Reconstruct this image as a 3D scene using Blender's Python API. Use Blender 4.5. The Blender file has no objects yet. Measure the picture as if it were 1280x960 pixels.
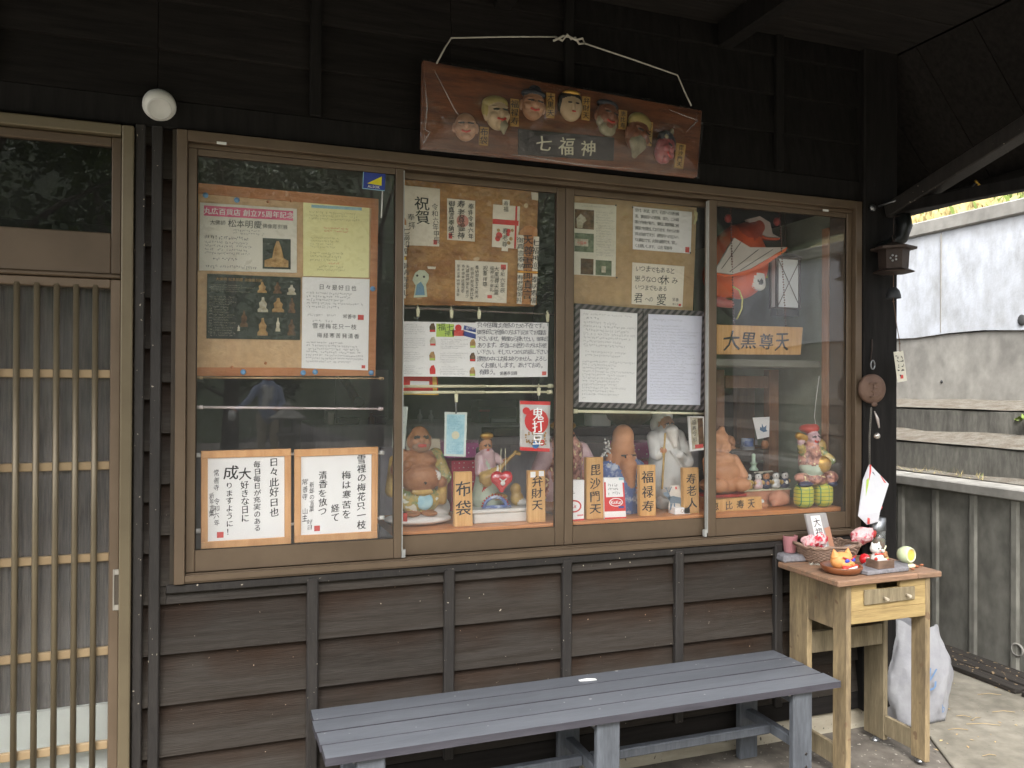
import bpy, math, random
import numpy as np
from mathutils import Vector, Matrix
random.seed(7)
R = math.radians
SC = bpy.context.scene
COL = SC.collection

# ------------------------------------------------------------------ camera
F_PX, CAM_Y, CAM_H = 1001.0, -2.646, 1.40
YAW, PITCH, ROLL = R(19.995), R(0.286), R(0.283)
cam_d = bpy.data.cameras.new('camera'); cam = bpy.data.objects.new('camera', cam_d); COL.objects.link(cam)
cam_d.sensor_width = 36.0; cam_d.lens = 36.0 * F_PX / 1280.0
cam_d.clip_start = 0.05; cam_d.clip_end = 2000.0
cam.matrix_world = Matrix.Translation((0, CAM_Y, CAM_H)) @ Matrix.Rotation(-YAW, 4, 'Z') @ \
    Matrix.Rotation(R(90) + PITCH, 4, 'X') @ Matrix.Rotation(ROLL, 4, 'Z')
SC.camera = cam

# ------------------------------------------------------------------ light
SUN_EL, SUN_AZ = R(54), R(206)      # azimuth measured from +y (away from the viewer) towards +x
world = bpy.data.worlds.new('World'); SC.world = world; world.use_nodes = True
wn = world.node_tree.nodes; wl = world.node_tree.links
bg = wn['Background']; sky = wn.new('ShaderNodeTexSky'); sky.sky_type = 'NISHITA'
sky.sun_disc = False; sky.sun_elevation = SUN_EL; sky.sun_rotation = SUN_AZ
sky.air_density = 1.0; sky.dust_density = 4.0; sky.ozone_density = 1.0
hs = wn.new('ShaderNodeHueSaturation'); hs.inputs['Saturation'].default_value = 0.14   # overcast: a nearly grey sky
wl.new(sky.outputs[0], hs.inputs['Color']); wl.new(hs.outputs[0], bg.inputs[0]); bg.inputs[1].default_value = 0.12
sun_d = bpy.data.lights.new('sun', 'SUN'); sun_d.energy = 0.65; sun_d.angle = R(22); sun_d.color = (1.0, 0.97, 0.92)
sun = bpy.data.objects.new('sun', sun_d); COL.objects.link(sun)
_sd = Vector((math.sin(SUN_AZ) * math.cos(SUN_EL), math.cos(SUN_AZ) * math.cos(SUN_EL), math.sin(SUN_EL)))
sun.rotation_euler = _sd.to_track_quat('Z', 'Y').to_euler(); sun.location = _sd * 30
vs = SC.view_settings
vs.view_transform = 'Standard'; vs.look = 'None'; vs.gamma = 1.0; vs.use_curve_mapping = False
vs.exposure = 2.55
SC.cycles.max_bounces = 8; SC.cycles.transparent_max_bounces = 16; SC.cycles.diffuse_bounces = 4
SC.cycles.use_denoising = True

# ------------------------------------------------------------------ measuring (photo pixel -> real point on a real plane)
def _ray(px, py):
    x = (px - 640) / F_PX; v = (480 - py) / F_PX
    c, s = math.cos(ROLL), math.sin(ROLL)
    rx = x * c - v * s; u2 = x * s + v * c
    d = math.cos(PITCH) - u2 * math.sin(PITCH); u = math.sin(PITCH) + u2 * math.cos(PITCH)
    return rx * math.cos(YAW) + d * math.sin(YAW), -rx * math.sin(YAW) + d * math.cos(YAW), u
def at(px, py, y=0.0):                      # on the plane parallel to the facade at depth y
    X, Y, U = _ray(px, py); k = (y - CAM_Y) / Y
    return Vector((X * k, y, CAM_H + U * k))
def onz(px, py, z=0.0):                     # on a level plane
    X, Y, U = _ray(px, py); k = (z - CAM_H) / U
    return Vector((X * k, CAM_Y + Y * k, z))
def onx(px, py, x):                         # on a plane square to the facade
    X, Y, U = _ray(px, py); k = x / X
    return Vector((x, CAM_Y + Y * k, CAM_H + U * k))
def mpp(p):                                 # metres per photo pixel at a point
    d = p.x * math.sin(YAW) + (p.y - CAM_Y) * math.cos(YAW)
    return d / F_PX

def lin(c):
    c = c / 255.0
    return c / 12.92 if c <= 0.04045 else ((c + 0.055) / 1.055) ** 2.4
def rgb(r, g, b, k=1.0): return (lin(r) * k, lin(g) * k, lin(b) * k)

# ------------------------------------------------------------------ materials
def _n(nt, t, **kw):
    n = nt.nodes.new(t)
    for k, v in kw.items():
        if k.startswith('i_'):
            k = k[2:]; n.inputs[int(k) if k.isdigit() else k].default_value = v
        else: setattr(n, k, v)
    return n
MATS = {}
def pm(name, c1, c2=None, rough=0.6, scale=9.0, stretch=(1, 1, 1), bump=0.15, bscale=60.0, metal=0.0, spec=0.4,
       rnd=0.12, contrast=(0.35, 0.68), specks=None, coat=0.0, fine=0.0):
    """procedural material: two colours mixed by stretched noise, per-object variation, fine bump, optional specks"""
    m = bpy.data.materials.new(name); m.use_nodes = True; nt = m.node_tree; L = nt.links.new
    b = nt.nodes['Principled BSDF']
    if c2 is None: c2 = tuple(x * 0.82 for x in c1)
    tc = _n(nt, 'ShaderNodeTexCoord'); oi = _n(nt, 'ShaderNodeObjectInfo')
    off = _n(nt, 'ShaderNodeVectorMath', operation='SCALE'); cmb = _n(nt, 'ShaderNodeCombineXYZ')
    for i in range(3): L(oi.outputs['Random'], cmb.inputs[i])
    L(cmb.outputs[0], off.inputs[0]); off.inputs['Scale'].default_value = 17.3
    add = _n(nt, 'ShaderNodeVectorMath', operation='ADD'); L(tc.outputs['Object'], add.inputs[0]); L(off.outputs[0], add.inputs[1])
    mp = _n(nt, 'ShaderNodeMapping'); mp.inputs['Scale'].default_value = stretch; L(add.outputs[0], mp.inputs[0])
    n1 = _n(nt, 'ShaderNodeTexNoise'); n1.inputs['Scale'].default_value = scale; n1.inputs['Detail'].default_value = 6; n1.inputs['Roughness'].default_value = 0.62
    L(mp.outputs[0], n1.inputs['Vector'])
    cr = _n(nt, 'ShaderNodeMapRange'); cr.inputs[1].default_value = contrast[0]; cr.inputs[2].default_value = contrast[1]
    L(n1.outputs[0], cr.inputs[0])
    mx = _n(nt, 'ShaderNodeMix', data_type='RGBA'); L(cr.outputs[0], mx.inputs[0])
    mx.inputs[6].default_value = (*c1, 1); mx.inputs[7].default_value = (*c2, 1)
    out = mx.outputs[2]
    if fine:
        n3 = _n(nt, 'ShaderNodeTexNoise'); n3.inputs['Scale'].default_value = scale * 7; n3.inputs['Detail'].default_value = 3
        L(mp.outputs[0], n3.inputs['Vector'])
        r3 = _n(nt, 'ShaderNodeMapRange'); r3.inputs[1].default_value = 0.3; r3.inputs[2].default_value = 0.7
        r3.inputs[3].default_value = 1 - fine; r3.inputs[4].default_value = 1 + fine * 0.6; L(n3.outputs[0], r3.inputs[0])
        hv = _n(nt, 'ShaderNodeVectorMath', operation='SCALE'); L(out, hv.inputs[0]); L(r3.outputs[0], hv.inputs['Scale']); out = hv.outputs[0]
    if rnd:
        rr = _n(nt, 'ShaderNodeMapRange'); rr.inputs[3].default_value = 1 - rnd; rr.inputs[4].default_value = 1 + rnd; L(oi.outputs['Random'], rr.inputs[0])
        hv = _n(nt, 'ShaderNodeVectorMath', operation='SCALE'); L(out, hv.inputs[0]); L(rr.outputs[0], hv.inputs['Scale']); out = hv.outputs[0]
    if specks:
        sc, th, colr = specks
        n4 = _n(nt, 'ShaderNodeTexNoise'); n4.inputs['Scale'].default_value = sc; n4.inputs['Detail'].default_value = 1.5
        L(add.outputs[0], n4.inputs['Vector'])
        r4 = _n(nt, 'ShaderNodeMapRange'); r4.inputs[1].default_value = th; r4.inputs[2].default_value = th + 0.03; L(n4.outputs[0], r4.inputs[0])
        m4 = _n(nt, 'ShaderNodeMix', data_type='RGBA'); L(r4.outputs[0], m4.inputs[0]); L(out, m4.inputs[6]); m4.inputs[7].default_value = (*colr, 1); out = m4.outputs[2]
    L(out, b.inputs['Base Color'])
    b.inputs['Roughness'].default_value = rough; b.inputs['Metallic'].default_value = metal
    b.inputs['Specular IOR Level'].default_value = spec
    if coat: b.inputs['Coat Weight'].default_value = coat; b.inputs['Coat Roughness'].default_value = 0.12
    if bump:
        n2 = _n(nt, 'ShaderNodeTexNoise'); n2.inputs['Scale'].default_value = bscale; n2.inputs['Detail'].default_value = 4
        L(mp.outputs[0], n2.inputs['Vector'])
        bp = _n(nt, 'ShaderNodeBump'); bp.inputs['Strength'].default_value = bump; bp.inputs['Distance'].default_value = 0.004
        L(n2.outputs[0], bp.inputs['Height']); L(bp.outputs[0], b.inputs['Normal'])
    MATS[name] = m
    return m
def glassmat(name, dust=0.03, tint=(1, 1, 1), rough=0.0, bump=0.0, bscale=20, ior=1.5):
    m = bpy.data.materials.new(name); m.use_nodes = True; nt = m.node_tree; L = nt.links.new
    nt.nodes.remove(nt.nodes['Principled BSDF']); o = nt.nodes['Material Output']
    tr = _n(nt, 'ShaderNodeBsdfTransparent'); tr.inputs[0].default_value = (*tint, 1)
    gl = _n(nt, 'ShaderNodeBsdfGlossy'); gl.inputs['Roughness'].default_value = rough
    lw = _n(nt, 'ShaderNodeLayerWeight'); lw.inputs[0].default_value = 0.5; f0 = ((ior - 1) / (ior + 1)) ** 2
    pw = _n(nt, 'ShaderNodeMath', operation='POWER'); pw.inputs[1].default_value = 5.0; L(lw.outputs['Facing'], pw.inputs[0])
    fr = _n(nt, 'ShaderNodeMapRange'); fr.inputs[3].default_value = f0; fr.inputs[4].default_value = 1.0; L(pw.outputs[0], fr.inputs[0])
    df = _n(nt, 'ShaderNodeBsdfDiffuse'); df.inputs[0].default_value = (0.75, 0.75, 0.74, 1)
    m1 = _n(nt, 'ShaderNodeMixShader'); m2 = _n(nt, 'ShaderNodeMixShader')
    tc = _n(nt, 'ShaderNodeTexCoord')
    nz = _n(nt, 'ShaderNodeTexNoise'); nz.inputs['Scale'].default_value = 5; nz.inputs['Detail'].default_value = 5; L(tc.outputs['Object'], nz.inputs['Vector'])
    mr = _n(nt, 'ShaderNodeMapRange'); mr.inputs[1].default_value = 0.25; mr.inputs[2].default_value = 0.75; mr.inputs[3].default_value = dust * 0.5; mr.inputs[4].default_value = dust * 1.5
    L(nz.outputs[0], mr.inputs[0]); L(mr.outputs[0], m2.inputs[0])
    L(fr.outputs[0], m1.inputs[0]); L(tr.outputs[0], m1.inputs[1]); L(gl.outputs[0], m1.inputs[2])
    L(m1.outputs[0], m2.inputs[1]); L(df.outputs[0], m2.inputs[2]); L(m2.outputs[0], o.inputs[0])
    if bump:
        nb = _n(nt, 'ShaderNodeTexNoise'); nb.inputs['Scale'].default_value = bscale; nb.inputs['Detail'].default_value = 3; L(tc.outputs['Object'], nb.inputs['Vector'])
        bp = _n(nt, 'ShaderNodeBump'); bp.inputs['Strength'].default_value = bump; bp.inputs['Distance'].default_value = 0.02
        L(nb.outputs[0], bp.inputs['Height']); L(bp.outputs[0], gl.inputs['Normal']); L(bp.outputs[0], lw.inputs['Normal'])
    MATS[name] = m
    return m

# ------------------------------------------------------------------ mesh building
class MB:
    def __init__(s): s.v = []; s.f = []; s.m = []; s.s = []
    def add(s, vs, fs, m=0, smooth=False):
        o = len(s.v); s.v += [tuple(p) for p in vs]
        for f in fs: s.f.append(tuple(i + o for i in f)); s.m.append(m); s.s.append(smooth)
        return s
    def hexa(s, p, m=0):                     # 8 corners: bottom 4 ccw then top 4
        return s.add(p, [(3, 2, 1, 0), (4, 5, 6, 7), (0, 1, 5, 4), (1, 2, 6, 5), (2, 3, 7, 6), (3, 0, 4, 7)], m)
    def box(s, x0, x1, y0, y1, z0, z1, m=0):
        return s.hexa([(x0, y0, z0), (x1, y0, z0), (x1, y1, z0), (x0, y1, z0), (x0, y0, z1), (x1, y0, z1), (x1, y1, z1), (x0, y1, z1)], m)
    def obox(s, c, a, b, d, m=0):            # centre and three half-axes
        c, a, b, d = Vector(c), Vector(a), Vector(b), Vector(d)
        return s.hexa([c - a - b - d, c + a - b - d, c + a + b - d, c - a + b - d, c - a - b + d, c + a - b + d, c + a + b + d, c - a + b + d], m)
    def slab(s, poly, dv, m=0):              # polygon (seen face, any winding) extruded by dv
        n = len(poly); dv = Vector(dv); p = [Vector(q) for q in poly]
        nv = Vector((0, 0, 0))
        for i in range(n): nv += p[i].cross(p[(i + 1) % n])
        if nv.dot(dv) > 0: p.reverse()
        return s.add(p + [q + dv for q in p], [tuple(range(n)), tuple(range(2 * n - 1, n - 1, -1))] + [(i, i + n, (i + 1) % n + n, (i + 1) % n) for i in range(n)], m)
    def tube(s, pts, r, n=8, m=0, cap=True):
        pts = [Vector(p) for p in pts]; rs = r if isinstance(r, (list, tuple)) else [r] * len(pts)
        vs, fs = [], []; up = None
        for i, p in enumerate(pts):
            t = (pts[min(i + 1, len(pts) - 1)] - pts[max(i - 1, 0)])
            t = t.normalized() if t.length > 1e-9 else Vector((0, 0, 1))
            if up is None: up = Vector((0, 0, 1)) if abs(t.z) < 0.9 else Vector((1, 0, 0))
            a = t.cross(up)
            a = a.normalized() if a.length > 1e-6 else Vector((1, 0, 0))
            b = a.cross(t).normalized(); up = b
            for k in range(n):
                w = 2 * math.pi * k / n; vs.append(p + (a * math.cos(w) + b * math.sin(w)) * rs[i])
        for i in range(len(pts) - 1):
            for k in range(n): fs.append((i * n + k, i * n + (k + 1) % n, (i + 1) * n + (k + 1) % n, (i + 1) * n + k))
        s.add(vs, fs, m, True)
        if cap:
            o = len(s.v) - len(vs); e = o + (len(pts) - 1) * n
            s.f.append(tuple(o + k for k in range(n - 1, -1, -1))); s.m.append(m); s.s.append(False)
            s.f.append(tuple(e + k for k in range(n))); s.m.append(m); s.s.append(False)
        return s
    def lathe(s, prof, c, n=20, m=0, axis=None, smooth=True):
        c = Vector(c); ax = Vector(axis).normalized() if axis else Vector((0, 0, 1))
        q = Vector((0, 0, 1)).rotation_difference(ax); vs, fs = [], []
        for r, z in prof:
            for k in range(n):
                w = 2 * math.pi * k / n; vs.append(c + q @ Vector((r * math.cos(w), r * math.sin(w), z)))
        for i in range(len(prof) - 1):
            for k in range(n): fs.append((i * n + k, i * n + (k + 1) % n, (i + 1) * n + (k + 1) % n, (i + 1) * n + k))
        s.add(vs, fs, m, smooth)
        return s
    def ball(s, c, r, n=12, m=0, rot=None):
        rx, ry, rz = r if isinstance(r, (list, tuple)) else (r, r, r); c = Vector(c); vs, fs = [], []
        h = n // 2
        for i in range(h + 1):
            t = math.pi * i / h
            for k in range(n):
                w = 2 * math.pi * k / n
                p = Vector((rx * math.sin(t) * math.cos(w), ry * math.sin(t) * math.sin(w), -rz * math.cos(t)))
                vs.append(c + (rot @ p if rot else p))
        for i in range(h):
            for k in range(n): fs.append((i * n + k, i * n + (k + 1) % n, (i + 1) * n + (k + 1) % n, (i + 1) * n + k))
        return s.add(vs, fs, m, True)
    def disc(s, c, r, nrm=(0, -1, 0), t=0.001, n=20, m=0):
        nv = Vector(nrm).normalized()
        a = nv.orthogonal().normalized(); b = nv.cross(a)
        return s.slab([Vector(c) + nv * t + (a * math.cos(2 * math.pi * k / n) + b * math.sin(2 * math.pi * k / n)) * r for k in range(n)], nv * -t, m)
    def build(s, name, mats, parent=None, label=None, cat=None, group=None, kind=None, bevel=0.0, seg=1, org=None):
        me = bpy.data.meshes.new(name); v = np.array(s.v, dtype=float)
        lo, hi = v.min(0), v.max(0)
        o = np.array(org if org is not None else ((lo[0] + hi[0]) / 2, (lo[1] + hi[1]) / 2, lo[2]), dtype=float)
        me.from_pydata((v - o).tolist(), [], s.f)
        for mt in (mats if isinstance(mats, (list, tuple)) else [mats]): me.materials.append(mt)
        me.polygons.foreach_set('material_index', s.m); me.polygons.foreach_set('use_smooth', s.s)
        me.update()
        ob = bpy.data.objects.new(name, me); COL.objects.link(ob)
        place(ob, o, parent)
        tag(ob, label, cat, group, kind)
        if bevel:
            bm = ob.modifiers.new('bevel', 'BEVEL'); bm.width = bevel; bm.segments = seg; bm.limit_method = 'ANGLE'; bm.angle_limit = R(40)
        return ob
WL = {}
def place(ob, o, parent):
    o = Vector(o); WL[ob.name] = o
    if parent is not None: ob.parent = parent; ob.location = o - WL[parent.name]
    else: ob.location = o
def tag(ob, label=None, cat=None, group=None, kind=None):
    if label: ob['label'] = label
    if cat: ob['category'] = cat
    if group: ob['group'] = group
    if kind: ob['kind'] = kind
    return ob
def root(name, loc, label=None, cat=None, group=None, kind=None):
    ob = bpy.data.objects.new(name, None); ob.empty_display_size = 0.05; COL.objects.link(ob)
    place(ob, loc, None); return tag(ob, label, cat, group, kind)
def box(name, x0, x1, y0, y1, z0, z1, mat, parent=None, bevel=0.0, **kw):
    return MB().box(x0, x1, y0, y1, z0, z1).build(name, mat, parent, bevel=bevel, **kw)

# ------------------------------------------------------------------ lettering
GL = {}
def load_glyphs(chars):
    made = []
    for w, off in (('r', 0.0),):
        for ch in sorted(set(chars)):
            if ch in ' \u3000': continue
            c = bpy.data.curves.new('glyph', 'FONT'); c.body = ch; c.resolution_u = 2; c.offset = off
            o = bpy.data.objects.new('glyph', c); COL.objects.link(o); made.append((w, ch, o, c))
    dg = bpy.context.evaluated_depsgraph_get()
    for w, ch, o, c in made:
        me = bpy.data.meshes.new_from_object(o.evaluated_get(dg))
        vs = [(v.co.x, v.co.y) for v in me.vertices]
        GL[(w, ch)] = (vs, [tuple(p.vertices) for p in me.polygons], max([v[0] for v in vs] or [0.5]))
        bpy.data.meshes.remove(me)
    for w, ch, o, c in made: bpy.data.objects.remove(o); bpy.data.curves.remove(c)
def put_text(mb, s, o, ex, ey, vertical=False, w='r', jit=0.0, m=0, pitch=1.0, centre=False):
    """o: left end of the baseline (or top centre of a column); ex, ey: one em to the right / up, in metres"""
    o, ex, ey = Vector(o), Vector(ex), Vector(ey); rg = random.Random(s); nrm = ex.cross(ey).normalized(); x = 0.0
    def adv(ch):
        if ch in ' ': return 0.3
        if ch == '\u3000' or ord(ch) > 0x2000: return 1.0
        return GL[('r', ch)][2] + 0.07
    if centre and not vertical: x = -sum(adv(c) for c in s) * pitch / 2
    for i, ch in enumerate(s):
        a = adv(ch)
        if ch not in ' \u3000':
            vs, fs, _ = GL[('r', ch)]
            rot = rg.uniform(-1, 1) * jit * 0.12; sx = 1 + rg.uniform(-1, 1) * jit * 0.12; sy = 1 + rg.uniform(-1, 1) * jit * 0.15
            dx = rg.uniform(-1, 1) * jit * 0.06; dy = rg.uniform(-1, 1) * jit * 0.05; sh = jit * 0.12
            ph = rg.uniform(0, 6); out = []
            cx, cy = (0.5, 0.38) if ord(ch) > 0x2000 else (a / 2, 0.36)
            for (gx, gy) in vs:
                u, v = gx - cx, gy - cy
                u += jit * 0.035 * math.sin(7 * v + ph); v += jit * 0.03 * math.sin(6 * u + ph * 2) + sh * u
                u, v = u * math.cos(rot) * sx - v * math.sin(rot), u * math.sin(rot) + v * math.cos(rot) * sy
                if vertical:
                    U, V = u + dx, v + dy - (i + 0.5) * pitch
                else: U, V = u + cx + dx + x, v + cy + dy
                out.append(o + ex * U + ey * V + nrm * 0.0001)
            mb.add(out, fs, m)
            if w == 'b':             # heavier stroke: the same glyph again, a hair to the side and in front
                mb.add([q + ex * 0.030 + ey * 0.010 + nrm * 0.00008 for q in out], fs, m)
        x += a * pitch
    return mb
def scribble(mb, o, ex, ey, rows, cols, rg, m=0, fill=0.9, vertical=False, k=1.0):
    """rows of tiny unreadable strokes; ex, ey span the whole block (ey points down)"""
    o, ex, ey = Vector(o), Vector(ex), Vector(ey); nrm = ey.cross(ex).normalized() * 0.0001
    def line(r, c0):
        return c0 < fill_r[r]
    fill_r = [min(1.0, fill * rg.uniform(0.6, 1.12)) for _ in range(rows)]
    for r in range(rows):
        for c in range(cols):
            if c / cols > fill_r[r] or rg.random() < 0.05: continue
            for q in range(3):
                u0 = (c + rg.uniform(0.08, 0.7)) / cols; v0 = (r + rg.uniform(0.15, 0.62)) / rows
                if rg.random() < 0.5: du, dv = 0.5 / cols * rg.uniform(0.5, 1), 0.09 / rows * k
                else: du, dv = 0.14 / cols * k, 0.45 / rows * rg.uniform(0.5, 1)
                if vertical: a = lambda u, v: o + ex * (1 - v) + ey * u + nrm
                else: a = lambda u, v: o + ex * u + ey * v + nrm
                mb.add([a(u0, v0), a(u0, v0 + dv), a(u0 + du, v0 + dv), a(u0 + du, v0)], [(0, 1, 2, 3)], m)
    return mb

class Sheet:
    """a flat panel whose front is a quad TL, TR, BR, BL of real points; u runs right, v runs down"""
    def __init__(s, name, px, y, mat, t=0.002, pts=None, parent=None, bevel=0.0, back=(0, 1, 0), **kw):
        s.c = [Vector(p) for p in (pts or [at(a, b, y) for a, b in px])]
        s.ob = MB().slab(s.c, Vector(back) * t).build(name, mat, parent, bevel=bevel, **kw)
        s.nrm = (s.c[3] - s.c[0]).cross(s.c[1] - s.c[0]).normalized()
        s.W = ((s.c[1] - s.c[0]).length + (s.c[2] - s.c[3]).length) / 2; s.H = ((s.c[3] - s.c[0]).length + (s.c[2] - s.c[1]).length) / 2
    def p(s, u, v, d=0.0006):
        a = s.c[0].lerp(s.c[1], u); b = s.c[3].lerp(s.c[2], u); return a.lerp(b, v) + s.nrm * d
    def ex(s, u=0.5, v=0.5): return (s.p(1, v, 0) - s.p(0, v, 0)).normalized()
    def ey(s, u=0.5, v=0.5): return (s.p(u, 0, 0) - s.p(u, 1, 0)).normalized()
    def text(s, lines, mat, name='lettering', d=0.0006, jit=0.0, w='r', **kw):
        """lines: (string, u, v, size as share of height, 'h'|'c'|'v'[, pitch])"""
        mb = MB()
        for l in lines:
            st, u, v, sz, md = l[:5]; h = sz * s.H; pt = l[5] if len(l) > 5 else 1.0; sq = l[6] if len(l) > 6 else 1.0
            put_text(mb, st, s.p(u, v, d), s.ex() * h * sq, s.ey() * h, md == 'v', w, jit, 0, pt, md == 'c')
        return mb.build(name, mat, s.ob, **kw)
    def patch(s, u0, v0, u1, v1, mat, name='printed_panel', d=0.0004, poly=None, t=0.0003, parent=None, **kw):
        pts = [s.p(u, v, d) for u, v in (poly or [(u0, v0), (u1, v0), (u1, v1), (u0, v1)])]
        return MB().slab(pts, s.nrm * -t).build(name, mat, parent or s.ob, **kw)
    def scrib(s, blocks, mat, seed=1, d=0.0007, name='small_print', k=1.0):
        mb = MB(); rg = random.Random(seed)
        for b in blocks:
            u0, v0, u1, v1, rows, cols = b[:6]
            vert = len(b) > 6 and b[6]
            scribble(mb, s.p(u0, v0, d), s.p(u1, v0, d) - s.p(u0, v0, d), s.p(u0, v1, d) - s.p(u0, v0, d), rows, cols, rg, 0, 0.95, vert, k)
        return mb.build(name, mat, s.ob)

# ------------------------------------------------------------------ sculpted figures (smooth union of solids, meshed by surface nets)
def sculpt(prims, res=56, k=0.03):
    """prims: ('e', centre, radii, mat[, tilt_y]) | ('c', a, b, ra, rb, mat) | ('b', centre, half, round, mat); a trailing '-' cuts"""
    lo = np.full(3, 1e9); hi = np.full(3, -1e9)
    for p in prims:
        if p[-1] == '-': continue
        if p[0] == 'e': c = np.array(p[1]); r = np.full(3, max(p[2]) if len(p) > 4 else 0) + (0 if len(p) > 4 else np.array(p[2])); lo = np.minimum(lo, c - r); hi = np.maximum(hi, c + r)
        elif p[0] == 'c':
            for q, r in ((p[1], p[3]), (p[2], p[4])): lo = np.minimum(lo, np.array(q) - r); hi = np.maximum(hi, np.array(q) + r)
        else: lo = np.minimum(lo, np.array(p[1]) - np.array(p[2])); hi = np.maximum(hi, np.array(p[1]) + np.array(p[2]))
    h = (hi - lo).max() / res; lo = lo - 2.5 * h - k * 0.3; hi = hi + 2.5 * h + k * 0.3
    n = np.ceil((hi - lo) / h).astype(int) + 1
    ax = [lo[i] + h * np.arange(n[i]) for i in range(3)]
    P = np.stack(np.meshgrid(*ax, indexing='ij'), -1)
    D, best, bm = None, None, None
    def dist(p, P):
        if p[0] == 'e':
            q = P - np.array(p[1]); r = np.array(p[2])
            if len(p) > 4 and isinstance(p[4], (int, float)):
                a = -p[4]; c, s = math.cos(a), math.sin(a)
                q = np.stack([q[..., 0] * c + q[..., 2] * s, q[..., 1], -q[..., 0] * s + q[..., 2] * c], -1)
            k0 = np.linalg.norm(q / r, axis=-1); k1 = np.linalg.norm(q / (r * r), axis=-1) + 1e-9
            return k0 * (k0 - 1.0) / k1
        if p[0] == 'c':
            a = np.array(p[1]); b = np.array(p[2]); ab = b - a; t = np.clip(((P - a) @ ab) / (ab @ ab + 1e-12), 0, 1)
            return np.linalg.norm(P - (a + t[..., None] * ab), axis=-1) - (p[3] + (p[4] - p[3]) * t)
        q = np.abs(P - np.array(p[1])) - (np.array(p[2]) - p[3])
        return np.linalg.norm(np.maximum(q, 0), axis=-1) + np.minimum(q.max(-1), 0) - p[3]
    for p in prims:
        d = dist(p, P); cut = p[-1] == '-'; mi = p[-2] if cut else {'e': 3, 'c': 5, 'b': 4}[p[0]]
        if not cut: mi = p[mi]
        if D is None: D = d; best = d.copy(); bm = np.full(d.shape, mi); continue
        if cut:
            hh = np.clip(0.5 - 0.5 * (D + d) / (k * 0.5), 0, 1); D = D * (1 - hh) + (-d) * hh + (k * 0.5) * hh * (1 - hh)
            near = np.abs(d) < h * 1.2; bm[near] = mi
        else:
            hh = np.clip(0.5 + 0.5 * (D - d) / k, 0, 1); D = D * (1 - hh) + d * hh - k * hh * (1 - hh)
            w = d < best; bm[w] = mi; best[w] = d[w]
    S = D < 0
    c8 = [(i, j, l) for i in (0, 1) for j in (0, 1) for l in (0, 1)]
    sl = lambda A, o: A[o[0]:A.shape[0] - 1 + o[0], o[1]:A.shape[1] - 1 + o[1], o[2]:A.shape[2] - 1 + o[2]]
    cnt = sum(sl(S, o).astype(int) for o in c8); act = (cnt > 0) & (cnt < 8)
    idx = np.full(act.shape, -1); ids = np.argwhere(act); idx[act] = np.arange(len(ids))
    acc = np.zeros((len(ids), 3)); num = np.zeros(len(ids))
    for a in c8:
        for axx in range(3):
            if a[axx]: continue
            b = list(a); b[axx] = 1
            da = sl(D, a)[act]; db = sl(D, tuple(b))[act]; cr = (da < 0) != (db < 0)
            t = np.where(cr, da / np.where(cr, da - db, 1), 0)
            q = np.tile(np.array(a, float), (len(ids), 1)); q[:, axx] += t
            acc[cr] += q[cr]; num[cr] += 1
    V = lo + h * (ids + acc / num[:, None]); vm = bm[:-1, :-1, :-1][act]
    near = np.rint((V - lo) / h).astype(int); vm = bm[near[:, 0], near[:, 1], near[:, 2]]
    Fs = []
    for axx in range(3):
        u, w = [(1, 2), (2, 0), (0, 1)][axx]
        a = [slice(None)] * 3; b = [slice(None)] * 3; a[axx] = slice(0, -1); b[axx] = slice(1, None)
        s0 = S[tuple(a)]; s1 = S[tuple(b)]
        for (ii, flip) in ((np.argwhere(s0 & ~s1), False), (np.argwhere(~s0 & s1), True)):
            ii = ii[(ii[:, u] > 0) & (ii[:, w] > 0)]
            if not len(ii): continue
            def g(du, dw):
                q = ii.copy(); q[:, u] -= du; q[:, w] -= dw
                return idx[q[:, 0], q[:, 1], q[:, 2]]
            quad = np.stack([g(1, 1), g(0, 1), g(0, 0), g(1, 0)], -1)
            Fs.append(quad[:, ::-1] if flip else quad)
    Fq = np.concatenate(Fs); Fq = Fq[(Fq >= 0).all(1)]
    fm = vm[Fq[:, 0]]
    return V, Fq, fm
def figure(name, prims, mats, loc, scale, res=56, k=0.03, parent=None, turn=0.0, M=None, **kw):
    V, Fq, fm = sculpt(prims, res, k)
    if M is not None: V = V @ np.array(M.to_3x3()).T
    c, s = math.cos(turn), math.sin(turn)
    V = np.stack([V[:, 0] * c - V[:, 1] * s, V[:, 0] * s + V[:, 1] * c, V[:, 2]], -1) * scale + np.array(loc)
    mb = MB(); mb.v = V.tolist(); mb.f = [tuple(f) for f in Fq.tolist()]; mb.m = [int(x) for x in fm]; mb.s = [True] * len(mb.f)
    return mb.build(name, mats, parent, **kw)
# ------------------------------------------------------------------ shared materials
load_glyphs('七福神布袋福禄寿大黒天弁財天恵比寿寿老人毘沙門天大黒尊天恵比寿天祝賀令和六年甲辰奉拝日々此好日也毎日が充実のある大好きな日に成りますように！'
            '常善寺雪裡の梅花只一枝は寒苦を経て清香放つ新年言葉丸広百貨店創立75周年記念大佛師松本明慶佛像彫刻展日々是好日也梅経寒苦発清香'
            'いつまでもあると思うな○○休み君への愛受付、本堂、廊下、石宮への侵物備害、事故防危険またごみ箱等の件様が有り、東松山警察署に被害届けを提出しております。外からの参拝は自由ですが、建物内立入りは禁止です。火気も厳禁です。宜しくお願いします。山主'
            '只今住職は流感のため不在です。ご朱印ご祈願の方は下記までお電話下さいませ。無理なら掛けたい。御朱印あります。本当にお困りの方はお使い下さい。そしていつかはお返し建物の中には実はありません。よろしくお願いします。あけておめ。有難うb'
            '鬼打豆KitatALSOKあずかりさま大福化寿老尊霊神天尊巡り御真言奉納御礼')
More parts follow.
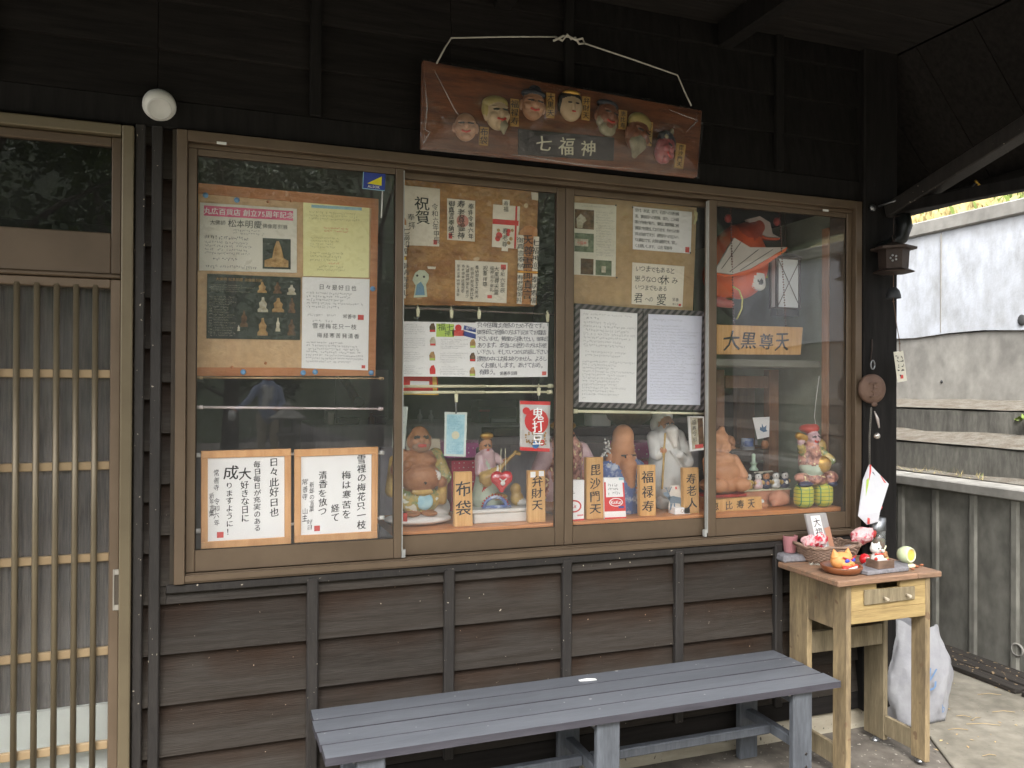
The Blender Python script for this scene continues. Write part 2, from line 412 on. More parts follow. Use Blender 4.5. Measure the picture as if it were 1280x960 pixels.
wood_dark = pm('dark_stained_board', rgb(60, 55, 50), rgb(48, 42, 36), 0.66, 4.0, (0.7, 5, 16), 0.35, 26, rnd=0.16, specks=(80, 0.765, rgb(160, 150, 134)), fine=0.22, spec=0.2)
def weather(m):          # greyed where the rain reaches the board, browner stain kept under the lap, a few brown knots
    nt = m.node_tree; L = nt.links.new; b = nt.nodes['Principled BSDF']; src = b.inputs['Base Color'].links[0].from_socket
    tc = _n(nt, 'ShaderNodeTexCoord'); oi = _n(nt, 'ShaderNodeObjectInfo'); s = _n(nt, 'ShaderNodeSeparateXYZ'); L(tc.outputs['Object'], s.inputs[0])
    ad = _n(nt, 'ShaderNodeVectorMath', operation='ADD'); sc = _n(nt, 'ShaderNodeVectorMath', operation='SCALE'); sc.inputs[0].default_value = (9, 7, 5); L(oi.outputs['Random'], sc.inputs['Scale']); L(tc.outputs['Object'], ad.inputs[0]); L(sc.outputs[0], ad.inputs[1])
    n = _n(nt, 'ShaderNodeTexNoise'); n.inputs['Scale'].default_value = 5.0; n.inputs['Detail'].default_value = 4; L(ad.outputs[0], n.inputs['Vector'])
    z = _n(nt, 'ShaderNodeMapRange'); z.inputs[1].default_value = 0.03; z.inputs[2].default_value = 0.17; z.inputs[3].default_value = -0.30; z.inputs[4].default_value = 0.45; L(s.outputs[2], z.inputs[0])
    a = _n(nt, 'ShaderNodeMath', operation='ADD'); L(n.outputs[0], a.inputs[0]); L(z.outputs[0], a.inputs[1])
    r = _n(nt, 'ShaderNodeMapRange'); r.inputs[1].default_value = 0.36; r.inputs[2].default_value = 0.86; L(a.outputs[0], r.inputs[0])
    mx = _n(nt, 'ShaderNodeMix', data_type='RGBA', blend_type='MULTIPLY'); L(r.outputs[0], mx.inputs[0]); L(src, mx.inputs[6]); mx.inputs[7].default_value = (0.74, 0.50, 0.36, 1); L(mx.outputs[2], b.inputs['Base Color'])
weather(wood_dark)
wood_batten = pm('dark_stained_batten', rgb(50, 46, 43), rgb(38, 35, 33), 0.6, 6.0, (8, 8, 0.8), 0.3, 40, rnd=0.12, specks=(80, 0.735, rgb(176, 166, 150)), fine=0.2)
wood_black = pm('black_stained_timber', rgb(36, 34, 33), rgb(25, 24, 23), 0.7, 6, (8, 8, 0.8), 0.25, 40, rnd=0.08, spec=0.12)
soffit_m = pm('dark_soffit_board', rgb(42, 39, 37), rgb(29, 27, 26), 0.8, 6, (0.7, 9, 9), 0.3, 40, rnd=0.15, spec=0.12)
alu = pm('bronze_aluminium', rgb(108, 92, 75), rgb(96, 81, 65), 0.42, 5, (1, 1, 1), 0.03, 90, metal=0.25, rnd=0.05, spec=0.5)
alu_l = pm('pale_bronze_aluminium', rgb(112, 101, 80), rgb(102, 91, 72), 0.38, 5, (1, 1, 1), 0.03, 90, metal=0.3, rnd=0.04, spec=0.5)
alu_d = pm('dark_track_metal', rgb(66, 58, 48), rgb(52, 46, 40), 0.5, 8, metal=0.3, bump=0.03)
concrete_f = pm('foundation_concrete', rgb(176, 168, 150), rgb(140, 132, 116), 0.9, 6, (0.5, 1, 2), 0.4, 60, specks=(70, 0.7, rgb(90, 84, 74)))
steel = pm('zinc_steel', rgb(170, 172, 174), rgb(120, 122, 124), 0.35, 12, metal=0.9, bump=0.05)
white_pl = pm('white_plastic', rgb(226, 226, 220), rgb(214, 213, 206), 0.4, 6, bump=0.02, rnd=0.02)
cream_pl = pm('cream_plastic', rgb(226, 222, 190), rgb(212, 206, 172), 0.4, 6, bump=0.02, rnd=0.03)
glass = glassmat('window_glass', 0.019, ior=1.55)
glass_d = glassmat('door_glass', 0.03)
ink = pm('black_ink', rgb(34, 33, 34), rgb(52, 52, 54), 0.7, 30, bump=0, rnd=0)
ink_g = pm('grey_print', rgb(92, 92, 98), rgb(110, 110, 114), 0.8, 30, bump=0, rnd=0)
ink_r = pm('red_ink', rgb(205, 70, 66), rgb(214, 96, 90), 0.8, 30, bump=0, rnd=0)
paper = pm('white_paper', rgb(242, 241, 240), rgb(236, 235, 233), 0.8, 4, bump=0.03, rnd=0.03)

# ------------------------------------------------------------------ the shop
SHOP = root('wooden_shop', (1.16, 0.0, 0.0), 'dark stained timber shop front with lapped boards and a long bronze framed display window', 'building')
XE = 2.651                                    # right corner
TOPZ = 2.84
# lapped boards below the window, one course per 0.153 m, split at the battens
bx = [-0.225, -0.183, 0.279, 0.728, 1.160, 1.619, 2.069, 2.53]
def lap(x0, x1, z0, z1, mat, name='siding_board'):
    g = random.uniform(-0.0012, 0.0012); t = 0.011
    mb = MB(); mb.hexa([(x0, -0.031 + g, z0), (x1, -0.031 + g, z0), (x1, 0.0, z0), (x0, 0.0, z0), (x0, -0.006, z1 + 0.02), (x1, -0.006, z1 + 0.02), (x1, 0.004, z1 + 0.02), (x0, 0.004, z1 + 0.02)])
    return mb.build(name, mat, SHOP, bevel=0.0012)
zs = [0.160, 0.288, 0.441, 0.594, 0.745]
for i in range(1, len(bx) - 1):
    for z in zs: lap(bx[i] + 0.0005, bx[i + 1] - 0.0005, z, min(z + 0.153, 0.80) if z < 0.74 else 0.79, wood_dark)
lap(2.531, 2.56, 0.16, 0.79, wood_black)
for z in np.arange(0.135, 2.2, 0.153): lap(-0.243, -0.1835, z, z + 0.153, wood_dark)
for z in np.arange(0.135, 0.75, 0.153): lap(-0.1825, -0.150, z, z + 0.153, wood_dark)
for z in np.arange(0.80, 2.2, 0.153): lap(-0.1825, -0.1285, z, z + 0.153, wood_dark)
# boards above the window and the door
ux = [-2.2, -1.55, -0.62, -0.183, 0.279, 0.728, 1.160, 1.619, 2.069, 2.53]
for i in range(len(ux) - 1):
    for z in np.arange(2.262, 2.75, 0.153): lap(ux[i] + 0.0005, ux[i + 1] - 0.0005, z, z + 0.153, wood_black if i > 5 else soffit_m)
for x in (-0.62, 0.279, 1.160, 2.069): box('batten', x - 0.018, x + 0.018, -0.044, -0.02, 2.262, TOPZ, wood_black, SHOP, 0.003)
box('lintel_board', -2.2, 2.49, -0.034, 0.0, 2.176, 2.262, wood_black, SHOP, 0.004)
# battens
for x in bx[2:-1]: box('batten', x - 0.0175, x + 0.0175, -0.046, -0.02, 0.150, 0.792, wood_batten, SHOP, 0.004)
box('batten', bx[1] - 0.014, bx[1] + 0.016, -0.046, -0.02, 0.085, 2.176, wood_batten, SHOP, 0.003)
box('batten', -0.241, -0.214, -0.046, -0.022, 0.085, 2.176, wood_batten, SHOP, 0.003)
box('batten', 2.525, 2.556, -0.046, -0.02, 0.085, 0.792, wood_batten, SHOP, 0.003)
box('window_apron', -0.150, 2.49, -0.040, -0.008, 0.778, 0.803, wood_batten, SHOP, 0.003)
box('corner_post', 2.474, XE, -0.060, 0.10, 0.085, TOPZ, wood_black, SHOP, 0.006)
box('sill_plate', -0.243, 2.52, -0.030, 0.05, 0.086, 0.158, soffit_m, SHOP, 0.004)
box('foundation', -0.243, 2.66, -0.014, 0.10, -0.15, 0.084, concrete_f, SHOP, 0.006)
# inner wall skin behind the boards (keeps the room dark), side and rear walls
wall_in = pm('room_wall', rgb(150, 146, 138), rgb(132, 128, 120), 0.85, 3, bump=0.1)
wall_g = pm('green_plaster', rgb(150, 156, 136), rgb(132, 138, 118), 0.9, 5, bump=0.3, bscale=90)
MB().box(-0.13, 2.47, 0.0055, 0.085, 0.10, 0.802).box(-0.245, -0.130, 0.0055, 0.085, 0.10, TOPZ).box(-0.130, 2.47, 0.0055, 0.085, 2.175, TOPZ).box(-2.2, -0.245, 0.0055, 0.085, 2.20, TOPZ).box(-2.2, -1.55, 0.0055, 0.085, -0.1, 2.2).build('inner_wall', wall_in, SHOP)
MB().box(2.655, 2.66, 0.105, 4.2, -0.1, TOPZ).build('side_wall', wood_black, SHOP)
MB().box(-2.2, 2.654, 4.1, 4.2, -0.1, TOPZ).box(-2.3, -2.2, 0.1, 4.2, -0.1, TOPZ).build('rear_wall', wall_in, SHOP)
MB().box(-2.2, 2.654, 0.101, 4.1, -0.05, 0.02).build('room_floor', pm('room_floor', rgb(120, 104, 84), rgb(98, 84, 68), 0.6, 4, (1, 8, 1)), SHOP)
MB().box(-2.2, 2.654, 0.09, 4.1, 2.62, 2.66).build('room_ceiling', wall_in, SHOP)
# canopy: soffit boards, rafters, fascia, roof
CY = -1.7
for k, y in enumerate(np.arange(CY, -0.0, 0.17)):
    box('soffit_board', -2.4, 2.645, y + 0.002, min(y + 0.168, -0.03), 2.80, 2.815, soffit_m, SHOP, 0.002)
for x in (-1.8, -0.9, 0.0, 0.9, 1.8): box('rafter', x - 0.03, x + 0.03, CY + 0.02, -0.05, 2.70, 2.798, wood_black, SHOP, 0.004)
box('fascia', -2.4, 2.645, CY - 0.03, CY - 0.003, 2.70, 2.86, wood_black, SHOP, 0.004)
# right-hand eave: sloping soffit boards between the corner and the verge beam
for k in range(14):
    y0 = CY + 0.0 + k * 0.26
    MB().hexa([(2.66, y0, 2.80), (3.08, y0, 2.30), (3.08, y0 + 0.256, 2.30), (2.66, y0 + 0.256, 2.80), (2.675, y0, 2.815), (3.095, y0, 2.315), (3.095, y0 + 0.256, 2.315), (2.675, y0 + 0.256, 2.815)]).build('soffit_board', soffit_m, SHOP)
box('verge_beam', 3.02, 3.075, CY, 2.6, 2.225, 2.292, wood_black, SHOP, 0.004)
roof_m = pm('roof_metal', rgb(70, 72, 76), rgb(54, 56, 60), 0.5, 4, metal=0.3)
MB().hexa([(-2.45, CY - 0.06, 2.862), (2.70, CY - 0.06, 2.862), (2.70, 4.4, 2.99), (-2.45, 4.4, 2.99), (-2.45, CY - 0.06, 2.90), (2.70, CY - 0.06, 2.90), (2.70, 4.4, 3.6), (-2.45, 4.4, 3.6)]).hexa([(2.70, CY - 0.06, 2.83), (3.16, CY - 0.06, 2.30), (3.16, 2.7, 2.30), (2.70, 2.7, 2.83), (2.70, CY - 0.06, 2.90), (3.18, CY - 0.06, 2.34), (3.18, 2.7, 2.34), (2.70, 2.7, 2.90)]).build('roof', roof_m, SHOP)
# bracket at the corner: level arm, diagonal brace, bolt plate, drain elbow
MB().hexa([(2.575, -0.95, 2.075), (2.625, -0.95, 2.075), (2.625, -0.062, 2.122), (2.575, -0.062, 2.122), (2.575, -0.95, 2.120), (2.625, -0.95, 2.120), (2.625, -0.062, 2.166), (2.575, -0.062, 2.166)]).build('bracket_arm', wood_black, SHOP, bevel=0.003)
a, b = Vector((2.60, -0.075, 2.135)), Vector((2.60, -0.98, 2.395)); d = (b - a); nrm = Vector((0, -d.z, d.y)).normalized()
if nrm.z < 0: nrm = -nrm
MB().obox((a + b) / 2 + Vector((-0.003, 0, 0)), (0.034, 0, 0), d / 2, nrm * 0.030).build('brace', wood_batten, SHOP, bevel=0.004)
e = [at(1128, 268, -0.115), at(1131, 283, -0.12), at(1126, 297, -0.115), at(1112, 308, -0.09), at(1098, 316, -0.06)]
MB().tube(e, 0.030, 12).build('drain_elbow', pm('black_pipe', rgb(30, 32, 32), rgb(24, 26, 26), 0.3, 8, bump=0.03), SHOP)
p0, p1 = at(1098, 258, -0.075), at(1131, 247, -0.16)
MB().tube([p0, p1], 0.004, 6).lathe([(0, -0.002), (0.014, 0), (0.014, 0.008), (0, 0.010)], at(1090, 260, -0.064), 12, 0, (0, -1, 0)).build('bolt_rod', steel, SHOP)
# overhead cable with a small hook on the arm
MB().tube([at(1150, 246, -0.2), at(1185, 240, -0.3), at(1215, 233, -0.42), at(1222, 226, -0.44)], 0.004, 6).build('cable', pm('black_rubber', rgb(26, 26, 26), None, 0.6, bump=0), SHOP)
MB().tube([at(1219, 226, -0.44), at(1224, 231, -0.44), at(1218, 237, -0.44)], 0.005, 6).build('hook', pm('brass_hook', rgb(190, 150, 60), None, 0.4, metal=0.6, bump=0), SHOP)

# ---- display window: outer frame, four sashes with their panes
WX0, WX1 = -0.128, 2.470
mb = MB()
mb.box(WX0, -0.098, -0.052, 0.10, 0.806, 2.172)
mb.box(2.438, WX1, -0.052, 0.10, 0.826, 2.172)
mb.box(-0.0975, 2.4375, -0.052, 0.10, 2.140, 2.172)
mb.box(-0.0975, 2.4375, -0.046, 0.10, 0.806, 0.824)
for y in (-0.036, -0.006, 0.026, 0.060): mb.box(-0.0975, 2.4375, y, y + 0.004, 0.8245, 0.834)
mb.box(-0.0975, 2.4375, -0.052, -0.0465, 0.812, 0.8305)
for y in (-0.030, 0.012, 0.055): mb.box(-0.0975, 2.4375, y, y + 0.006, 2.126, 2.1395)
mb.build('window_frame', alu, SHOP, bevel=0.0015)
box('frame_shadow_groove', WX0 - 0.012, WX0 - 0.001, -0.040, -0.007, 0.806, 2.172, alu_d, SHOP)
def sash(x0, x1, z0, z1, y0, y1, wl_, wr_, wb, wt, mat):
    mb = MB().box(x0, x0 + wl_, y0, y1, z0, z1).box(x1 - wr_, x1, y0, y1, z0, z1)
    mb.box(x0 + wl_ + 0.0003, x1 - wr_ - 0.0003, y0 + 0.002, y1 - 0.002, z0, z0 + wb).box(x0 + wl_ + 0.0003, x1 - wr_ - 0.0003, y0 + 0.002, y1 - 0.002, z1 - wt, z1)
    o = mb.build('window_sash', mat, SHOP, bevel=0.002)
    ym = (y0 + y1) / 2
    box('glass_pane', x0 + wl_ - 0.004, x1 - wr_ + 0.004, ym - 0.002, ym + 0.002, z0 + wb - 0.004, z1 - wt + 0.004, glass, o)
    MB().tube([(x0 + wl_ + 0.001, y0 + 0.006, z0 + wb + 0.001), (x1 - wr_ - 0.001, y0 + 0.006, z0 + wb + 0.001), (x1 - wr_ - 0.001, y0 + 0.006, z1 - wt - 0.001), (x0 + wl_ + 0.001, y0 + 0.006, z1 - wt - 0.001), (x0 + wl_ + 0.001, y0 + 0.006, z0 + wb + 0.001)], 0.0025, 5).build('glazing_bead', alu_d, o)
    return o
S1 = sash(-0.097, 0.566, 0.835, 2.125, -0.030, -0.008, 0.026, 0.026, 0.066, 0.020, alu)
S2 = sash(0.545, 1.166, 0.835, 2.125, 0.002, 0.024, 0.020, 0.034, 0.066, 0.022, alu)
S3 = sash(1.168, 1.785, 0.835, 2.125, 0.002, 0.024, 0.032, 0.020, 0.066, 0.022, alu)
S4 = sash(1.752, 2.4375, 0.835, 2.125, -0.030, -0.008, 0.034, 0.026, 0.066, 0.020, alu)
box('weather_strip', 0.5665, 0.570, -0.028, -0.010, 0.85, 2.12, pm('grey_strip', rgb(170, 170, 165), None, 0.5, bump=0), S1)
box('weather_strip', 1.7485, 1.7515, -0.028, -0.010, 0.85, 2.12, MATS['grey_strip'], S4)
box('sash_stop', 0.567, 0.580, -0.026, -0.012, 0.836, 0.862, MATS['grey_strip'], S1)
box('sash_stop', 1.738, 1.748, -0.026, -0.012, 0.836, 0.862, MATS['grey_strip'], S4)
for px, py in ((277, 179), (1032, 263)): 
    p = at(px, py, -0.0525); box('frame_label', p.x - 0.014, p.x + 0.014, -0.0535, -0.0522, p.z - 0.004, p.z + 0.004, white_pl, SHOP)

# ---- entrance door at the left
DX = -0.243
mb = MB(); mb.box(-0.276, DX - 0.0005, -0.060, 0.06, 0.0, 2.165); mb.box(-1.55, -0.2765, -0.060, 0.06, 2.132, 2.165)
mb.box(-1.55, -1.515, -0.060, 0.06, 0.0, 2.131)
mb.build('door_frame', alu_l, SHOP, bevel=0.004, seg=2)
tz0, tz1 = at(70, 292, -0.03).z, 2.130
gz0 = at(70, 294, -0.03).z + 0.015; gz1 = at(70, 177, -0.03).z
zr = at(70, 340, -0.03).z
mb = MB(); gxr = at(140, 240, -0.03).x
mb.box(gxr, -0.277, -0.040, 0.0, zr, 2.131).box(-1.514, gxr - 0.0004, -0.038, 0.0, gz1, 2.131).box(-1.514, gxr - 0.0004, -0.038, 0.0, zr, gz0)
mb.box(-1.514, -0.2775, -0.046, 0.0, zr - 0.012, zr - 0.0005)
tr = mb.build('transom_sash', pm('brown_aluminium', rgb(90, 76, 61), rgb(80, 67, 53), 0.45, 5, bump=0.03, metal=0.2), SHOP, bevel=0.003)
box('glass_pane', -1.513, gxr + 0.003, -0.022, -0.018, gz0 - 0.003, gz1 + 0.003, glassmat('transom_glass', 0.012, (0.5, 0.5, 0.5)), tr)
# the lattice door under the transom
dz1 = zr - 0.013; dsx0 = at(137, 650, -0.02).x; dsx1 = -0.277
dmb = MB(); dmb.box(dsx0, dsx1, -0.036, -0.002, 0.03, dz1).box(-1.51, dsx0 - 0.0004, -0.034, -0.004, dz1 - 0.028, dz1).box(-1.51, dsx0 - 0.0004, -0.034, -0.004, 0.03, 0.11)
door = dmb.build('lattice_door', alu, SHOP, bevel=0.003)
sp = at(118, 650, -0.02).x - at(94, 650, -0.02).x
for k in range(18):
    x = at(118, 650, -0.02).x - k * sp
    MB().tube([(x, -0.030, 0.112), (x, -0.030, dz1 - 0.02)], 0.0085, 8).build('lattice_bar', alu_l, door)
rail_m = pm('tan_lattice_rail', rgb(158, 136, 104), rgb(144, 122, 92), 0.5, 5, bump=0.03)
for py in (467, 583, 699, 818, 937):
    z = at(90, py, -0.02).z
    box('lattice_rail', -1.51, dsx0 - 0.0006, -0.020, -0.006, z - 0.012, z + 0.012, rail_m, door, 0.002)
box('glass_pane', -1.508, dsx0 + 0.002, -0.004, -0.0005, 0.105, dz1 - 0.02, glassmat('door_pane_glass', 0.05, (0.92, 0.92, 0.92), 0.06, ior=1.4), door)
h = at(147, 737, -0.037)
hm = pm('handle_steel', rgb(190, 186, 178), rgb(170, 166, 158), 0.3, 8, metal=0.7, bump=0.02)
mb = MB(); w, hh = 0.0125, 0.060
mb.box(h.x - w, h.x - w + 0.004, -0.0405, -0.0365, h.z - hh, h.z + hh).box(h.x + w - 0.004, h.x + w, -0.0405, -0.0365, h.z - hh, h.z + hh).box(h.x - w + 0.0042, h.x + w - 0.0042, -0.0405, -0.0365, h.z - hh, h.z - hh + 0.016).box(h.x - w + 0.0042, h.x + w - 0.0042, -0.0405, -0.0365, h.z + hh - 0.016, h.z + hh)
hd = mb.build('door_handle', hm, door, bevel=0.001)
box('finger_recess', h.x - w + 0.004, h.x + w - 0.004, -0.0375, -0.0364, h.z - hh + 0.016, h.z + hh - 0.016, pm('recess_grey', rgb(96, 88, 78), None, 0.5, metal=0.4, bump=0), door)
# cloth and a pale board standing inside the door
cur = pm('grey_door_curtain', rgb(112, 102, 92), rgb(60, 53, 46), 0.9, 5, (30, 30, 1.5), 0.2, 40)
mb = MB(); n = 90; vs = []
for k in range(n):
    x = -1.5 + k * (1.5 - 0.285) / (n - 1); y = 0.11 + 0.012 * math.sin(k * 1.3) + 0.006 * math.sin(k * 0.47)
    vs += [(x, y, 0.40), (x + 0.002 * math.sin(k), y, 1.72)]
mb.add(vs, [(2 * k, 2 * k + 2, 2 * k + 3, 2 * k + 1) for k in range(n - 1)], 0, True)
mb.build('door_curtain', cur, label='thin grey curtain hanging behind the lattice door', cat='curtain')
box('standing_panel', -1.48, -0.30, 0.030, 0.048, 0.04, at(90, 885, 0.03).z, pm('pale_panel', rgb(235, 240, 232), rgb(224, 230, 222), 0.6, 3), label='pale white panel standing inside the lower part of the lattice door', cat='panel')

# ---- round white lamp on the lintel corner
p = at(199, 131, -0.034)
L0 = root('wall_lamp', p, 'round white lamp fixed on the dark wall between door and window', 'lamp')
ax = Vector((0.08, -0.75, -0.66))
MB().lathe([(0, 0), (0.040, 0.0), (0.046, 0.006), (0.047, 0.022), (0.042, 0.034), (0.034, 0.040)], p + Vector((0, 0.0, 0.005)), 28, 0, ax).build('housing', white_pl, L0)
MB().lathe([(0.034, 0.0395), (0.031, 0.043), (0.029, 0.0405), (0.0, 0.0415)], p + Vector((0, 0, 0.005)), 28, 0, ax).build('lens', pm('lamp_lens', rgb(200, 200, 196), rgb(186, 186, 182), 0.3, 8, bump=0), L0)
MB().lathe([(0, -0.0), (0.02, 0), (0.02, 0.03), (0, 0.03)], p + Vector((0.0, 0.034, 0.012)), 14, 0, (0, -1, 0)).build('mount', white_pl, L0)

# ------------------------------------------------------------------ ground
asph = pm('ground_earth', rgb(104, 98, 90), rgb(80, 74, 68), 0.95, 3.0, (1, 1, 1), 0.6, 60, specks=(60, 0.68, rgb(150, 144, 134)), fine=0.3, rnd=0)
MB().add([(-150, -150, 0), (150, -150, 0), (150, 150, 0), (-150, 150, 0)], [(0, 1, 2, 3)]).build('ground', asph, kind='structure')
slabm = pm('paving_concrete', rgb(146, 140, 127), rgb(108, 103, 92), 0.9, 2.2, (1, 1, 1), 0.5, 70, specks=(45, 0.70, rgb(96, 92, 82)), fine=0.22, rnd=0, contrast=(0.3, 0.62))
q = [(-6.0, -4.2), (2.2, -4.2), (2.2, -6.0), (3.62, -6.0), (3.62, 3.2), (2.68, 3.2), (2.68, -0.20), (2.55, -0.42), (2.30, -0.72), (-6.0, -0.72)]  # paving strip at the right; unseen front apron added to bounce light into the windows
MB().slab([(x, y, 0.012) for x, y in q], (0, 0, -0.011)).build('pavement_and_bounce_apron', slabm, kind='structure', bevel=0.004)
# ------------------------------------------------------------------ retaining wall on the right
con_d = pm('mossy_concrete', rgb(138, 136, 127), rgb(108, 106, 99), 0.92, 2.2, (1, 1, 0.6), 0.5, 50, fine=0.3, rnd=0.08, contrast=(0.3, 0.7))
con_dk = pm('dark_wet_concrete', rgb(112, 110, 103), rgb(84, 82, 77), 0.9, 3, (3, 3, 0.8), 0.5, 50, fine=0.25, rnd=0.05)
con_l = pm('grey_concrete', rgb(152, 149, 142), rgb(132, 129, 123), 0.92, 1.6, (1, 1, 0.7), 0.4, 50, fine=0.25, rnd=0.05)
litter = pm('leaf_litter', rgb(112, 108, 99), rgb(84, 74, 62), 0.95, 16, (1, 1, 1), 0.6, 90, fine=0.3, rnd=0)
def wash(name):
    m = pm(name, rgb(164, 165, 166), rgb(150, 150, 150), 0.9, 2, bump=0.3, rnd=0, fine=0.15)
    nt = m.node_tree; L = nt.links.new; b = nt.nodes['Principled BSDF']; src = b.inputs['Base Color'].links[0].from_socket
    tc = _n(nt, 'ShaderNodeTexCoord'); mp = _n(nt, 'ShaderNodeMapping'); mp.inputs['Scale'].default_value = (4.2, 4.2, 1.9); L(tc.outputs['Object'], mp.inputs[0])
    n = _n(nt, 'ShaderNodeTexNoise'); n.inputs['Scale'].default_value = 1.5; n.inputs['Detail'].default_value = 9; n.inputs['Roughness'].default_value = 0.68; L(mp.outputs[0], n.inputs['Vector'])
    r = _n(nt, 'ShaderNodeMapRange'); r.inputs[1].default_value = 0.30; r.inputs[2].default_value = 0.60; L(n.outputs[0], r.inputs[0])
    sx = _n(nt, 'ShaderNodeSeparateXYZ'); L(tc.outputs['Object'], sx.inputs[0])
    tz = _n(nt, 'ShaderNodeMapRange'); tz.inputs[1].default_value = 0.75; tz.inputs[2].default_value = 0.62; L(sx.outputs[2], tz.inputs[0])   # bare band under the coping
    mu = _n(nt, 'ShaderNodeMath', operation='MULTIPLY'); L(r.outputs[0], mu.inputs[0]); L(tz.outputs[0], mu.inputs[1])
    mx = _n(nt, 'ShaderNodeMix', data_type='RGBA'); L(mu.outputs[0], mx.inputs[0]); L(src, mx.inputs[6]); mx.inputs[7].default_value = (*rgb(192, 196, 203), 1)
    L(mx.outputs[2], b.inputs['Base Color']); return m
YA, YB = -4.0, 7.0
RW = root('retaining_wall', (4.2, 1.5, 0), 'stepped grey concrete retaining wall beside the shop with whitewashed upper face', 'wall')
mb = MB().box(3.72, 3.93, YA, YB, -0.1, 0.855); mb.build('lower_wall', con_d, RW)
y = 0.245 - 18 * 0.2360
while y < YB:
    MB().hexa([(3.709, y - 0.014, 0), (3.72, y - 0.028, 0), (3.72, y + 0.028, 0), (3.709, y + 0.014, 0), (3.709, y - 0.014, 0.852), (3.72, y - 0.028, 0.852), (3.72, y + 0.028, 0.852), (3.709, y + 0.014, 0.852)]).build('wall_rib', con_d, RW, bevel=0.003)
    y += 0.236
for k in range(11): box('coping', 3.690, 3.95, YA + k + 0.001, YA + k + 0.999, 0.8555, 0.910, con_l, RW, 0.006)
mb = MB().box(3.955, 4.3, YA, YB, -0.1, 1.085); mb.build('step_wall', con_dk, RW, bevel=0.008)
mb = MB().box(4.305, 4.7, YA, YB, -0.1, 1.278); mb.build('step_wall', con_dk, RW, bevel=0.008)
def tread(x0, x1, z0, z1):
    mb = MB(); n = 60; vs = []
    for k in range(n + 1):
        y = YA + (YB - YA) * k / n
        vs += [(x0 + random.uniform(-0.004, 0.004), y, z0 + random.uniform(0, 0.006)), ((x0 + x1) / 2, y, (z0 + z1) / 2 + random.uniform(-0.005, 0.012)), (x1, y, z1 + random.uniform(-0.006, 0.014))]
    fs = []
    for k in range(n):
        for j in (0, 1): a = 3 * k + j; fs.append((a, a + 1, a + 4, a + 3))
    mb.add(vs, fs, 0, True); return mb.build('step_tread', litter, RW)
tread(3.950, 4.305, 1.087, 1.137); tread(4.30, 4.705, 1.281, 1.332); tread(3.87, 3.956, 0.912, 0.93)
MB().box(4.70, 5.0, YA, YB, -0.1, 1.785).build('upper_wall_base', con_l, RW)
mb = MB(); n = 40                                # slightly ragged lower edge of the whitewashed lift
for k in range(n):
    y0, y1 = YA + (YB - YA) * k / n, YA + (YB - YA) * (k + 1) / n
    za, zb = 1.785 + 0.012 * math.sin(k * 1.7) + 0.02, 1.785 + 0.012 * math.sin((k + 1) * 1.7) + 0.02
    mb.hexa([(4.688, y0, za - 0.02), (4.99, y0, za - 0.02), (4.99, y1, zb - 0.02), (4.688, y1, zb - 0.02), (4.694, y0, 2.50), (4.99, y0, 2.50), (4.99, y1, 2.50), (4.694, y1, 2.50)])
o = mb.build('upper_wall', wash('whitewashed_concrete'), RW)
MB().box(4.674, 5.0, YA, YB, 2.5005, 2.60).build('coping', con_l, RW, bevel=0.01)
for y in (0.2, 1.55, 2.9, -1.2): box('form_joint', 4.6855, 4.6935, y, y + 0.006, 1.80, 2.49, con_l, RW)
for px, py, r in ((1277, 400, 0.035), (1177, 477, 0.012)):
    p = onx(px, py, 4.683 if r > 0.02 else 4.697); MB().ball(p, (0.006, r * 0.8, r), 12).build('weep_hole', pm('pipe_dark', rgb(80, 80, 80), rgb(50, 50, 50), 0.7) if 'pipe_dark' not in MATS else MATS['pipe_dark'], RW)
p = onx(1273, 812, 3.718); MB().lathe([(0.030, 0), (0.034, 0.012), (0.026, 0.014), (0.024, -0.03), (0, -0.03)], p, 16, 0, (-1, 0, 0)).build('drain_pipe', con_l, RW)
# gutter boards along the foot of the wall
gut = pm('rotten_black_plank', rgb(62, 56, 50), rgb(34, 31, 28), 0.9, 5, (14, 1, 14), 0.6, 40, specks=(40, 0.66, rgb(150, 128, 98)), fine=0.3)
gt = root('gutter_cover', (3.6, 0.5, 0), 'rotting dark planks covering the drain at the foot of the concrete wall', 'drain cover')
for j in range(8):
    y0 = -2.4 + j * 0.60 if j else -3.0
    for i in range(3):
        x0 = 3.42 + i * 0.085 + random.uniform(-0.004, 0.004)
        MB().hexa([(x0, y0 + 0.01, 0.014), (x0 + 0.078, y0, 0.014), (x0 + 0.078, y0 + 0.59, 0.014), (x0, y0 + 0.58, 0.014), (x0, y0 + 0.01, 0.036), (x0 + 0.078, y0, 0.034), (x0 + 0.078, y0 + 0.59, 0.038), (x0, y0 + 0.58, 0.036)]).build('plank', gut, gt, bevel=0.003)
# grass bank above, and a second wall beyond it
bank = pm('bank_soil', rgb(150, 146, 104), rgb(112, 104, 74), 0.95, 5, bump=0.6, bscale=40, fine=0.3, rnd=0)
mb = MB(); vs = []; nx, ny = 8, 44
for i in range(nx + 1):
    for j in range(ny + 1):
        t = i / nx; vs.append((4.99 + t * 3.2, -4 + j * 0.3, 2.58 + t * 1.25 + random.uniform(-0.03, 0.05)))
mb.add(vs, [(i * (ny + 1) + j, (i + 1) * (ny + 1) + j, (i + 1) * (ny + 1) + j + 1, i * (ny + 1) + j + 1) for i in range(nx) for j in range(ny)], 0, True).build('grass_bank', bank, kind='structure')
gr = [pm('green_grass', rgb(118, 134, 66), rgb(90, 108, 48), 0.8, 4, bump=0, rnd=0), pm('dry_grass', rgb(186, 172, 120), rgb(160, 142, 96), 0.8, 4, bump=0, rnd=0)]
mb = MB(); rg = random.Random(5)
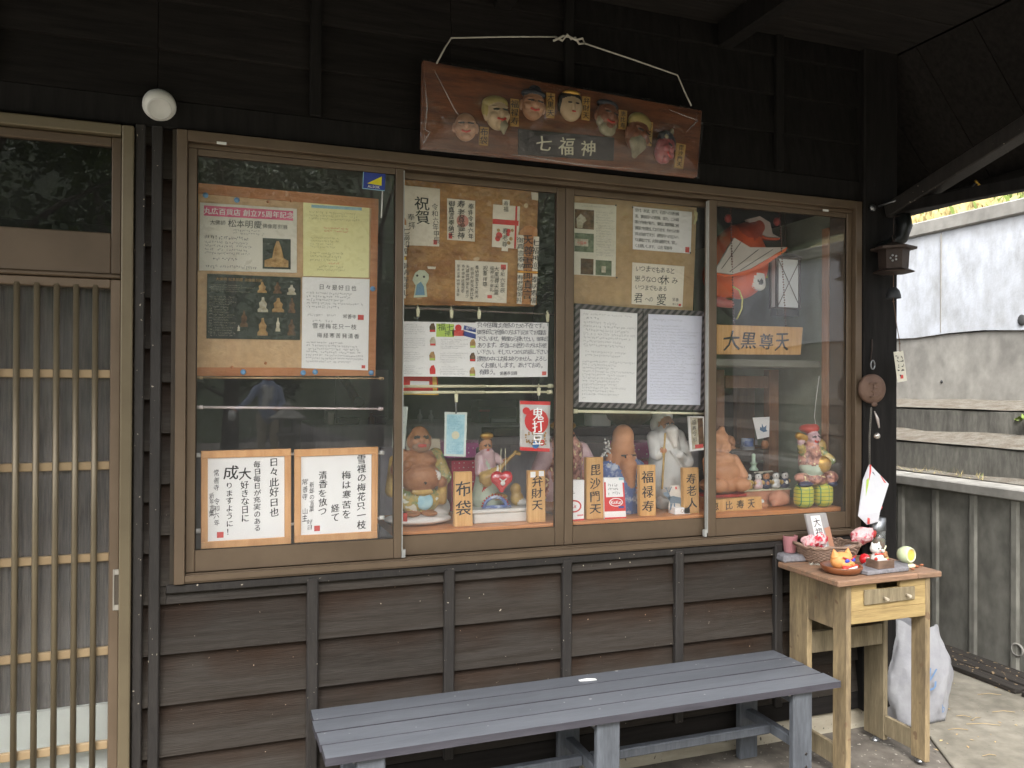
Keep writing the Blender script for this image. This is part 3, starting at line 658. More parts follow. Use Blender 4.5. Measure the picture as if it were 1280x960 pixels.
for k in range(9000):
    t = rg.random() ** 1.8; y = rg.uniform(-1.6, 6.8); c = Vector((4.97 + t * 3.1, y, 2.585 + t * 1.25))
    l = rg.uniform(0.05, 0.20); w = rg.uniform(0.003, 0.007); a = rg.uniform(0, 6.28); dx = Vector((math.cos(a), math.sin(a), 0)); bend = Vector((rg.uniform(-0.6, 0.4), rg.uniform(-0.5, 0.5), 0)) * l
    cl = 0 if math.sin(y * 2.1 + t * 5) + rg.uniform(-1, 1) > 0.1 else 1
    mb.add([c - dx * w, c + dx * w, c + bend * 0.4 + Vector((0, 0, l * 0.7)) + dx * w * 0.7, c + bend + Vector((0, 0, l * (0.9 if cl == 0 else 0.5)))], [(0, 1, 2), (0, 2, 3)], cl)
mb.build('bank_grass', gr, kind='stuff')
w2 = root('upper_terrace_wall', (8.2, 1.5, 3.3), 'plain grey concrete wall at the top of the grassy bank', 'wall')
for k in range(7): box('wall_panel', 8.1, 8.3, -3.98 + k * 2, -2.02 + k * 2, 3.4, 5.1, con_l, w2, 0.01)
# tufts on the ledges and dry twigs on the paving
mb = MB()
for k in range(70):
    px = rg.uniform(1120, 1200); c = Vector((rg.uniform(3.86, 3.95), rg.uniform(0.55, 1.1), 0.915)); l = rg.uniform(0.02, 0.075); a = rg.uniform(0, 6.28); dx = Vector((math.cos(a), math.sin(a), 0)) * 0.0018
    e = c + Vector((rg.uniform(-0.9, 0.9) * l, rg.uniform(-0.9, 0.9) * l, l * rg.uniform(0.3, 0.9))); mb.add([c - dx, c + dx, e], [(0, 1, 2)], 1 if rg.random() < 0.8 else 0)
for k in range(26):
    c = onx(1276, 520, 4.30) + Vector((rg.uniform(-0.05, 0.05), rg.uniform(-0.08, 0.02), -0.03)); l = rg.uniform(0.02, 0.05); a = rg.uniform(0, 6.28)
    d1 = Vector((math.cos(a), math.sin(a), rg.uniform(0.2, 1))) * l; s_ = d1.cross(Vector((0, 0, 1))) * 0.35; mb.add([c, c + d1 * 0.5 + s_, c + d1, c + d1 * 0.5 - s_], [(0, 1, 2, 3)], 0)
mb.build('ledge_weeds', gr, kind='stuff')
mb = MB()
for (x, y) in ((1195, 895), (1208, 905), (1185, 912), (1228, 945), (1222, 868), (1240, 890), (1215, 900)):
    c = onz(x, y, 0.016); a = rg.uniform(-0.3, 0.9); l = rg.uniform(0.05, 0.13)
    mb.tube([c, c + Vector((math.cos(a) * l * 0.5, -math.sin(a) * l * 0.5, 0.006)), c + Vector((math.cos(a * 0.6) * l, -math.sin(a) * l, 0.0))], 0.0012, 4)
rg2 = random.Random(41)
for k in range(150):
    c = Vector((rg2.uniform(2.3, 3.45), rg2.uniform(-0.9, 1.6), 0.0135)); a = rg2.uniform(0, 6.28); l = rg2.uniform(0.003, 0.011); d1 = Vector((math.cos(a), math.sin(a), 0)) * l; d2 = Vector((-math.sin(a), math.cos(a), 0.3)) * l * 0.5
    mb.add([c - d1, c - d2 + Vector((0, 0, 0.003)), c + d1 + Vector((0, 0, 0.002)), c + d2 + Vector((0, 0, 0.001))], [(0, 1, 2, 3)], 0)
mb.build('dry_twigs', pm('dry_straw', rgb(196, 172, 124), rgb(150, 124, 90), 0.8, bump=0), kind='stuff')
# ------------------------------------------------------------------ trees and yard opposite the shop (seen in the panes)
leafm = [pm('leaf_green', rgb(74, 96, 48), rgb(50, 70, 34), 0.6, 3, bump=0, rnd=0.2), pm('leaf_pale', rgb(104, 124, 62), rgb(80, 100, 46), 0.6, 3, bump=0, rnd=0.2)]
bark = pm('bark', rgb(92, 78, 64), rgb(62, 52, 44), 0.9, 6, (6, 6, 1), 0.7, 30)
def tree(x, y, h, r, label):
    rt = root('broadleaf_tree', (x, y, 0), label, 'tree', 'trees across the yard opposite the shop'); g = random.Random(int(x * 31 + y))
    mb = MB(); top = Vector((x + g.uniform(-0.3, 0.3), y, h * 0.72)); mb.tube([(x, y, -0.05), (x + 0.05, y, h * 0.25), Vector((x, y, h * 0.5)), top], [0.2, 0.15, 0.11, 0.04], 8)
    cl = []
    for k in range(26):
        t = g.uniform(0.16, 1.0); a = g.uniform(0, 6.28); rr = r * (0.35 + 0.65 * math.sin(math.pi * min(1, t * 0.9))) * g.uniform(0.4, 1.0)
        c = Vector((x + math.cos(a) * rr, y + math.sin(a) * rr, h * t)); cl.append((c, g.uniform(0.45, 0.95) * r * 0.42))
        if k % 3 == 0: mb.tube([Vector((x, y, h * t * 0.7)), (Vector((x, y, h * t * 0.7)) + c) / 2 + Vector((0, 0, 0.1)), c], [0.05, 0.035, 0.015], 5)
    mb.build('trunk', bark, rt)
    mb = MB()
    for c, s in cl:
        for q in range(190):
            d = Vector((g.gauss(0, 1), g.gauss(0, 1), g.gauss(0, 0.8))).normalized() * s * g.uniform(0.5, 1.05); p = c + d; L = g.uniform(0.05, 0.11)
            a = Vector((g.uniform(-1, 1), g.uniform(-1, 1), g.uniform(-0.6, 0.6))).normalized() * L; b = a.orthogonal().normalized() * L * 0.5
            mb.add([p - a, p + b, p + a, p - b], [(0, 1, 2, 3)], 0 if g.random() < 0.65 else 1)
    mb.build('crown', leafm, rt)
for x, y, h, r, l in ((-2.6, -8.2, 6.0, 1.9, 'leafy green tree opposite the left door, low branches'), (0.2, -16.5, 7.5, 2.3, 'tall dark tree far across the yard behind the stone lantern'), (3.2, -15.0, 7.0, 2.3, 'broad green tree across the yard facing the middle of the window'),
                      (-5.6, -12.5, 8.0, 2.4, 'tall green tree across the yard at the far left'), (6.5, -14.0, 7.5, 2.6, 'wide green tree across the yard facing the right end of the window'), (-1.9, -13.5, 7.0, 2.1, 'slender leafy tree standing behind the nearest one'), (9.8, -11, 7.2, 2.5, 'green tree beside the retaining wall across the yard')):
    tree(x, y, h, r, l)
hd_ = pm('backdrop_slope', rgb(70, 84, 52), rgb(44, 56, 34), 0.9, 1.2, bump=1.0, bscale=6, fine=0.4, rnd=0)  # hill added out of view to block the sky and darken the pane reflections
mb = MB(); vs = []
for i in range(9):
    for j in range(41): vs.append((-40 + j * 2.1, -18.5 - i * 2.0, i * 1.55 + random.uniform(-0.5, 0.6)))
mb.add(vs, [(i * 41 + j, i * 41 + j + 1, (i + 1) * 41 + j + 1, (i + 1) * 41 + j) for i in range(8) for j in range(40)], 0, True).build('reflection_backdrop_hill', hd_, kind='structure')
# ------------------------------------------------------------------ behind the glass: boards and papers
cork_t = pm('tan_cork', rgb(208, 176, 136), rgb(196, 162, 120), 0.9, 8, bump=0.2, bscale=200, rnd=0, fine=0.1)
cork_b = pm('mottled_brown_cork', rgb(186, 142, 88), rgb(142, 92, 48), 0.85, 7, (1, 1, 1.6), 0.2, 150, rnd=0, fine=0.22, contrast=(0.38, 0.66), specks=(14, 0.72, rgb(206, 178, 140)))
cork_p = pm('pale_brown_cork', rgb(186, 158, 118), rgb(170, 138, 96), 0.9, 5, bump=0.2, bscale=180, rnd=0, fine=0.12)
w_or = pm('orange_brown_wood', rgb(190, 130, 84), rgb(168, 108, 66), 0.5, 7, (1, 8, 8), 0.1, 60, rnd=0.06)
w_lt = pm('pale_frame_wood', rgb(222, 170, 116), rgb(206, 150, 96), 0.5, 7, (6, 6, 1), 0.08, 60, rnd=0.05)
w_pq = pm('plaque_wood', rgb(216, 170, 108), rgb(196, 146, 84), 0.55, 6, (14, 8, 1.2), 0.12, 60, rnd=0.06)
w_shelf = pm('orange_shelf_wood', rgb(208, 142, 88), rgb(184, 116, 66), 0.45, 6, (1, 9, 9), 0.1, 60, rnd=0.05)
yel = pm('yellow_paper', rgb(242, 238, 180), rgb(236, 230, 168), 0.8, 4, bump=0.02, rnd=0)
pink = pm('pink_print', rgb(222, 104, 138), None, 0.8, bump=0, rnd=0)
blk = pm('black_print', rgb(34, 42, 34), rgb(46, 54, 44), 0.6, 12, bump=0, rnd=0)
gold_p = pm('ochre_print', rgb(196, 160, 104), rgb(140, 104, 60), 0.7, 60, bump=0, rnd=0.15)
pale_p = pm('pale_print', rgb(206, 200, 180), rgb(160, 150, 120), 0.7, 60, bump=0, rnd=0.1)
brn_p = pm('brown_print', rgb(120, 90, 60), rgb(70, 50, 36), 0.7, 50, bump=0, rnd=0.2)
grn_p = pm('green_print', rgb(186, 212, 98), rgb(170, 200, 84), 0.8, 20, bump=0, rnd=0)
blu_p = pm('blue_print', rgb(58, 76, 150), rgb(48, 62, 128), 0.8, 20, bump=0, rnd=0)
red_p = pm('red_print', rgb(212, 52, 50), rgb(200, 44, 46), 0.7, 12, bump=0, rnd=0)
lbl_p = pm('pale_blue_print', rgb(170, 206, 214), rgb(136, 180, 196), 0.8, 30, bump=0, rnd=0)
pur = pm('pushpin_blue', rgb(110, 160, 206), None, 0.35, bump=0, rnd=0.05)

BY = 0.062
NB = Sheet('notice_board', [(248, 229), (473, 249), (469, 470), (245, 470)], BY, cork_t, 0.014, label='tan notice board in an orange wood frame behind the left window pane', cat='notice board')
for (a, b, c, d) in ((0, 0, 1, 0.055), (0, 0.955, 1, 1), (0.958, 0.055, 1, 0.955)):
    MB().slab([NB.p(a, b, 0.004), NB.p(c, b, 0.004), NB.p(c, d, 0.004), NB.p(a, d, 0.004)], (0, 0.0035, 0)).build('board_rail', w_or, NB.ob)
for i, (x, y) in enumerate(((257, 244), (296, 250), (304, 465), (379, 466), (464, 466), (394, 465), (466, 361))):
    p = at(x, y, BY - 0.0075)
    o = MB().ball(p, (0.009, 0.004, 0.009), 10).build('pushpin', pur, label=('blue pin at the top left corner of the left notice board', 'blue pin right of the top left corner pin of the notice board', 'small blue pin on the bottom rail under the empty cork', 'blue pin on the bottom rail at the lower left corner of the white sheet', 'blue pin at the bottom right corner of the notice board', 'small pale pin on the bottom rail under the white sheet', 'blue pin on the right rail beside the white sheet')[i], cat='pin', group='blue pins on the left notice board')
for i, (x, y) in enumerate(((290, 459), (332, 454), (335, 252), (364, 251))):
    MB().ball(at(x, y, BY - 0.003), (0.005, 0.003, 0.005), 8).build('tack', w_or, label=('wooden tack at the lower left of the cork board', 'wooden tack right of the lower left one on the cork', 'wooden tack on the top edge above the pink banded flyer', 'wooden tack on the top edge near the yellow sheet')[i], cat='pin', group='wooden tacks on the left notice board')
PY = BY - 0.0035
S = Sheet('exhibition_flyer', [(250, 253), (371, 261), (371, 341), (249, 338)], PY, pm('grey_white_paper', rgb(226, 222, 208), rgb(218, 214, 200), 0.8, 4, bump=0.03, rnd=0), label='white exhibition flyer with a pink heading band and a statue photo', cat='flyer')
S.patch(0.04, 0.04, 0.96, 0.19, pink)
S.text([('丸広百貨店 創立75周年記念', 0.5, 0.155, 0.105, 'c')], paper, 'heading', d=0.001, w='b')
S.text([('大佛師', 0.10, 0.31, 0.075, 'h'), ('松本明慶', 0.28, 0.33, 0.125, 'h', 0.98), ('佛像彫刻展', 0.635, 0.325, 0.075, 'h')], ink, jit=0.3)
S.scrib([(0.33, 0.36, 0.70, 0.45, 2, 16), (0.05, 0.46, 0.52, 0.55, 1, 18), (0.05, 0.55, 0.58, 0.76, 4, 22), (0.13, 0.79, 0.5, 0.85, 1, 10), (0.06, 0.90, 0.58, 0.97, 1, 22)], ink_g, 3)
S.patch(0.64, 0.48, 0.935, 0.95, blk, 'statue_photo')
S.patch(0, 0, 0, 0, gold_p, 'statue_print', d=0.001, poly=[(0.66, 0.92), (0.66, 0.82), (0.74, 0.78), (0.76, 0.62), (0.785, 0.52), (0.81, 0.52), (0.835, 0.62), (0.86, 0.78), (0.91, 0.82), (0.91, 0.92)])
S = Sheet('yellow_notice', [(379, 252), (462, 257), (461, 347), (379, 345)], PY, yel, label='pale yellow notice sheet pinned at the top right of the notice board', cat='paper')
S.patch(0.12, 0.035, 0.88, 0.075, lbl_p); S.scrib([(0.08, 0.11, 0.85, 0.24, 3, 24), (0.10, 0.46, 0.62, 0.62, 4, 18), (0.10, 0.66, 0.80, 0.80, 3, 22), (0.2, 0.84, 0.7, 0.93, 2, 16)], pm('olive_print', rgb(150, 148, 110), None, 0.8, bump=0, rnd=0), 5, k=0.8)
S.scrib([(0.30, 0.32, 0.68, 0.40, 2, 12), (0.35, 0.80, 0.62, 0.84, 1, 10)], ink_r, 6, name='red_print_lines')
S = Sheet('dark_flyer', [(259, 342), (376, 347), (375, 425), (258, 423)], PY, blk, label='dark flyer printed with rows of golden temple statues', cat='flyer')
S.text([('大佛師 松本明慶 佛像彫刻展', 0.09, 0.095, 0.055, 'h')], gold_p)
S.scrib([(0.04, 0.15, 0.50, 0.28, 4, 30), (0.07, 0.33, 0.30, 0.97, 16, 18), (0.02, 0.33, 0.06, 0.97, 14, 3)], pale_p, 8, k=0.7)
rg = random.Random(11)
for u, v, w, h, m in ((0.58, 0.18, 0.10, 0.17, gold_p), (0.745, 0.18, 0.09, 0.18, brn_p), (0.90, 0.2, 0.1, 0.16, pale_p), (0.59, 0.45, 0.11, 0.24, pale_p), (0.755, 0.45, 0.13, 0.23, gold_p), (0.905, 0.45, 0.08, 0.24, brn_p), (0.39, 0.68, 0.08, 0.26, brn_p), (0.59, 0.80, 0.11, 0.28, gold_p), (0.755, 0.76, 0.05, 0.22, pale_p), (0.905, 0.80, 0.09, 0.26, brn_p), (0.335, 0.83, 0.03, 0.09, pale_p)):
    S.patch(0, 0, 0, 0, m, 'statue_print', poly=[(u - w / 2, v + h / 2), (u - w / 2, v + h * 0.32), (u - w * 0.32, v + h * 0.2), (u - w * 0.38, v - h * 0.1), (u - w * 0.14, v - h * 0.28), (u - w * 0.12, v - h * 0.48), (u + w * 0.1, v - h * 0.5), (u + w * 0.16, v - h * 0.26), (u + w * 0.40, v - h * 0.06), (u + w * 0.30, v + h * 0.2), (u + w / 2, v + h * 0.34), (u + w / 2, v + h / 2)])
S = Sheet('verse_sheet', [(378, 346), (462, 349), (460, 463), (377, 460)], PY - 0.001, paper, label='white sheet with short verses and two red seals below the yellow notice', cat='paper')
S.text([('日々是好日也', 0.24, 0.125, 0.062, 'h', 1.12), ('雪裡梅花只一枝', 0.15, 0.555, 0.062, 'h', 1.12), ('梅経寒苦発清香', 0.22, 0.655, 0.058, 'h', 1.15)], ink, jit=0.35)
S.scrib([(0.06, 0.155, 0.90, 0.34, 5, 26), (0.08, 0.395, 0.58, 0.43, 1, 18), (0.06, 0.695, 0.92, 0.94, 7, 28), (0.15, 0.46, 0.5, 0.49, 1, 8)], ink_g, 9)
S.text([('常善寺', 0.60, 0.435, 0.05, 'h')], ink, 'signature', jit=0.6)
S.patch(0.83, 0.395, 0.92, 0.45, ink_r, 'red_seal'); S.patch(0.90, 0.945, 0.955, 0.98, ink_r, 'red_seal')
# security sticker on the glass
S = Sheet('security_sticker', [(454, 213), (482, 216), (481, 239), (453, 236)], -0.0235, blu_p, 0.0015, label='blue sticker with a yellow triangle at the top of the left pane', cat='sticker')
S.patch(0, 0, 0, 0, pm('yellow_print', rgb(232, 220, 50), None, 0.6, bump=0, rnd=0), 'yellow_triangle', poly=[(0.20, 0.68), (0.84, 0.22), (0.84, 0.72)])
S.text([('ALSOK', 0.5, 0.90, 0.20, 'c')], white_pl, d=0.0009, w='b')
MB().slab([S.p(u, v, 0.0005) for u, v in ((0, 0), (1, 0), (1, 0.04), (0.03, 0.04), (0.03, 0.96), (1, 0.96), (1, 1), (0, 1))], (0, 0.0004, 0)).build('sticker_edge', lbl_p, S.ob)
MB().tube([at(478, 239, -0.022), at(477.5, 256, -0.022), at(476.5, 272, -0.022)], 0.0022, 6).build('sensor_wire', white_pl, label='thin white wire hanging below the blue sticker', cat='wire')
# tension rods across the left pane
def rod(x0, y0, x1, y1, y, r, mat, label, ends=True, joint=None):
    a, b = at(x0, y0, y), at(x1, y1, y); rt = root('tension_rod', (a + b) / 2, label, 'rod', 'tension rods across the window panes')
    j = a.lerp(b, joint or 0.55); MB().tube([a, j], r, 10).build('outer_tube', mat, rt); MB().tube([j, b], r * 0.78, 10).build('inner_tube', mat, rt)
    if ends:
        d = (b - a).normalized() * 0.018
        MB().tube([a, a + d], r * 1.5, 10).build('end_cap', mat, rt); MB().tube([b - d, b], r * 1.5, 10).build('end_cap', mat, rt)
    return rt
goldrod = pm('gold_rod', rgb(196, 170, 130), rgb(170, 140, 100), 0.35, metal=0.4, bump=0)
rod(246, 472, 480, 473, 0.05, 0.0035, goldrod, 'thin gold rod just under the left notice board', joint=0.62)
rod(246, 509, 479, 511, 0.05, 0.0042, pm('pink_rod', rgb(222, 208, 206), rgb(206, 190, 190), 0.35, bump=0), 'pinkish white rod across the dark gap of the left pane')
rod(244, 569, 480, 566, 0.052, 0.005, white_pl, 'white rod behind the tops of the two framed poems')
rod(244, 664, 480, 647, 0.052, 0.005, white_pl, 'white rod behind the lower half of the two framed poems')
# two framed poems
def framed(px, y, label, bw, bh, fr_m, thick=0.014):
    q = [at(a, b, y) for a, b in px]
    rt = root('framed_poem', (q[2] + q[3]) / 2, label, 'framed poem', 'framed brush poems in the left pane')
    F = Sheet('back_panel', None, y, fr_m, 0.004, pts=[p + Vector((0, 0.010, 0)) for p in q], parent=rt)
    for a, b, c, d in ((0, 0, 1, bh), (0, 1 - bh, 1, 1), (0, bh, bw, 1 - bh), (1 - bw, bh, 1, 1 - bh)):
        MB().slab([F.p(a + 0.001, b, 0.010), F.p(c - 0.001, b, 0.010), F.p(c - 0.001, d, 0.010), F.p(a + 0.001, d, 0.010)], (0, 0.0098, 0)).build('frame_rail', fr_m, rt, bevel=0.0015)
    P = Sheet('poem_card', None, y, paper, 0.001, pts=[F.p(bw, bh, 0.0035), F.p(1 - bw, bh, 0.0035), F.p(1 - bw, 1 - bh, 0.0035), F.p(bw, 1 - bh, 0.0035)], parent=rt)
    return P
P1 = framed([(251, 564), (364, 561), (364, 680), (251, 687)], 0.034, 'framed brush poem on the left, its columns ending in an exclamation mark', 0.075, 0.075, w_lt)
P1.text([('日々此好日也', 0.86, 0.01, 0.115, 'v', 1.07), ('毎日毎日が充実のある', 0.635, 0.05, 0.085, 'v', 1.02), ('大', 0.475, 0.13, 0.145, 'v'), ('好きな日に', 0.475, 0.29, 0.10, 'v'),
         ('成', 0.30, 0.09, 0.19, 'v'), ('りますように！', 0.275, 0.29, 0.088, 'v', 1.05)], ink, jit=0.6, d=0.0008, w='b')
P1.text([('常善寺 令和六年', 0.11, 0.14, 0.085, 'v', 1.0, 0.8), ('新年言葉', 0.05, 0.42, 0.07, 'v', 1.0, 0.8)], ink, 'signature', jit=0.9, d=0.0008)
P1.patch(0.115, 0.895, 0.20, 0.965, ink_r, 'red_seal')
P2 = framed([(368, 562), (473, 558.5), (472, 673), (368, 679)], 0.034, 'framed brush poem on the right, its last column set low in the middle', 0.078, 0.078, w_lt)
P2.text([('雪裡の梅花只一枝', 0.85, 0.0, 0.118, 'v', 1.03), ('梅は寒苦を', 0.635, 0.20, 0.118, 'v', 1.06), ('経て', 0.48, 0.62, 0.115, 'v'), ('清香を放つ', 0.30, 0.19, 0.112, 'v', 1.02)], ink, jit=0.6, d=0.0008, w='b')
P2.text([('新年の言葉', 0.15, 0.33, 0.075, 'v', 1.0, 0.85), ('常善寺 山主', 0.055, 0.28, 0.092, 'v', 1.0, 0.8), ('好日', 0.12, 0.80, 0.07, 'v')], ink, 'signature', jit=0.9, d=0.0008)
P2.patch(0.185, 0.89, 0.265, 0.96, ink_r, 'red_seal')

# ---- second pane: mottled cork board and its papers
B2 = 0.066
CB = Sheet('cork_board', [(494, 222), (673, 239), (668, 383), (495, 381)], B2, cork_b, 0.014, label='mottled brown cork board covered with temple slips behind the second pane', cat='notice board')
PY = B2 - 0.002
S = Sheet('congratulation_slip', [(499, 231), (550, 236), (549, 308), (509, 306.5)], PY, pm('slip_paper', rgb(232, 224, 206), rgb(222, 213, 194), 0.85, 5, bump=0.03, rnd=0.02), 0.0008, label='white slip brushed with two large characters at the top left of the mottled board', cat='paper')
S.text([('祝賀', 0.52, 0.15, 0.26, 'v', 0.95)], ink, jit=0.7, w='b'); S.text([('令和六年甲辰', 0.86, 0.26, 0.115, 'v', 1.0), ('奉拝', 0.22, 0.45, 0.13, 'v', 1.1)], ink, 'date_line', jit=0.6)
S.patch(0.82, 0.89, 0.93, 0.97, ink_r, 'red_seal'); slp = MATS['slip_paper']
S = Sheet('temple_stamp_slip', [(559, 248), (594, 251), (593.5, 302), (559, 299.5)], PY, slp, 0.0008, label='narrow slip filled with three columns of heavy brush script and red stamps', cat='paper')
MB().disc(S.p(0.55, 0.52, 0.0008), 0.022, S.nrm, 0.0002, 20).build('red_stamp', pm('pale_red_ink', rgb(216, 150, 136), None, 0.8, bump=0, rnd=0), S.ob)
S.text([('寿老尊霊神', 0.50, 0.02, 0.20, 'v', 0.95, 1.0), ('御真言奉納天', 0.15, 0.04, 0.155, 'v', 0.98), ('奉拝令和六年', 0.84, 0.08, 0.145, 'v', 1.0)], ink, jit=0.9, d=0.0012, w='b')
S.patch(0.05, 0.84, 0.18, 0.97, ink_r, 'red_seal')
S = Sheet('gift_envelope', [(616.5, 255.5), (650, 258), (648, 311), (615, 308.5)], PY, slp, 0.0015, label='pale envelope with a red ribbon cross and small red flowers', cat='envelope')
S.patch(0.0, 0.34, 0.97, 0.46, red_p, 'ribbon'); S.patch(0.83, 0.0, 0.90, 1.0, red_p, 'ribbon', d=0.0009)
S.patch(0.34, -0.13, 0.60, 0.20, slp, 'name_slip', d=0.0012); S.patch(0.36, 0.86, 0.60, 1.08, slp, 'name_slip', d=0.0012)
S.text([('寿福', 0.47, -0.10, 0.13, 'v')], ink, d=0.0018, jit=0.5)
S.text([('寿老尊', 0.47, 0.54, 0.15, 'v')], ink, 'lower_lettering', d=0.0018, jit=0.6)
mb = MB()
for u, v, r in ((0.25, 0.72, 0.012), (0.2, 0.80, 0.010), (0.60, 0.60, 0.008), (0.58, 0.68, 0.007)): mb.disc(S.p(u, v, 0.0010), r, S.nrm, 0.0002, 12)
mb.build('flower_print', red_p, S.ob)
mb = MB()
for u, v, r in ((0.22, 0.60, 0.006), (0.70, 0.78, 0.007), (0.62, 0.88, 0.007), (0.74, 0.58, 0.006)): mb.disc(S.p(u, v, 0.0011), r, S.nrm, 0.0002, 10)
mb.build('petal_print', gold_p, S.ob)
S = Sheet('script_slip', [(569, 325), (634.5, 328.5), (633, 379), (569, 376)], PY, slp, 0.0008, label='wide slip of dense brush columns at the bottom middle of the mottled board', cat='paper')
for i, (u, h) in enumerate(((0.06, 0.085), (0.15, 0.085), (0.235, 0.10), (0.32, 0.10), (0.41, 0.10), (0.57, 0.13), (0.70, 0.105), (0.79, 0.14), (0.91, 0.13))):
    S.text([(['御真言奉納御礼清香', '寿老尊奉納福禄御', '天尊霊神御礼毘沙', '布袋弁財天恵比寿', '奉納御真言大黒天', '祝奉拝尊', '福神巡り御礼', '大黒尊天霊', '令和六年辰'][i], u, 0.1 if i != 3 else 0.15, h, 'v', 1.02)], ink, 'script_column', jit=0.9, d=0.0006 + 0.0001 * (i % 2))
S.patch(0.87, 0.05, 0.97, 0.17, ink_r, 'red_seal'); S.patch(0.62, 0.82, 0.71, 0.90, ink_r, 'red_seal')
amw = pm('card_pale_green', rgb(206, 214, 186), rgb(196, 204, 176), 0.8, bump=0, rnd=0)
c = at(526, 355, PY); mb = MB(); k = mpp(c)
pts = [(519, 341), (524, 337.5), (531, 338), (536, 343), (536, 349), (532.5, 356), (534, 371), (517, 372), (519.5, 357), (515.5, 350)]
S_ = MB().slab([at(x, y, PY - 0.001) for x, y in pts], (0, 0.001, 0)).build('folk_charm_card', amw, label='small cut out charm card with a blue body at the lower left of the board', cat='card')
MB().slab([at(x, y, PY - 0.0016) for x, y in ((519, 369), (521, 356), (526, 352), (530, 358), (531, 369))], (0, 0.0004, 0)).build('blue_body', pm('charm_blue', rgb(110, 150, 176), None, 0.8, bump=0, rnd=0), S_)
mb = MB(); mb.disc(at(521.5, 344.5, PY - 0.0012), 0.004, n=10).disc(at(530, 346, PY - 0.0012), 0.004, n=10); mb.build('eye', ink, S_)
# wooden tally plaques with paper labels at both ends of the board
def tally(poly, labs, y, label):
    o = MB().slab([at(a, b, y - 0.008) for a, b in poly], (0, 0.008, 0)).build('wooden_tally', pm('tally_wood', rgb(192, 136, 84), rgb(166, 108, 60), 0.6, 8, (8, 8, 1), bump=0.1) if 'tally_wood' not in MATS else MATS['tally_wood'], label=label, cat='wooden plaque', group='wooden plaques at the ends of the mottled board', bevel=0.001)
    for q, t in labs:
        s = Sheet('paper_label', q, y - 0.0088, slp, 0.0006, parent=o); s.text([(t, 0.5, 0.06, 0.9 / len(t), 'v', 1.0, 1.4)], ink, jit=0.7)
    return o
t1 = tally([(649, 290), (655, 283), (664, 281.5), (672, 286), (671, 381), (649, 380)], [([(647.5, 293.5), (655, 294), (654, 338), (647.5, 337)], '御真言奉納'), ([(667, 295.5), (674, 296), (672, 339), (665.5, 338.5)], '七福神巡'), ([(647, 341), (654, 341.5), (652, 380), (646, 379.5)], '寿老尊御礼'), ([(666, 342.5), (672, 343), (669.5, 381.5), (663.5, 381)], '奉納寿福')], PY - 0.001, 'wooden plaque with four paper labels at the right end of the mottled board')
t1s = Sheet('plaque_face', [(655, 290), (666, 291), (664, 378), (654, 377)], PY - 0.0094, MATS['tally_wood'], 0.0003, parent=t1); t1s.text([('天尊霊', 0.5, 0.03, 0.16, 'v', 1.0), ('御真言', 0.5, 0.54, 0.14, 'v', 1.0)], ink, jit=0.8, w='b')
t2 = tally([(495, 270), (503, 266), (508, 276), (508, 372), (495, 372)], [([(504, 281), (509.5, 281.5), (508.5, 320), (503.5, 319.5)], '八福和霊'.replace('八', '七')), ([(503.5, 325), (508.5, 325), (507, 373), (501.5, 372)], '奉納寿御礼')], PY - 0.001, 'wooden plaque with a yellow band at the left end of the mottled board')
Sheet('yellow_band', [(494.5, 321), (507.5, 321.5), (507, 325), (494.5, 324.5)], PY - 0.0106, pm('yellow_elastic', rgb(236, 196, 40), None, 0.5, bump=0, rnd=0), 0.0004, parent=t2)
Sheet('orange_band', [(647, 338.6), (672.5, 339.6), (672.5, 341.4), (647, 340.4)], PY - 0.0106, pm('orange_elastic', rgb(226, 160, 50), None, 0.5, bump=0, rnd=0), 0.0004, parent=t1)
# pale tape marks
for q, l in (([(664, 240), (672.5, 241), (672.5, 250.5), (665, 249.5)], 'scrap of pale tape at the top right corner of the mottled board'), ([(534, 333), (545, 333.5), (544, 336.5), (535, 336)], 'torn scrap of pale paper above the charm card')):
    Sheet('tape_scrap', q, PY, slp, 0.0005, label=l, cat='tape')
# rod with clips and the two hanging sheets
rod(495, 384, 692, 393, 0.052, 0.004, pm('grey_rod', rgb(120, 108, 100), rgb(100, 90, 84), 0.5, metal=0.3, bump=0), 'dull grey rod with four clips below the mottled board', ends=False)
def clip(x, y, lab, yy=0.046, l=1.0):
    p = at(x, y, yy); k = mpp(p); rt = root('curtain_clip', p - Vector((0, 0, 16 * k * l)), lab, 'clip', 'cream clips hanging from the rods')
    MB().tube([p + Vector((0, 0.006, 0.002)), p + Vector((0, -0.002, 0.010)), p + Vector((0, -0.008, 0.002)), p + Vector((0, -0.002, -0.004))], 0.0028, 6).build('ring', cream_pl, rt)
    MB().hexa([(p.x - 0.005, p.y - 0.007, p.z - 0.030 * l), (p.x + 0.005, p.y - 0.007, p.z - 0.030 * l), (p.x + 0.004, p.y + 0.001, p.z - 0.030 * l), (p.x - 0.004, p.y + 0.001, p.z - 0.030 * l), (p.x - 0.007, p.y - 0.008, p.z - 0.002), (p.x + 0.007, p.y - 0.008, p.z - 0.002), (p.x + 0.006, p.y + 0.002, p.z - 0.002), (p.x - 0.006, p.y + 0.002, p.z - 0.002)]).build('jaw', cream_pl, rt, bevel=0.0015)
    MB().tube([p + Vector((0, -0.003, -0.030 * l)), p + Vector((0, -0.003, -0.046 * l))], 0.0012, 5).build('pin', steel, rt)
for x, y, l in ((522, 385, 'cream clip at the left end of the grey rod'), (564, 387, 'cream clip above the green patch of the picture sheet'), (598.5, 388, 'cream clip where the two hanging sheets meet'), (684, 392, 'cream clip at the right end of the grey rod')): clip(x, y, l)
S = Sheet('lucky_god_sheet', [(494, 401.5), (595, 403.5), (594, 471), (494, 470.5)], 0.044, paper, 0.0008, label='white printed sheet with small coloured god pictures hanging from clips', cat='paper')
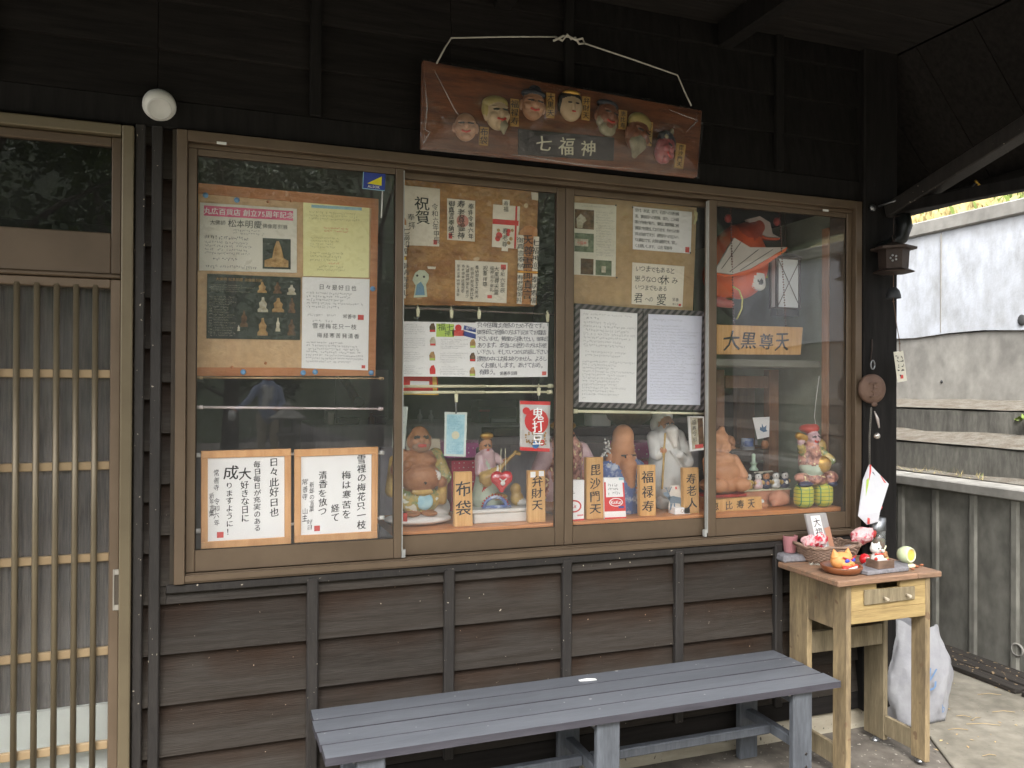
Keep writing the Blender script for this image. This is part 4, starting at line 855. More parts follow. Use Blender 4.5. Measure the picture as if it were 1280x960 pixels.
S.patch(0.50, 0.03, 0.72, 0.27, grn_p); S.text([('福七', 0.52, 0.15, 0.15, 'h', 1.1), ('神', 0.60, 0.25, 0.13, 'h')], pm('dark_green_ink', rgb(70, 96, 60), None, 0.8, bump=0, rnd=0), d=0.001, jit=0.6)
MB().disc(S.p(0.775, 0.10, 0.0010), 0.012, S.nrm, 0.0003, 16).build('red_stamp', red_p, S.ob); S.patch(0.70, 0.14, 0.85, 0.25, ink_r, 'red_stamp_text')
S.patch(0, 0, 0, 0, blu_p, 'blue_banner', poly=[(0.85, 0.05), (1.0, 0.10), (1.0, 0.18), (0.84, 0.13)]); S.patch(0, 0, 0, 0, blu_p, 'blue_banner', poly=[(0.84, 0.15), (1.0, 0.21), (1.0, 0.30), (0.83, 0.24)])
S.text([('巡り御礼', 0.87, 0.122, 0.06, 'h', 0.9)], paper, 'banner_lettering', d=0.0012)
S.scrib([(0.04, 0.04, 0.36, 0.24, 5, 20), (0.04, 0.29, 0.36, 0.49, 5, 20), (0.04, 0.54, 0.36, 0.74, 5, 20), (0.04, 0.79, 0.36, 0.97, 5, 20), (0.55, 0.30, 0.90, 0.5, 5, 20), (0.55, 0.55, 0.90, 0.75, 5, 20), (0.55, 0.80, 0.90, 0.97, 4, 20)], ink_g, 13, k=0.75)
for u, v, m in ((0.455, 0.10, brn_p), (0.46, 0.35, pale_p), (0.455, 0.62, gold_p), (0.46, 0.87, red_p), (0.965, 0.38, gold_p), (0.965, 0.63, brn_p), (0.965, 0.90, gold_p)):
    S.patch(0, 0, 0, 0, m, 'god_picture', poly=[(u - 0.035, v + 0.085), (u - 0.04, v - 0.01), (u - 0.018, v - 0.07), (u + 0.015, v - 0.08), (u + 0.034, v), (u + 0.034, v + 0.085)])
    if m is not red_p: S.patch(u - 0.034, v + 0.045, u + 0.030, v + 0.08, grn_p if m is gold_p else red_p, 'picture_base', d=0.0008)
S = Sheet('handwritten_notice', [(594.5, 402.5), (685.5, 403.5), (684.5, 471), (594, 472)], 0.045, paper, 0.0008, label='large sheet filled with eight rows of bold handwriting hanging from clips', cat='paper')
S.text([('只今住職は流感のため不在です。', 0.02, 0.095, 0.105, 'h', 0.86), ('御朱印ご祈願の方は下記までお電話', 0.02, 0.215, 0.10, 'h', 0.83), ('下さいませ。無理なら掛けたい。御朱印', 0.02, 0.335, 0.098, 'h', 0.78), ('あります。本当にお困りの方はお使', 0.02, 0.455, 0.10, 'h', 0.84), ('い下さい。そしていつかはお返し下さい', 0.02, 0.575, 0.097, 'h', 0.78), ('建物の中には実はありません。よろし', 0.02, 0.70, 0.098, 'h', 0.81), ('くお願いします。あけておめ。', 0.06, 0.82, 0.105, 'h', 0.86), ('有難う。', 0.05, 0.94, 0.10, 'h', 0.9), ('常善寺住職', 0.33, 0.955, 0.075, 'h', 0.9)], pm('navy_marker', rgb(52, 52, 74), None, 0.7, bump=0, rnd=0), jit=0.75)
S.patch(0.92, 0.90, 0.98, 0.97, ink_r, 'red_seal')
# snack packet peeping out under the picture sheet
S = Sheet('snack_packet', [(505, 455), (546, 456), (548, 494), (503, 493)], 0.075, red_p, 0.006, label='red and yellow snack packet behind the cream rods', cat='packet')
S.patch(0.85, 0.0, 0.97, 0.9, pm('packet_yellow', rgb(226, 200, 90), rgb(210, 150, 60), 0.5, 30, bump=0, rnd=0)); S.patch(0.2, 0.55, 0.75, 0.72, paper, 'packet_band'); S.patch(0.0, 0.93, 1.0, 1.0, MATS['packet_yellow'], 'packet_foot')
rod(496, 483, 691, 482.5, 0.045, 0.0052, cream_pl, 'upper of the two cream rods in the second pane')
rod(495, 490.5, 690, 490, 0.032, 0.0052, cream_pl, 'lower of the two cream rods in the second pane')
clip(497, 484, 'cream clip at the left end of the paired cream rods', 0.03); clip(570, 492, 'cream clip holding the blue note card', 0.026); clip(673, 484, 'cream clip holding the red bean bag', 0.034)
S = Sheet('note_card', [(556, 515), (584, 515.5), (582, 571), (555, 570)], 0.028, pm('card_rim', rgb(206, 214, 206), None, 0.4, bump=0, rnd=0), 0.002, label='pale blue bank note card in a clear sleeve hanging by a clip', cat='card')
S.patch(0.09, 0.05, 0.90, 0.95, lbl_p, 'note_print'); MB().disc(S.p(0.5, 0.52, 0.0009), 0.014, S.nrm, 0.0002, 18).build('watermark', pm('cream_print', rgb(226, 220, 190), None, 0.8, bump=0, rnd=0), S.ob)
S.scrib([(0.14, 0.08, 0.86, 0.40, 6, 8), (0.14, 0.66, 0.86, 0.92, 5, 8)], pm('teal_print', rgb(116, 158, 176), None, 0.8, bump=0, rnd=0), 4)
MB().tube([S.p(0.5, 0.03, 0.002), at(570, 508, 0.026), at(570, 500, 0.026)], 0.003, 6).build('hook', steel, S.ob)
S = Sheet('coupon_card', [(492, 508), (510, 508.5), (506, 561), (490, 560)], 0.030, MATS['card_rim'], 0.002, label='grey green coupon card in a clear sleeve at the left edge of the second pane', cat='card')
S.scrib([(0.1, 0.05, 0.8, 0.95, 12, 5)], MATS['teal_print'], 7)
# bag of roasted beans
rt = root('bean_bag', at(667, 566, 0.03), 'glossy red and white bag of roasted beans hanging from the cream rod', 'packet')
bagp = pm('glossy_bag', rgb(206, 204, 200), rgb(190, 188, 186), 0.3, 30, bump=0.3, bscale=60, rnd=0)
cs = [at(650, 501, 0.03), at(688, 502, 0.03), at(687, 565, 0.03), at(650, 563, 0.03)]
mb = MB(); n, m_ = 10, 14; vs = []
def bagpt(u, v, d=0): 
    p = cs[0].lerp(cs[1], u).lerp(cs[3].lerp(cs[2], u), v); bulge = 0.014 * math.sin(math.pi * u) ** 0.7 * max(0, math.sin(math.pi * min(1, max(0, (v - 0.05) / 0.85)))) ** 0.6
    return p + Vector((0, -bulge - d - 0.002 * math.sin(9 * u + 4 * v), 0))
for j in range(m_ + 1):
    for i in range(n + 1): vs.append(bagpt(i / n, j / m_))
fs = [(j * (n + 1) + i, (j + 1) * (n + 1) + i, (j + 1) * (n + 1) + i + 1, j * (n + 1) + i + 1) for j in range(m_) for i in range(n)]
mb.add(vs, fs, 0, True)
for k, f in enumerate(fs):
    if k // n < 1 or k // n >= m_ - 1: mb.m[k] = 1
mb.add([(v.x, 0.034 + 0.3 * (0.030 - v.y), v.z) for v in vs], [f[::-1] for f in fs], 0, True)
bg_ = mb.build('bag', [bagp, red_p], rt)
def bagdisc(u, v, r, mat, name, d):
    A = np.linspace(0, 2 * math.pi, 25)[:-1]; vs = [bagpt(u, v, d)]
    for s in (0.33, 0.66, 1.0): vs += [bagpt(u + r * s * math.cos(a), v + r * s * 0.62 * math.sin(a), d) for a in A]
    fs = [(0, 1 + i, 1 + (i + 1) % 24) for i in range(24)] + [(1 + 24 * k + i, 25 + 24 * k + i, 25 + 24 * k + (i + 1) % 24, 1 + 24 * k + (i + 1) % 24) for k in (0, 1) for i in range(24)]
    MB().add(vs, fs, 0, True).build(name, mat, rt)
bagdisc(0.52, 0.40, 0.40, red_p, 'red_disc', 0.0018); bagdisc(0.18, 0.20, 0.12, red_p, 'maker_mark', 0.003)
mb = MB(); ex = Vector((1, 0, 0)); ez = Vector((0, 0, 1))
_o = bagpt(0.52, 0.13); _o.y = 0.030 - 0.0205
put_text(mb, '鬼打豆', _o, ex * 0.046, ez * 0.046, True, 'b', 0.4, 0, 0.95); mb.build('lettering', paper, rt)
mb = MB(); rg = random.Random(2)
for k in range(46): mb.disc(bagpt(rg.uniform(0.15, 0.85), rg.uniform(0.62, 0.86), 0.0022 + k * 0.00002), rg.uniform(0.0025, 0.0045), t=0.0002, n=8)
mb.build('bean_print', gold_p, rt)
bagdisc(0.5, 0.87, 0.12, pm('sky_print', rgb(70, 140, 210), None, 0.5, bump=0, rnd=0), 'blue_mark', 0.0030); bagdisc(0.72, 0.82, 0.10, red_p, 'red_mark', 0.0028)

# ---- third pane
B3 = 0.066
Sheet('cork_board', [(716, 244), (871, 259.5), (866, 388), (715, 382)], B3, cork_p, 0.014, label='plain pale cork board behind the third pane', cat='notice board')
PY = B3 - 0.002
S = Sheet('photo_report', [(717.5, 253), (770.5, 257), (769.5, 346), (716.5, 343)], PY, pm('report_paper', rgb(222, 218, 200), rgb(214, 210, 190), 0.8, bump=0.02, rnd=0), 0.0008, label='printed report with four small photographs at the left of the pale board', cat='paper')
for a, b, c, d, m in ((0.02, 0.09, 0.47, 0.36, brn_p), (0.02, 0.42, 0.47, 0.68, pm('photo_green', rgb(120, 132, 104), rgb(70, 84, 62), 0.7, 40, bump=0, rnd=0)), (0.17, 0.77, 0.47, 0.99, brn_p), (0.52, 0.78, 0.90, 0.99, MATS['photo_green'])):
    S.patch(a, b, c, d, m, 'photograph')
S.patch(0, 0, 0, 0, pale_p, 'photo_figure', d=0.0008, poly=[(0.08, 0.35), (0.06, 0.22), (0.16, 0.15), (0.26, 0.2), (0.30, 0.24), (0.22, 0.28), (0.2, 0.35)]); S.patch(0.03, 0.50, 0.34, 0.60, pale_p, 'photo_sign', d=0.0008); S.patch(0.66, 0.86, 0.76, 0.95, pale_p, 'photo_figure', d=0.0008)
S.text([('七福神', 0.07, 0.575, 0.05, 'h')], ink_r, d=0.0013)
S.scrib([(0.15, 0.02, 0.75, 0.06, 1, 16), (0.52, 0.09, 0.95, 0.73, 17, 14)], ink_g, 15, k=0.7)
S = Sheet('warning_notice', [(791.5, 258), (865, 265), (863.5, 317), (791, 311.5)], PY, paper, 0.0008, label='white notice with seven rows of neat black handwriting on the pale board', cat='paper')
for i, t in enumerate(('受付、本堂、廊下、石宮への侵物備', '害、事故防への危険、また、ごみ箱', '等の件様が有り、東松山警察署に被', '害届けを提出しております。外からの参', '拝は自由ですが、建物内への立入へ', 'りは禁止です。火気も厳禁です。宜し', 'くお願いします。 山主 常善寺')):
    S.text([(t, 0.025, 0.115 + i * 0.138, 0.092, 'h', 0.715 if len(t) > 16 else 0.80)], ink, 'script_row', jit=0.25)
S.patch(0.90, 0.85, 0.97, 0.98, ink_r, 'red_seal')
for x, y in ((791, 259), (863, 316), (771, 347), (770, 256.5)): MB().ball(at(x, y, PY - 0.003), 0.003, 8).build('map_pin', ink, label={791: 'black pin at the top left of the black handwritten notice', 863: 'black pin at the lower right of the black handwritten notice', 771: 'black pin at the lower right of the photo report', 770: 'black pin at the top right of the photo report'}[x], cat='pin', group='black pins on the pale board')
S = Sheet('verse_card', [(790.5, 328), (855.5, 333), (853, 384), (789.5, 380)], PY, slp, 0.001, label='square card with a loosely brushed four line verse on the pale board', cat='card')
S.text([('いつまでもあると', 0.05, 0.19, 0.155, 'h', 0.88), ('思うな○○', 0.04, 0.44, 0.17, 'h', 0.90), ('いつまでもある', 0.05, 0.635, 0.14, 'h', 0.90), ('への', 0.24, 0.905, 0.13, 'h', 0.95)], ink, jit=0.8)
S.text([('休', 0.53, 0.47, 0.26, 'h'), ('み', 0.76, 0.43, 0.18, 'h'), ('君', 0.04, 0.93, 0.24, 'h'), ('愛', 0.47, 0.955, 0.30, 'h')], ink, 'large_lettering', jit=0.5)
S.text([('常善', 0.79, 0.86, 0.09, 'h'), ('寺山主', 0.79, 0.96, 0.06, 'h')], ink, 'signature', jit=0.6); S.patch(0.92, 0.92, 0.97, 0.98, ink_r, 'red_seal')
MB().slab([at(x, y, PY - 0.004) for x, y in ((868, 262), (872, 266), (871.5, 275), (868.5, 281), (867, 279), (869.5, 272), (868, 267))], (0, 0.002, 0)).build('ribbon_end', pm('pale_ribbon', rgb(214, 206, 150), None, 0.5, bump=0, rnd=0), label='curl of pale ribbon at the upper right corner of the pale board', cat='ribbon')
# two sheets in striped frames
def stripe_mat():
    m = pm('striped_frame_cloth', rgb(112, 104, 104), rgb(98, 90, 92), 0.8, 8, bump=0.1, rnd=0); nt = m.node_tree; L = nt.links.new; b = nt.nodes['Principled BSDF']; src = b.inputs['Base Color'].links[0].from_socket
    tc = _n(nt, 'ShaderNodeTexCoord'); w = _n(nt, 'ShaderNodeTexWave', wave_type='BANDS', bands_direction='DIAGONAL'); w.inputs['Scale'].default_value = 21; w.inputs['Distortion'].default_value = 0.4
    mp = _n(nt, 'ShaderNodeMapping'); mp.inputs['Scale'].default_value = (1, 0, -1); L(tc.outputs['Object'], mp.inputs[0]); L(mp.outputs[0], w.inputs['Vector'])
    r = _n(nt, 'ShaderNodeMapRange'); r.inputs[1].default_value = 0.4; r.inputs[2].default_value = 0.55; L(w.outputs[0], r.inputs[0])
    mx = _n(nt, 'ShaderNodeMix', data_type='RGBA'); L(r.outputs[0], mx.inputs[0]); L(src, mx.inputs[6]); mx.inputs[7].default_value = (*rgb(44, 40, 42), 1); L(mx.outputs[2], b.inputs['Base Color']); return m
stm = stripe_mat()
for px, lab, bl in (([(719, 379), (803.5, 385.5), (801.5, 511), (717, 509)], 'typed sheet in a dark striped frame on the left of the pair', 0), ([(804.5, 385.5), (884, 389), (881.5, 513), (802.5, 511.5)], 'typed bluish sheet in a dark striped frame on the right of the pair', 1)):
    q = [at(a, b, 0.046) for a, b in px]; rt = root('framed_sheet', (q[2] + q[3]) / 2, lab, 'framed sheet', 'striped frames in the third pane')
    F = Sheet('frame_back', None, 0, stm, 0.005, pts=[p + Vector((0, 0.006, 0)) for p in q], parent=rt)
    for a, b, c, d in ((0, 0, 1, 0.052), (0, 0.948, 1, 1), (0, 0.052, 0.075, 0.948), (0.925, 0.052, 1, 0.948)): MB().slab([F.p(a + 0.002, b, 0.006), F.p(c - 0.002, b, 0.006), F.p(c - 0.002, d, 0.006), F.p(a + 0.002, d, 0.006)], (0, 0.0058, 0)).build('frame_rail', stm, rt)
    P = Sheet('typed_sheet', None, 0, pm('bluish_paper', rgb(228, 230, 244), rgb(222, 224, 240), 0.8, bump=0.02, rnd=0) if bl else paper, 0.0008, pts=[F.p(0.075, 0.052, 0.003), F.p(0.925, 0.052, 0.003), F.p(0.925, 0.948, 0.003), F.p(0.075, 0.948, 0.003)], parent=rt)
    if bl: P.scrib([(0.08, 0.04, 0.9, 0.08, 1, 30), (0.05, 0.11, 0.96, 0.96, 26, 36)], ink_g, 21, k=0.6)
    else: P.scrib([(0.05, 0.03, 0.9, 0.06, 1, 26), (0.1, 0.07, 0.35, 0.11, 1, 4), (0.06, 0.115, 0.97, 0.40, 7, 30), (0.1, 0.435, 0.8, 0.51, 2, 22), (0.05, 0.54, 0.97, 0.93, 11, 30), (0.06, 0.94, 0.12, 0.97, 1, 2)], ink_g, 22, k=0.75)
rod(716, 514, 886, 517, 0.034, 0.0058, cream_pl, 'cream rod under the two striped frames')
# ------------------------------------------------------------------ the display shelf and what stands on it
SHZ = at(620, 658.0, 0.03).z
box('display_shelf', 0.565, 2.436, 0.0255, 0.40, SHZ - 0.03, SHZ, w_shelf, label='orange brown wooden shelf along the foot of the three right panes', cat='shelf', bevel=0.002)
skin_o = pm('orange_clay', rgb(182, 130, 90), rgb(146, 94, 60), 0.5, 9, bump=0.3, rnd=0, fine=0.1)
skin_b = pm('bright_clay', rgb(200, 146, 104), rgb(172, 114, 76), 0.5, 8, bump=0.2, rnd=0)
glz_g = pm('green_gold_glaze', rgb(120, 140, 96), rgb(196, 170, 100), 0.25, 26, bump=0.15, rnd=0, contrast=(0.42, 0.56), specks=(34, 0.64, rgb(222, 222, 206)), coat=0.4)
glz_y = pm('ochre_glaze', rgb(204, 172, 100), rgb(160, 126, 66), 0.3, 20, bump=0.1, rnd=0, coat=0.3)
glz_w = pm('white_glaze', rgb(222, 220, 214), rgb(200, 200, 196), 0.25, 10, bump=0.08, rnd=0, coat=0.4)
glz_blue = pm('blue_glaze', rgb(84, 106, 158), rgb(190, 200, 216), 0.28, 24, bump=0.15, rnd=0, contrast=(0.5, 0.62), coat=0.4)
glz_pk = pm('pink_glaze', rgb(212, 184, 184), rgb(186, 150, 156), 0.3, 14, bump=0.06, rnd=0, coat=0.3)
glz_mint = pm('mint_glaze', rgb(196, 208, 190), rgb(170, 186, 166), 0.3, 14, bump=0.08, rnd=0, coat=0.3)
glz_mix = pm('painted_glaze', rgb(206, 150, 130), rgb(120, 76, 70), 0.28, 34, bump=0.2, rnd=0, contrast=(0.42, 0.58), specks=(40, 0.62, rgb(226, 210, 160)), coat=0.5)
hair_k = pm('black_paint', rgb(42, 38, 36), None, 0.35, bump=0.03, rnd=0)
lip_r = pm('red_paint', rgb(190, 60, 48), None, 0.4, bump=0, rnd=0)
gold_m = pm('gold_paint', rgb(206, 166, 84), rgb(170, 126, 54), 0.3, 20, metal=0.5, bump=0.1, rnd=0)
white_m = pm('white_beard', rgb(228, 224, 216), rgb(206, 202, 194), 0.6, 22, (3, 3, 1), bump=0.4, bscale=70, rnd=0)

def head(c, s, sk=0, dk=1, rd=2, smile=True):
    x, y, z = c
    def e(dx, dy, dz, r, m): return ('e', (x + dx * s, y + dy * s, z + dz * s), tuple(q * s for q in r), m)
    def cp(a, b, r, m): return ('c', tuple(p + q * s for p, q in zip(c, a)), tuple(p + q * s for p, q in zip(c, b)), r * s, r * s, m)
    P = [e(0, 0, 0, (.40, .40, .5), sk), e(.2, -.24, -.10, (.16, .15, .14), sk), e(-.2, -.24, -.10, (.16, .15, .14), sk), e(0, -.40, -.03, (.10, .09, .11), sk),
         e(0, -.22, -.36, (.18, .15, .13), sk), e(.41, .03, -.04, (.07, .09, .18), sk), e(-.41, .03, -.04, (.07, .09, .18), sk), e(.17, -.31, .16, (.14, .06, .04), sk), e(-.17, -.31, .16, (.14, .06, .04), sk),
         cp((-.26, -.36, .07), (-.09, -.40, .075), .026, dk), cp((.26, -.36, .07), (.09, -.40, .075), .026, dk),
         cp((-.13, -.37, -.21), (0, -.40, -.25), .03, rd), cp((.13, -.37, -.21), (0, -.40, -.25), .03, rd)]
    return P

def stand(px, py, y, z=None):
    p = at(px, py, y); p.z = SHZ if z is None else z; return p
# pot bellied god standing on a white sack
hp = at(523, 650, 0.17); k = mpp(hp)
sack_w = pm('white_cloth', rgb(226, 222, 216), rgb(210, 206, 200), 0.8, 6, bump=0.2, rnd=0)
sp_ = stand(524, 662, 0.17)
figure('treasure_sack', [('e', (.08, .12, .09), (.17, .09, .10), 0), ('e', (-.01, 0, .036), (.235, .16, .038), 0), ('c', (.10, .12, .1), (.13, .14, .34), .12, .05, 0), ('c', (.13, .13, .3), (.12, .12, .44), .04, .03, 0)], [sack_w], sp_, 0.52, 50, 0.05, label='white cloth sack lying under the pot bellied figure', cat='sack')
s_ = Vector((sp_.x - 0.073, sp_.y - 0.073, SHZ + 0.022))
put = MB(); put.slab([s_ + Vector(q) for q in ((0, 0.006, 0), (0.013, 0, 0), (0.013, 0, 0.03), (0, 0.006, 0.03))], (0, 0.004, 0)); put.build('red_seal_patch', lip_r, bpy.data.objects['treasure_sack'])
P = [('e', (0, 0, .17), (.25, .16, .18), 1), ('e', (0, -.07, .42), (.23, .17, .17), 0), ('e', (0, 0, .60), (.22, .13, .15), 0), ('e', (.09, -.09, .62), (.09, .06, .06), 0), ('e', (-.09, -.09, .62), (.09, .06, .06), 0),
     ('c', (-.19, 0, .66), (-.27, -.08, .52), .085, .07, 0), ('c', (-.27, -.08, .52), (-.17, -.17, .58), .06, .05, 0), ('c', (.20, .02, .66), (.28, -.02, .42), .09, .10, 1), ('e', (.24, -.10, .37), (.06, .06, .06), 0),
     ('c', (-.28, .05, .62), (-.30, .02, .28), .05, .08, 3), ('c', (.27, -.06, .38), (.26, -.05, .16), .05, .06, 3), ('e', (.17, -.16, .45), (.05, .02, .055), 4), ('e', (0, -.17, .27), (.13, .03, .035), 3),
     ('e', (-.10, -.12, .025), (.09, .10, .03), 0), ('e', (.10, -.12, .025), (.09, .10, .03), 0), ('e', (.02, -.225, .38), (.012, .02, .014), 2), ('e', (.04, -.145, .16), (.09, .03, .09), 5)] + [('e', (0, -.03, .80), (.135, .11, .085), 0), ('e', (0, -.125, .765), (.10, .04, .05), 7), ('c', (-.035, -.160, .785), (.035, -.160, .785), .010, .010, 6)] + head((0, -.03, .86), .29, 0, 2, 6) + [('c', a, b, .010, .008, 0, '-') for a, b in (((-.14, -.20, .53), (.14, -.20, .53)), ((-.12, -.22, .32), (.12, -.22, .32)), ((-.06, -.13, .70), (0, -.16, .60)), ((.06, -.13, .70), (0, -.16, .60)))] + [('c', a, b, .012, .008, 1, '-') for a, b in (((-.08, -.18, .24), (-.12, -.19, .06)), ((.16, -.15, .24), (.18, -.16, .05)), ((.22, -.10, .62), (.30, -.12, .44)))]
figure('pot_bellied_god_statue', P, [skin_o, glz_g, hair_k, glz_y, glz_w, lbl_p, lip_r, pm('stubble_grey', rgb(150, 118, 92), None, 0.6, bump=0.1, rnd=0)], Vector((hp.x, 0.17, sp_.z + 0.034)), 110 * k, 112, 0.025, label='clay statue of a laughing bare bellied god in a green patterned robe', cat='statue', group='statues of lucky gods on the shelf')
# wooden name plaques
def plaque(px, y, txt, label, pitch=1.0, sz=None, dz=0.0):
    q = [at(a, b, y) for a, b in px]
    q[2].z = q[3].z = SHZ + 0.0005
    S = Sheet('name_plaque', None, y, w_pq, 0.022, pts=q, bevel=0.0015, label=label, cat='name plaque', group='wooden name plaques on the shelf')
    n = len(txt)
    if n: S.text([(txt, 0.5, 0.10 if n > 2 else 0.14, sz or (0.80 / n / pitch), 'v', pitch, 1.05)], ink, jit=0.6, w='b', d=0.0008)
    return S
plaque([(568.5, 590), (590, 589.5), (591, 661), (568, 661)], 0.06, '布袋', 'wooden plaque with two brushed characters beside the pot bellied statue', 1.15, 0.30)
S = plaque([(660.5, 588.5), (681.5, 588), (682, 656), (660.5, 656)], 0.06, '弁財天', 'wooden plaque with three characters and two white tabs, right of the lute player', 1.0, 0.225)
S.patch(0.12, 0.02, 0.42, 0.13, paper, 'white_tab'); S.patch(0.62, 0.01, 0.92, 0.11, paper, 'white_tab')
plaque([(733, 572), (754, 571.5), (754.5, 655), (733.5, 655)], 0.06, '毘沙門天', 'tallest wooden plaque with four characters, at the left of the third pane', 1.08, 0.195)
plaque([(799.5, 581.5), (819.5, 581), (820, 648), (800, 648)], 0.06, '福禄寿', 'wooden plaque with three characters between the blue robed and white robed statues', 1.1, 0.255)
plaque([(854, 585), (873.5, 584.5), (874, 648), (855, 648)], 0.06, '寿老人', 'wooden plaque with three characters at the right of the third pane', 1.08, 0.25)
# lute player on a white stepped base
bp_ = stand(620, 652, 0.20)
MB().box(bp_.x - 0.118, bp_.x + 0.13, 0.10, 0.30, SHZ, SHZ + 0.036).box(bp_.x - 0.126, bp_.x + 0.138, 0.095, 0.305, SHZ + 0.0362, SHZ + 0.05).build('white_stand', glz_w, label='white stepped stand under the lute player', cat='stand', bevel=0.003)
lp = Vector((at(612, 600, 0.19).x, 0.19, SHZ + 0.0505)); k = mpp(lp)
P = [('e', (0, 0, .10), (.27, .17, .11), 1), ('c', (-.06, 0, .10), (-.05, 0, .50), .20, .13, 1), ('c', (-.05, 0, .45), (-.04, 0, .70), .15, .12, 0), ('c', (-.15, 0, .68), (-.18, -.08, .48), .07, .06, 0), ('c', (.08, 0, .68), (.16, -.12, .60), .07, .05, 0), ('c', (.16, -.12, .60), (.20, -.16, .66), .035, .03, 3),
     ('c', (-.10, -.17, .40), (.08, -.20, .54), .11, .05, 2), ('c', (.08, -.20, .54), (.32, -.20, .76), .03, .022, 2), ('c', (.32, -.20, .76), (.37, -.2, .74), .03, .03, 2),
     ('e', (-.05, .03, .84), (.09, .09, .13), 3), ('e', (-.05, .06, .90), (.10, .09, .13), 4), ('e', (-.05, -.02, .99), (.10, .06, .05), 5), ('c', (-.16, .05, .80), (-.17, .05, .56), .03, .02, 4),
     ('e', (-.02, -.065, .85), (.014, .02, .012), 4), ('e', (-.08, -.065, .85), (.014, .02, .012), 4), ('e', (-.05, -.08, .79), (.02, .02, .01), 6), ('e', (.06, -.14, .14), (.16, .08, .05), 5), ('c', (-.2, -.1, .10), (-.05, -.2, .40), .02, .015, 6)] + [('c', a, b, .014, .006, 1, '-') for a, b in (((-.02, -.2, .34), (.02, -.22, .06)), ((-.16, -.18, .36), (-.24, -.2, .06)), ((.08, -.17, .30), (.14, -.2, .22)), ((-.10, -.14, .66), (-.04, -.15, .52)))]
figure('lute_player_statue', P, [glz_pk, glz_mint, glz_y, skin_b, hair_k, gold_m, lip_r], lp, 88 * k, 110, 0.02, label='pale statue of a goddess in a pink and mint robe playing a lute', cat='statue', group='statues of lucky gods on the shelf')
p = stand(646, 645, 0.165, SHZ + 0.0505); figure('rock_ornament', [('e', (0, 0, .3), (.3, .25, .32), 0), ('e', (-.06, 0, .7), (.24, .2, .28), 0), ('e', (.2, -.1, .15), (.28, .2, .16), 1), ('e', (.4, -.1, .1), (.15, .12, .1), 1)], [glz_y, glz_w], p, 0.085, 30, 0.08, label='cream and white rock ornament on the white stand beside the lute player', cat='ornament')
p = stand(619, 646, 0.125, SHZ + 0.0505); mb = MB()
mb.tube([p + Vector((0.042 * math.cos(a), 0, 0.004 + 0.036 * math.sin(a))) for a in np.linspace(0, math.pi, 12)], 0.007, 8); mb.tube([p + Vector((-0.05, 0, 0.004)), p + Vector((0.06, 0, 0.004))], 0.006, 8)
o = mb.build('wave_ornament', glz_blue, label='small blue arched wave ornament in front of the lute player', cat='ornament')
mb = MB()
for a in np.linspace(0.1, math.pi - 0.1, 13): mb.ball(p + Vector((0.050 * math.cos(a), 0, 0.004 + 0.044 * math.sin(a))), 0.004, 6)
mb.build('red_beads', lip_r, o)
# glass heart
hc = at(627, 602, 0.085)
V_ = []
hm_ = pm('red_glass', rgb(196, 28, 40), rgb(170, 20, 32), 0.08, 6, bump=0, rnd=0, coat=0.8, spec=0.8)
figure('heart_ornament', [('e', (-.22, 0, .68), (.30, .2, .30), 0), ('e', (.22, 0, .68), (.30, .2, .30), 0), ('c', (-.24, 0, .6), (0, 0, .10), .22, .08, 0), ('c', (.24, 0, .6), (0, 0, .10), .22, .08, 0)], [hm_], hc - Vector((0, 0, 14 * mpp(hc))), 28 * mpp(hc), 40, 0.08, label='shiny red glass heart with a white rabbit mark hanging before the lute player', cat='ornament')
ho = bpy.data.objects['heart_ornament']
MB().ball(hc + Vector((0.0, -0.014, -0.004)), (0.009, 0.004, 0.009), 12).tube([hc + Vector((-0.002, -0.016, 0.004)), hc + Vector((-0.014, -0.017, 0.013))], [0.003, 0.0015], 6).tube([hc + Vector((0.002, -0.016, 0.004)), hc + Vector((0.014, -0.017, 0.013))], [0.003, 0.0015], 6).build('rabbit_mark', white_pl, ho)
MB().ball(hc + Vector((0.030, 0, 0.028)), 0.008, 10).build('bead', hm_, ho)
MB().tube([hc + Vector((-0.004, 0, 0.02)), hc + Vector((-0.002, 0.002, 0.12))], 0.0012, 5).tube([hc + Vector((0.016, 0, 0.03)), hc + Vector((0.014, 0.002, 0.12))], 0.0012, 5).build('cord', cream_pl, ho)
figure('tassel', [('c', (0, 0, 0.1), (0, 0, .9), .14, .06, 0)], [sack_w], hc + Vector((-0.014, 0.004, 0.012)), 0.05, 20, 0.02, parent=ho)
# armoured god half hidden by the middle stile
p = stand(705, 650, 0.22); k = mpp(p)
P = [('e', (0, 0, .08), (.28, .2, .09), 1), ('c', (-.10, 0, .1), (-.08, 0, .45), .10, .12, 2), ('c', (.10, 0, .1), (.08, 0, .45), .10, .12, 0), ('c', (0, 0, .42), (0, 0, .70), .19, .20, 0), ('c', (.2, 0, .70), (.34, -.05, .45), .10, .08, 2), ('c', (-.2, 0, .70), (-.33, -.05, .50), .10, .08, 2), ('e', (.26, .05, .40), (.13, .1, .25), 0), ('e', (-.26, .05, .40), (.12, .1, .25), 0),
     ('e', (0, .04, .98), (.15, .13, .06), 3)] + head((0, -.02, .86), .26, 1, 4, 5)
figure('armoured_god_statue', P, [glz_mix, skin_o, glz_pk, gold_m, hair_k, lip_r], p, 112 * k, 90, 0.03, label='brown and pink armoured god statue half hidden behind the middle stile', cat='statue', group='statues of lucky gods on the shelf')
